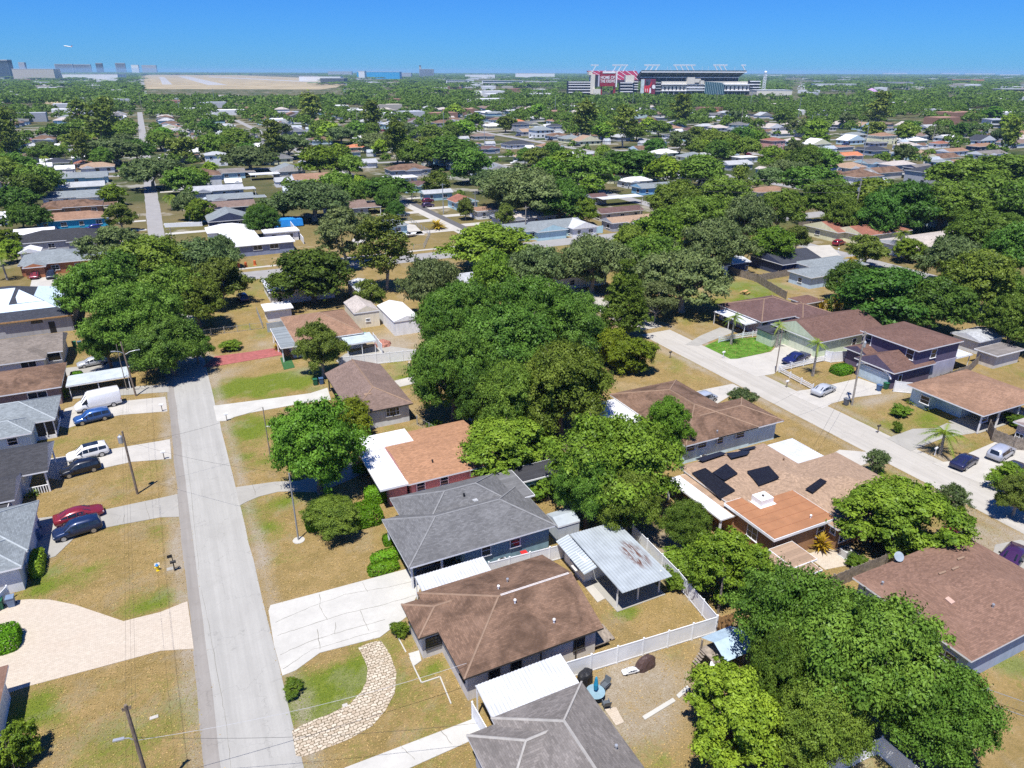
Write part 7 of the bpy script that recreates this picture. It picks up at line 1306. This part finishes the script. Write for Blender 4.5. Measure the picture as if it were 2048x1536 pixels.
fblock('airport terminal block beside the control tower',853,154,24,142,WG,dep=50,windows=1); fblock('long white warehouse behind the trees in the middle',1070,157,66,149,WB,'warehouse','warehouse',120); fblock('wide low white warehouse left of the long one',960,157,50,151,WB,'warehouse','warehouse',100); fblock('white institutional building among the trees',915,172,38,163,WB,windows=1); fblock('long cream-white college building among the trees',1005,172,70,164,WB,windows=1); fblock('white low building right of the college building',1075,171,40,165,WT); fblock('cream low building at the foot of the stadium tower',1548,192,60,183,CREAMC,dep=50)
fblock('tall dark office block at the left edge',8,158,26,129,WDK,windows=1,dep=40); fblock('white arena-like building behind the left trees',70,160,70,143,WT,dep=60); fblock('pale domed block on the left skyline',48,150,10,131,WG,dep=30); fblock('dark slab hotel on the left skyline',130,146,30,132.5,WG,windows=1,dep=30); fblock('second dark slab hotel on the left skyline',166,146,30,133,WG,windows=1,dep=30); fblock('narrow dark tower between the skyline slabs',201,146,11,131,WDK,dep=30); fblock('pale twin block on the left skyline',243,146,16,131,WG,windows=1,dep=30); fblock('low wide block on the left skyline by the airfield',300,147,24,134.5,WG,dep=30); fblock('small pale block on the left skyline beside the pale twin',272,147,12,134,WB,dep=30); fblock('white hangar roofs at the left end of the airfield',180,160,96,151,WB,'hangar','hangar',90); fblock('low white shed row left of the airfield',95,172,60,166,WB,'warehouse','warehouse',40)
px_=0
for k,(a,b_,w_,c) in enumerate(((1585,155,60,WB),(1640,158,26,WB),(1760,160,14,WB),(1700,157,30,WB),(1790,149,40,WB),(1960,150,50,WB),(1540,153,40,WB),(1900,149,30,WB),(2020,152,34,WB))): fblock('white warehouse roof on the right horizon among the tree belts',a,b_,w_,b_-2.5,c,'warehouse','warehouse',60,group='white warehouses on the right horizon')
fblock('long low hall with an orange-red roof right of the stadium',1935,166,54,160,plain('orange_roof',(.50,.22,.12),.8),dep=40); fblock('school building with a red-orange roof among the right trees',1945,230,84,222,plain('red_roof',(.48,.14,.07),.8),dep=16); fblock('yellowish building at the right edge above the woods',2035,196,60,182,wall_mat('wall_yellow',(.62,.50,.28)),windows=1,dep=30); fblock('pale fairground sheds right of the lattice tower',1670,178,70,170,WB,dep=30); fblock('grey-white hall behind the fairground tent',1790,172,60,166,WG,dep=30)
x_,y_=at(1741,190); t_=thing('fair_tent','lilac striped fairground tent right of the stadium','tent',(x_,y_,0)); MB().lathe((0,0,0),[(19,0),(19,5),(12,8),(5,12),(.5,14)],18).build('canopy',plain('tent_lilac',(.42,.25,.46),.7),t_,world=False)
x_,y_=at(1601,186); t_=thing('ferris_wheel','small white ferris wheel at the fairground','ferris wheel',(x_,y_,0),-YAW); mb=MB(); R_=8
mb.tube([(R_*cos(a),0,10+R_*sin(a)) for a in np.linspace(0,2*pi,19)],.35,5)
for k in range(8): a=2*pi*k/8; mb.tube([(0,0,10),(R_*cos(a),0,10+R_*sin(a))],.2,4); mb.box(R_*cos(a)-.8,R_*cos(a)+.8,-.8,.8,9+R_*sin(a)-1.2,9+R_*sin(a)+.4)
mb.tube([(-4,0,0),(0,0,10)],.35,4); mb.tube([(4,0,0),(0,0,10)],.35,4); mb.build('wheel',STEELW,t_,world=False)
fblock('house-like hall with a steep grey roof at the right edge of the woods',2005,256,44,243,W_LTGREY,dep=14,windows=1)
# far poles
FP=[(887,428,370),(824,400,363),(951,431,394),(1051,476,414),(969,305,247),(1207,310,284),(888,264,230),(1279,450,404),(1402,375,325),(124,252,222),(1163,350,318),(352,520,455),(745,270,245),(715,250,215),(1110,232,200),(845,160+50,180),(1265,215,190),(1432,215,180),(1500,218,185),(1570,190,166),(1595,245,200),(1656,185,168),(1690,205,165),(1775,190,165),(1810,186,163),(1905,190,165),(2000,190,166),(1480,265,222),(1620,265,235),(1705,195,182),(850,270,240),(1000,225,195),(1085,205,180),(570,235,205),(360,230,200),(285,225,190),(430,210,180),(540,205,185),(1720,345,262),(1863,290,255),(1720,260,245)]
for k,(px_,pb,pt) in enumerate(FP):
    x,y=at(px_,pb); f=x*_sy+y*_cy; H=min(22,max(8,(pb-pt)/1420*f*1.03)); pole('thin utility pole rising above the treetops in the far blocks' if pb<330 else 'utility pole with a crossarm among the middle-distance roofs',x,y,H,arms=((H-.8,2.2,.3),) if pb>200 else (),r=.14+f*.00012,mat=PALEBARK if k%2 else GALV,group='utility poles above the far treetops' if pb<330 else 'utility poles among the middle roofs')
# airliner
d=Vector(ray(136,93)).normalized(); q=Vector((0,0,CAM_H))+d*3200; t_=thing('airliner','small white airliner climbing in the sky above the airfield','aeroplane',tuple(q),-YAW+.05); t_.rotation_euler=(0,-.16,-YAW+pi); t_.scale=(.85,.85,.85)
mb=MB(); mb.tube([(-17,0,1.2),(-12,0,.6),(-4,0,0),(12,0,0),(16,0,-.2),(18,0,-.6)],[.3,1.4,2.0,2.0,1.4,.3],10); mb.build('fuselage',WB,t_,world=False)
for s in (-1,1): mb=MB(); mb.add([(4,s*1.5,-.6),(-1.5,s*1.5,-.6),(-6.5,s*16,.8),(-4.8,s*16,.8),(4,s*1.5,-.2),(-1.5,s*1.5,-.2),(-6.5,s*16,1.0),(-4.8,s*16,1.0)],[(0,1,2,3),(4,7,6,5),(0,4,5,1),(1,5,6,2),(2,6,7,3),(3,7,4,0)]); mb.build('wing',WB,t_,world=False)
mb=MB(); mb.add([(-11,-.2,1),(-16.5,-.2,1.2),(-18,-.2,7),(-15.5,-.2,7),(-11,.2,1),(-16.5,.2,1.2),(-18,.2,7),(-15.5,.2,7)],[(0,1,2,3),(4,7,6,5),(0,4,5,1),(1,5,6,2),(2,6,7,3),(3,7,4,0)]); mb.build('tail_fin',plain('tail_red',(.35,.06,.08),.5),t_,world=False)

# ------------------------------------------------------------------ farther blocks: one house per lot, trees between them
def clear_of(x, y, r):
    for (n, hx, hy, hr) in HOUSES:
        if abs(x-hx) < r+hr and abs(y-hy) < r+hr: return False
    return True
def in_view(x, y, m=0.0):
    f = x*_sy + y*_cy; s = x*_cy - y*_sy
    return f > 30 and abs(s) < f*.735 + 12 + m
STREETS = [(-83,'the outer left street'),(-2.5,'the left street'),(82,'the right street line'),(163,'the third street'),(245,'the fourth street'),(327,'the fifth street'),(410,'the sixth street'),(492,'the seventh street'),(575,'the eighth street')]
CROSS = [(170,184),(382,394),(557,569),(732,744)]
FR = [('brown',R_BROWN),('tan',R_TAN),('grey',R_GREY),('pale grey',R_LT),('white',R_WHITE),('taupe',R_TAUPE),('blue-grey',R_BLUE),('slate',R_SLATE),('sandy',R_SAND),('plum',R_PLUM),('orange tile',R_TERRA),('pale tan',R_PALE)]
FW = [W_WHITE,W_BEIGE,W_LTGREY,W_GREY,W_AQUA,W_CREAM,W_WHITE,W_PALEBLUE]
def zone(x, y):
    """where in the view a far thing stands: which landmark it lies below, and how far out"""
    f = x*_sy + y*_cy; s = x*_cy - y*_sy; px = 1024 + FPX*s/(f*_ct + CAM_H*_st)
    z = [n for (p, n) in ((270, 'below the left skyline'), (690, 'below the airfield'), (830, 'below the blue hangar'), (1130, 'below the white warehouses'), (1330, 'below the stadium scoreboard'),
         (1510, 'below the stadium glass front'), (1800, 'below the fairground tent'), (9e9, 'towards the right edge')) if px < p][0]
    b = 'close in' if f < 260 else 'in the middle distance' if f < 400 else 'far out' if f < 600 else 'in the farthest wooded blocks'
    return z + ' ' + b
rg = random.Random(11)
cand = []
for si, (sx, sn) in enumerate(STREETS):
    for side in (-1, 1):
        y = 20.0; lot = 0
        while y < 880:
            lot += 1; y += rg.uniform(19, 24)
            if any(a-4 < y < b+10 for a, b in CROSS): continue
            x = sx + side*rg.uniform(19, 23)
            if not in_view(x, y, 5): continue
            if y < 235 and x < 130: continue
            if y < 168 and x < 205: continue
            cand.append((hypot(x, y), x, y, si, side, lot))
cand.sort()
# prototypes: two meshes (wall, roof) per form, shared by every copy
PROTO = []
def proto(i):
    wx = (15,17,14,18,13,16)[i % 6]; wy = (10,11,12,10,9,13)[i % 6]; fm = ('hip','gab','hip','gaby','flat','two')[i % 6]
    f = dict(hip=dict(ax='x', e='hh', p=.36), gab=dict(ax='x', e='gg', p=.34), gaby=dict(ax='y', e='gg', p=.36), flat=dict(ax='f', t=.25), two=dict(ax='x', e='hh', p=.34))[fm]
    z = 5.4 if fm == 'two' else 2.7; R = MB(); roof_add(R, [], dict(r=(-wx/2,wx/2,-wy/2,wy/2), z=z, **f), 0)
    W = MB(); a, c = wx/2-.45, wy/2-.45; W.box(-a, a, -c, c, -.1, z+.02)
    if i in (0, 1, 2): k = (-.25, .2, .25)[i]*wx; q = wx*.2; roof_add(R, [], dict(r=(k-q, k+q, -wy*.74, .4), z=z-.05, ax='y', e='gh', p=f['p']), 0); W.box(k-q+.45, k+q-.45, -wy*.74+.45, 0, -.1, z)
    rm = mesh('house_roof', R.V, R.F, [FR[0][1], WHITE, W_WHITE], R.M); wm = mesh('house_wall', W.V, W.F, W_WHITE)
    g = MB(); n = int(wx/4)
    for k in range(n):
        xx = -a+2*a*(k+.5)/n
        for zz in ((1.0,), (1.0, 3.7))[fm == 'two']: g.box(xx-.75, xx+.75, -c-.05, -c+.02, zz, zz+1.2)
    for yy in (-c*.5, c*.5):
        for sgn in (-1, 1): g.box(sgn*a-.03, sgn*a+.03, yy-.8, yy+.8, 1.0, 2.2)
    return rm, wm, mesh('house_windows', g.V, g.F, GLASS), fm
PROTO = [proto(i) for i in range(6)]
stuffV = {}; nh = len(HOUSES); count = 0; far_h = []
LOTN = ['zeroth','first','second','third','fourth','fifth','sixth','seventh','eighth','ninth','tenth']
for (d, x, y, si, side, lot) in cand:
    if not clear_of(x, y, 10): continue
    if rg.random() < (.04 if y < 400 else .12): continue
    hi = rg.randrange(6); hi = hi if hi != 5 or rg.random() < .45 else 0; rn, rm_ = FR[rg.choice((0,0,1,2,3,3,4,4,5,6,7,8,9,10,11,11,3))]; wm_ = rg.choice(FW)
    if rn in ('orange tile',) and rg.random() < .6: rn, rm_ = FR[2]
    HOUSES.append((None, x, y, 9)); count += 1
    if count <= 215:
        z = zone(x, y); lb = '%s-roofed house %s' % (rn, z); grp = '%s-roofed houses %s' % (rn, z)
        t = thing('house', lb, 'house', (x, y, 0), rg.choice((0, 0, pi)), grp)
        for nm, me_, mt in (('roof', PROTO[hi][0], rm_), ('wall', PROTO[hi][1], wm_), ('windows', PROTO[hi][2], None)):
            o = link_mesh(nm, me_, t)
            if mt: o.material_slots[0].link = 'OBJECT'; o.material_slots[0].material = mt
            if nm == 'roof': o.material_slots[2].link = 'OBJECT'; o.material_slots[2].material = wm_
        front = -side; dx = x + front*9; sheet('driveway', [(min(dx, STREETS[si][0]+side*3.2), y-7.8), (max(dx, STREETS[si][0]+side*3.2), y-7.8), (max(dx, STREETS[si][0]+side*3.2), y-4.6), (min(dx, STREETS[si][0]+side*3.2), y-4.6)], .045, rg.choice((CONC, CONCW, CONCG)))
        if count <= 150:
            if rg.random() < .75:
                sxx = x + side*rg.uniform(11, 15); syy = y + rg.uniform(-5, 5); ss = rg.uniform(.28, .5); cn, cm = rg.choice((('white', R_WHITE), ('pale grey', R_LT), ('tin', R_GALV), ('brown', R_BROWN)))
                t = thing('shed', 'small %s-roofed shed %s' % (cn, z), 'shed', (sxx, syy, 0), 0, '%s-roofed sheds %s' % (cn, z)); t.scale = (ss, ss, .8)
                for nm, me_, mt in (('roof', PROTO[1][0], cm), ('wall', PROTO[1][1], W_WHITE)):
                    o = link_mesh(nm, me_, t); o.material_slots[0].link = 'OBJECT'; o.material_slots[0].material = mt
            if rg.random() < .6:
                cn, cc = rg.choice((('white', (.75,.75,.75)), ('silver', (.45,.47,.5)), ('black', (.02,.02,.025)), ('dark blue', (.02,.03,.10)), ('red', (.25,.02,.03)), ('grey', (.15,.16,.18))))
                car(rg.choice(('suv', 'sedan', 'sedan', 'pickup')), x + front*rg.uniform(9, 13), y-6.2, 0 if front > 0 else 180, cc, '%s car on a drive %s' % (cn, z), simple=True, group='%s cars on drives %s' % (cn, z), metal=.2 if cn != 'white' else 0)
    else: far_h.append((x, y, hi, rm_, wm_))
if far_h:
    M_ = MB(); mats = []; 
    for (x, y, hi, r_, w_) in far_h:
        for me_, mt in ((PROTO[hi][0], r_), (PROTO[hi][1], w_)):
            if mt not in mats: mats.append(mt)
            M_.add([(v.co.x+x, v.co.y+y, v.co.z) for v in me_.vertices], [tuple(p.vertices) for p in me_.polygons], mats.index(mt))
    o = M_.build('distant_houses', mats); tag(o, 'small houses scattered through the farthest wooded blocks', 'houses', kind='stuff')

# labels for the mid-distance trees: what they stand next to, as seen from the camera
NAMED = [h for h in HOUSES if h[0]]
def side_of(x, y, hx, hy):
    fx, fy = _sy, _cy; dx, dy = x-hx, y-hy; f = dx*fx+dy*fy; s = dx*_cy - dy*_sy
    if abs(f) >= abs(s): return 'beyond' if f > 0 else 'in front of'
    return 'right of' if s > 0 else 'left of'
def shorten(s):
    s = s.replace('house with a ', '').replace('house with an ', '').split(' beyond ')[0].split(' behind ')[0].split(' among ')[0].split(' beside ')[0]
    return ' '.join(s.split()[:7])
used = {}
for t in pend:
    x, y = t.location.x, t.location.y; n = sorted(NAMED, key=lambda h: hypot(h[1]-x, h[2]-y))
    done = False
    for h in n[:6]:
        lb = '%s %s the %s' % (LOOK[t['_sp']], side_of(x, y, h[1], h[2]), shorten(h[0]))
        lb = ' '.join(lb.split()[:16])
        if lb not in used: done = True; break
    if not done: t['group'] = lb
    used[lb] = t; t['label'] = lb
# scattered trees on the lots
cells = []
rs = random.Random(5)
def blocked(x, y, r):
    for (sx, _n) in STREETS:
        if abs(x-sx) < r*.8+2.5: return True
    for a, b in CROSS:
        if a-r*.5 < y < b+r*.5: return True
    return False
from collections import defaultdict
GRIDT = defaultdict(list)
for (x, y, r) in TREES: GRIDT[(int(x//20), int(y//20))].append((x, y, r))
GRIDH = defaultdict(list)
for (n, x, y, r) in HOUSES: GRIDH[(int(x//30), int(y//30))].append((x, y, r))
def free(x, y, R):
    ci, cj = int(x//20), int(y//20)
    for a in (-1,0,1):
        for b in (-1,0,1):
            for (tx, ty, tr) in GRIDT[(ci+a, cj+b)]:
                if hypot(x-tx, y-ty) < (R+tr)*.62: return False
    ci, cj = int(x//30), int(y//30)
    for a in (-1,0,1):
        for b in (-1,0,1):
            for (hx, hy, hr) in GRIDH[(ci+a, cj+b)]:
                if abs(x-hx) < hr*.72+R*.35 and abs(y-hy) < hr*.5+R*.35: return False
    return True
def pj(x, y, z):
    a = x*_cy - y*_sy; f = x*_sy + y*_cy; h = z-CAM_H; dp = f*_ct - h*_st; return 1024+FPX*a/dp, 768-FPX*(f*_st + h*_ct)/dp, dp
VIS = [(*pj(h[1], h[2], 3.0), h[3]) for h in HOUSES if h[0] and hypot(h[1], h[2]) > 120]
def hides(x, y, R):
    cx, cy, dp = pj(x, y, 5.0); r = R*FPX/dp
    for (hx, hy, hd, hr) in VIS:
        if hd > dp + 2:
            w_ = hr*FPX/hd
            if abs(hx-cx) < r*.8 + w_*.65 and -r*1.1 < hy-cy < r*.85: return True
    return False
pts = []
tries = 0
while tries < 12000:
    tries += 1
    f = 150 + 960*math.sqrt(rs.random()); s = rs.uniform(-.76, .76)*f; x = f*_sy + s*_cy; y = f*_cy - s*_sy
    if y < 186 and x < 135: continue
    if y < 188 and x < 215 and rs.random() < .75: continue
    if y < 240 and -20 < x < 130 and rs.random() < .6: continue
    if y < 300 and -45 < x < 110 and rs.random() < .35: continue
    dv = float(vnoise(np.array(x), np.array(y), 48., 21))*.65 + float(vnoise(np.array(x), np.array(y), 17., 23))*.35
    if dv < (rs.uniform(.42, .60) if f < 560 else rs.uniform(.45, .60)): continue
    R = rs.choice((2.6, 3.2, 4.0, 5, 6, 6.8, 7.6, 8.4)) * rs.uniform(.85, 1.15) * (1.0 if f < 420 else 1.15)
    if blocked(x, y, R) or not free(x, y, R) or (f < 640 and rs.random() < (1.0 if f < 330 else .88) and hides(x, y, R)): continue
    GRIDT[(int(x//20), int(y//20))].append((x, y, R)); pts.append((f, x, y, R))
pts.sort()
SPW = ['oak','oak','oak','dark','dark','live','live','olive','bright','lime','loose','tall','mango']
budget = 292 - sum(1 for o in ALL if o.get('category') == 'tree')
rest = []
pts2 = sorted(pts, key=lambda q: q[0]/q[3])
for k, (f, x, y, R) in enumerate(pts2):
    sp = rs.choice(SPW)
    if k < budget:
        z = zone(x, y); lb = ' '.join(('%s %s' % (LOOK[sp], z)).split()[:16])
        tree(sp, x, y, R, None, lb, group='%ss %s' % (LOOK[sp], z), rnd=rs)
    else: rest.append((f, x, y, R))
print('trees', len(pts), 'single', budget, 'rest', len(rest), 'houses', count, len(HOUSES))
# the rest of the wooded blocks and the far tree belts: one mass of foliage
def blob_points(x, y, R, H, n, rng):
    k = 7 if R > 3 else 4; Pl, Nl = [], []
    for i in range(k):
        a = 2*pi*i/(k-1) + rng.uniform(-.4, .4); q = 0 if i == k-1 else rng.uniform(.4, .68)
        c = np.array([x+q*R*cos(a), y+q*R*sin(a), H*(.72 if i == k-1 else rng.uniform(.4, .64))]); r = R*(.52 if i == k-1 else rng.uniform(.36, .5)); m_ = max(3, n//k)
        d = unit(m_, rng); d[:, 2] = np.where(d[:, 2] < -.3, -d[:, 2], d[:, 2]); Pl.append(c + d*(r*rng.uniform(.8, 1.06, m_))[:, None]*np.array([1, 1, .85])); Nl.append(d + rng.normal(size=(m_, 3))*.4 + np.array([0, 0, .25]))
    return np.concatenate(Pl), np.concatenate(Nl)
Cs, Ns, Ss, Ts = [], [], [], []
def tint_of(n, dk=1.0):
    k = RNG.uniform(.5, 1.25)*dk; h = RNG.uniform(-.22, .30) if RNG.uniform() < .75 else RNG.uniform(.3, .6)
    Ts.append(np.tile([min(1.6, k*(1+h)), k, k*(1-h*.5), 1.0], (n, 1)))
for (f, x, y, R) in rest:
    sz = .5 + f/900; n = int(3.0*R*R*3.4/(sz*sz))+20; P, N = blob_points(x, y, R, 4.5+R*.7, n, RNG); Cs.append(P); Ns.append(N); Ss.append(np.full(len(P), sz)); tint_of(len(P))
# belts from 1100 m to the horizon
AIR = [(-150, 1500, 560, 4200)]
def belt(f0, f1, cnt, R0, H0, skip):
    c = 0
    while c < cnt:
        f = math.sqrt(rs.uniform(f0*f0, f1*f1)); s = rs.uniform(-.78, .78)*f; x = f*_sy + s*_cy; y = f*_cy - s*_sy; c += 1
        if skip(x, y, f, s): continue
        if float(vnoise(np.array(x), np.array(y), f*.055, 31))*.6 + float(vnoise(np.array(x), np.array(y), f*.02, 33))*.4 < rs.uniform(.26, .46): continue
        R = R0*rs.choice((.5, .7, 1, 1.3, 1.7)); H = H0*rs.uniform(.6, 1.35); px = 1024+FPX*s/(f*_ct); tp = HORIZON+(CAM_H-H)*FPX/f*.93; rp = R*FPX/f
        if any(a-rp < px < b_+rp and tp < pb-2.5 and HORIZON+CAM_H*FPX/f*.93 > pb-1 for a, b_, pb in FBL): continue
        sz = R*.25; n = 90; P, N = blob_points(x, y, R, H, n, RNG)
        P[:, 2] = np.minimum(P[:, 2], H*RNG.uniform(.75, 1.05, len(P)))
        if f0 > 1300: N = N*(.35 if f0 < 2500 else .08) + np.array([0, 0, .6])
        Cs.append(P); Ns.append(N); Ss.append(np.full(len(P), sz)); tint_of(len(P), .85 if f0 < 1300 else .62)
def sk1(x, y, f, s):
    px = 1024 + 1420*s/f*(1/ _ct)
    if f > 1250 and 270 < px < 690: return True
    if 1180 < f < 1750 and 1110 < px < 1600 and f > 1330: return True
    return False
belt(1050, 1400, 1900, 8.5, 11, sk1); belt(1400, 2600, 4200, 13, 11, sk1); belt(2600, 7000, 4200, 40, 10, lambda x,y,f,s: 270 < 1024+1420*s/f/_ct < 640 and f < 9000); belt(7000, 17000, 3600, 120, 10, lambda x,y,f,s: 270 < 1024+1420*s/f/_ct < 640 and f < 9000)
C = np.concatenate(Cs); N = np.concatenate(Ns); Sz = np.concatenate(Ss)*RNG.uniform(.6, 1.4, len(C))
me = quads_mesh('far_woods', C, N, Sz*1.4, Sz, LEAF['far'], RNG); ca = me.color_attributes.new('tint', 'FLOAT_COLOR', 'POINT'); ca.data.foreach_set('color', np.repeat(np.concatenate(Ts), 4, axis=0).astype(np.float32).ravel()); o = link_mesh('far_woods', me); tag(o, 'wooded blocks and tree belts running out to the horizon', 'woods', kind='stuff')
print('far leaves', len(C))

# low buildings lost among the far tree belts
M_ = MB(); mats = [WB, WG, WT, R_WOFF, plain('far_brick', (.30,.17,.12), .8)]; rb = random.Random(9)
for i in range(420):
    f = rb.choice((1, 1, 2))*rb.uniform(700, 3200); s = rb.uniform(-.76, .76)*f; x = f*_sy + s*_cy; y = f*_cy - s*_sy; px = 1024+FPX*s/(f*_ct)
    if (270 < px < 690 and f > 1200) or (1120 < px < 1610 and f > 1150): continue
    a = rb.uniform(6, 16)*(1+f/2500); c = rb.uniform(5, 9)*(1+f/3000); M_.box(x-a, x+a, y-c, y+c, 0, rb.uniform(4, 8)+f/1400, rb.choice((0, 0, 0, 1, 2, 3, 4)))
o = M_.build('distant_buildings', mats); tag(o, 'low pale buildings scattered through the far tree belts', 'buildings', kind='stuff')

# ------------------------------------------------------------------ dry grass and weeds standing in the near lawns
def inside(P, poly):
    x, y = P[:, 0], P[:, 1]; r = np.zeros(len(P), bool); n = len(poly)
    for i in range(n):
        x0, y0 = poly[i]; x1, y1 = poly[(i+1) % n]
        if y0 != y1: k = ((y0 > y) != (y1 > y)) & (x < (x1-x0)*(y-y0)/(y1-y0)+x0); r ^= k
    return r
rg_ = np.random.default_rng(77); n = 620000
P = np.stack([rg_.uniform(-30, 112, n), rg_.uniform(22, 150, n)], 1); fz = P[:, 0]*_sy+P[:, 1]*_cy; sx_ = P[:, 0]*_cy-P[:, 1]*_sy
P = P[(np.abs(sx_) < fz*.74+14) & (rg_.uniform(size=n) < np.clip(1.5-fz/110, .12, 1))]
for nm, poly in SHEETS:
    q = np.array(poly); lo = q.min(0); hi = q.max(0)
    if hi[0] < -30 or lo[0] > 112 or hi[1] < 22 or lo[1] > 150: continue
    if nm in ('lawn', 'ring', 'green_mat'): continue
    k = inside(P + rg_.normal(size=P.shape)*.10, poly); P = P[~k]
for o in list(bpy.data.objects):
    if '_rect' in o.keys():
        r = o['_rect']; P = P[~((P[:, 0] > r[0]+.4) & (P[:, 0] < r[1]-.4) & (P[:, 1] > r[2]+.4) & (P[:, 1] < r[3]-.4))]
n = len(P); ix = np.clip(np.searchsorted(GX, P[:, 0]), 0, nx-1); iy = np.clip(np.searchsorted(GY, P[:, 1]), 0, ny-1); gr = GR[iy, ix]; ba = BA[iy, ix]
keep = rg_.uniform(size=n) > ba*.9; P = P[keep]; gr = gr[keep]; n = len(P)
hgt = rg_.uniform(.03, .09, n); N = rg_.normal(size=(n, 3))*.30 + np.array([0, 0, 1.0]); W = rg_.uniform(.035, .095, n)
me = quads_mesh('grass', np.column_stack([P, hgt*.5+.012]), N, W*1.7, W, MATS['bright_lawn'], rg_)
gm_ = bpy.data.materials.new('grass_tuft'); t, b, o = nodes(gm_); vc = t.nodes.new('ShaderNodeVertexColor'); vc.layer_name = 'tint'; g_ = t.nodes.new('ShaderNodeNewGeometry')
sc_ = t.nodes.new('ShaderNodeSeparateColor'); t.links.new(vc.outputs[0], sc_.inputs[0])
dry = mixn(t, (.27, .19, .064), (.46, .32, .135), g_.outputs['Random Per Island']); grn = mixn(t, (.09, .145, .012), (.21, .25, .032), g_.outputs['Random Per Island'])
t.links.new(mixn(t, dry, grn, sc_.outputs[0]), b.inputs['Base Color']); b.inputs['Roughness'].default_value = 1; b.inputs['Specular IOR Level'].default_value = .05
me.materials.clear(); me.materials.append(gm_); ca = me.color_attributes.new('tint', 'FLOAT_COLOR', 'POINT'); gv = np.clip((gr-.2)*1.6 + rg_.normal(size=n)*.14, 0, 1); gv = np.repeat(gv, 4)
ca.data.foreach_set('color', np.stack([gv, gv, gv, np.ones_like(gv)], -1).ravel().astype(np.float32)); o = link_mesh('grass', me); tag(o, 'short dry grass and weeds of the near lawns', 'grass', kind='stuff'); print('tufts', n)
# ------------------------------------------------------------------ haze
HZ = bpy.data.materials.new('haze_air'); HZ.use_nodes = True; t = HZ.node_tree; t.nodes.clear(); o = t.nodes.new('ShaderNodeOutputMaterial'); v = t.nodes.new('ShaderNodeVolumePrincipled')
v.inputs['Color'].default_value = (.42, .70, 1.0, 1); v.inputs['Density'].default_value = 6e-5; v.inputs['Anisotropy'].default_value = 0.0; t.links.new(v.outputs[0], o.inputs['Volume'])
m = MB(); m.box(-9100, 18100, -900, 20100, -1.5, 72); hz = m.build('haze', HZ); hz['kind'] = 'stuff'; hz['label'] = 'thin blue air haze over the whole town'; hz['category'] = 'haze'

# every top-level name and label, checked
seen = {}
for o in ALL:
    lb = o.get('label')
    if lb is None: continue
    n = len(lb.split())
    if not 4 <= n <= 16: print('LABEL LENGTH', n, lb)
    if lb in seen and (o.get('group') is None or o.get('group') != seen[lb].get('group')): print('SAME LABEL', lb)
    seen[lb] = o
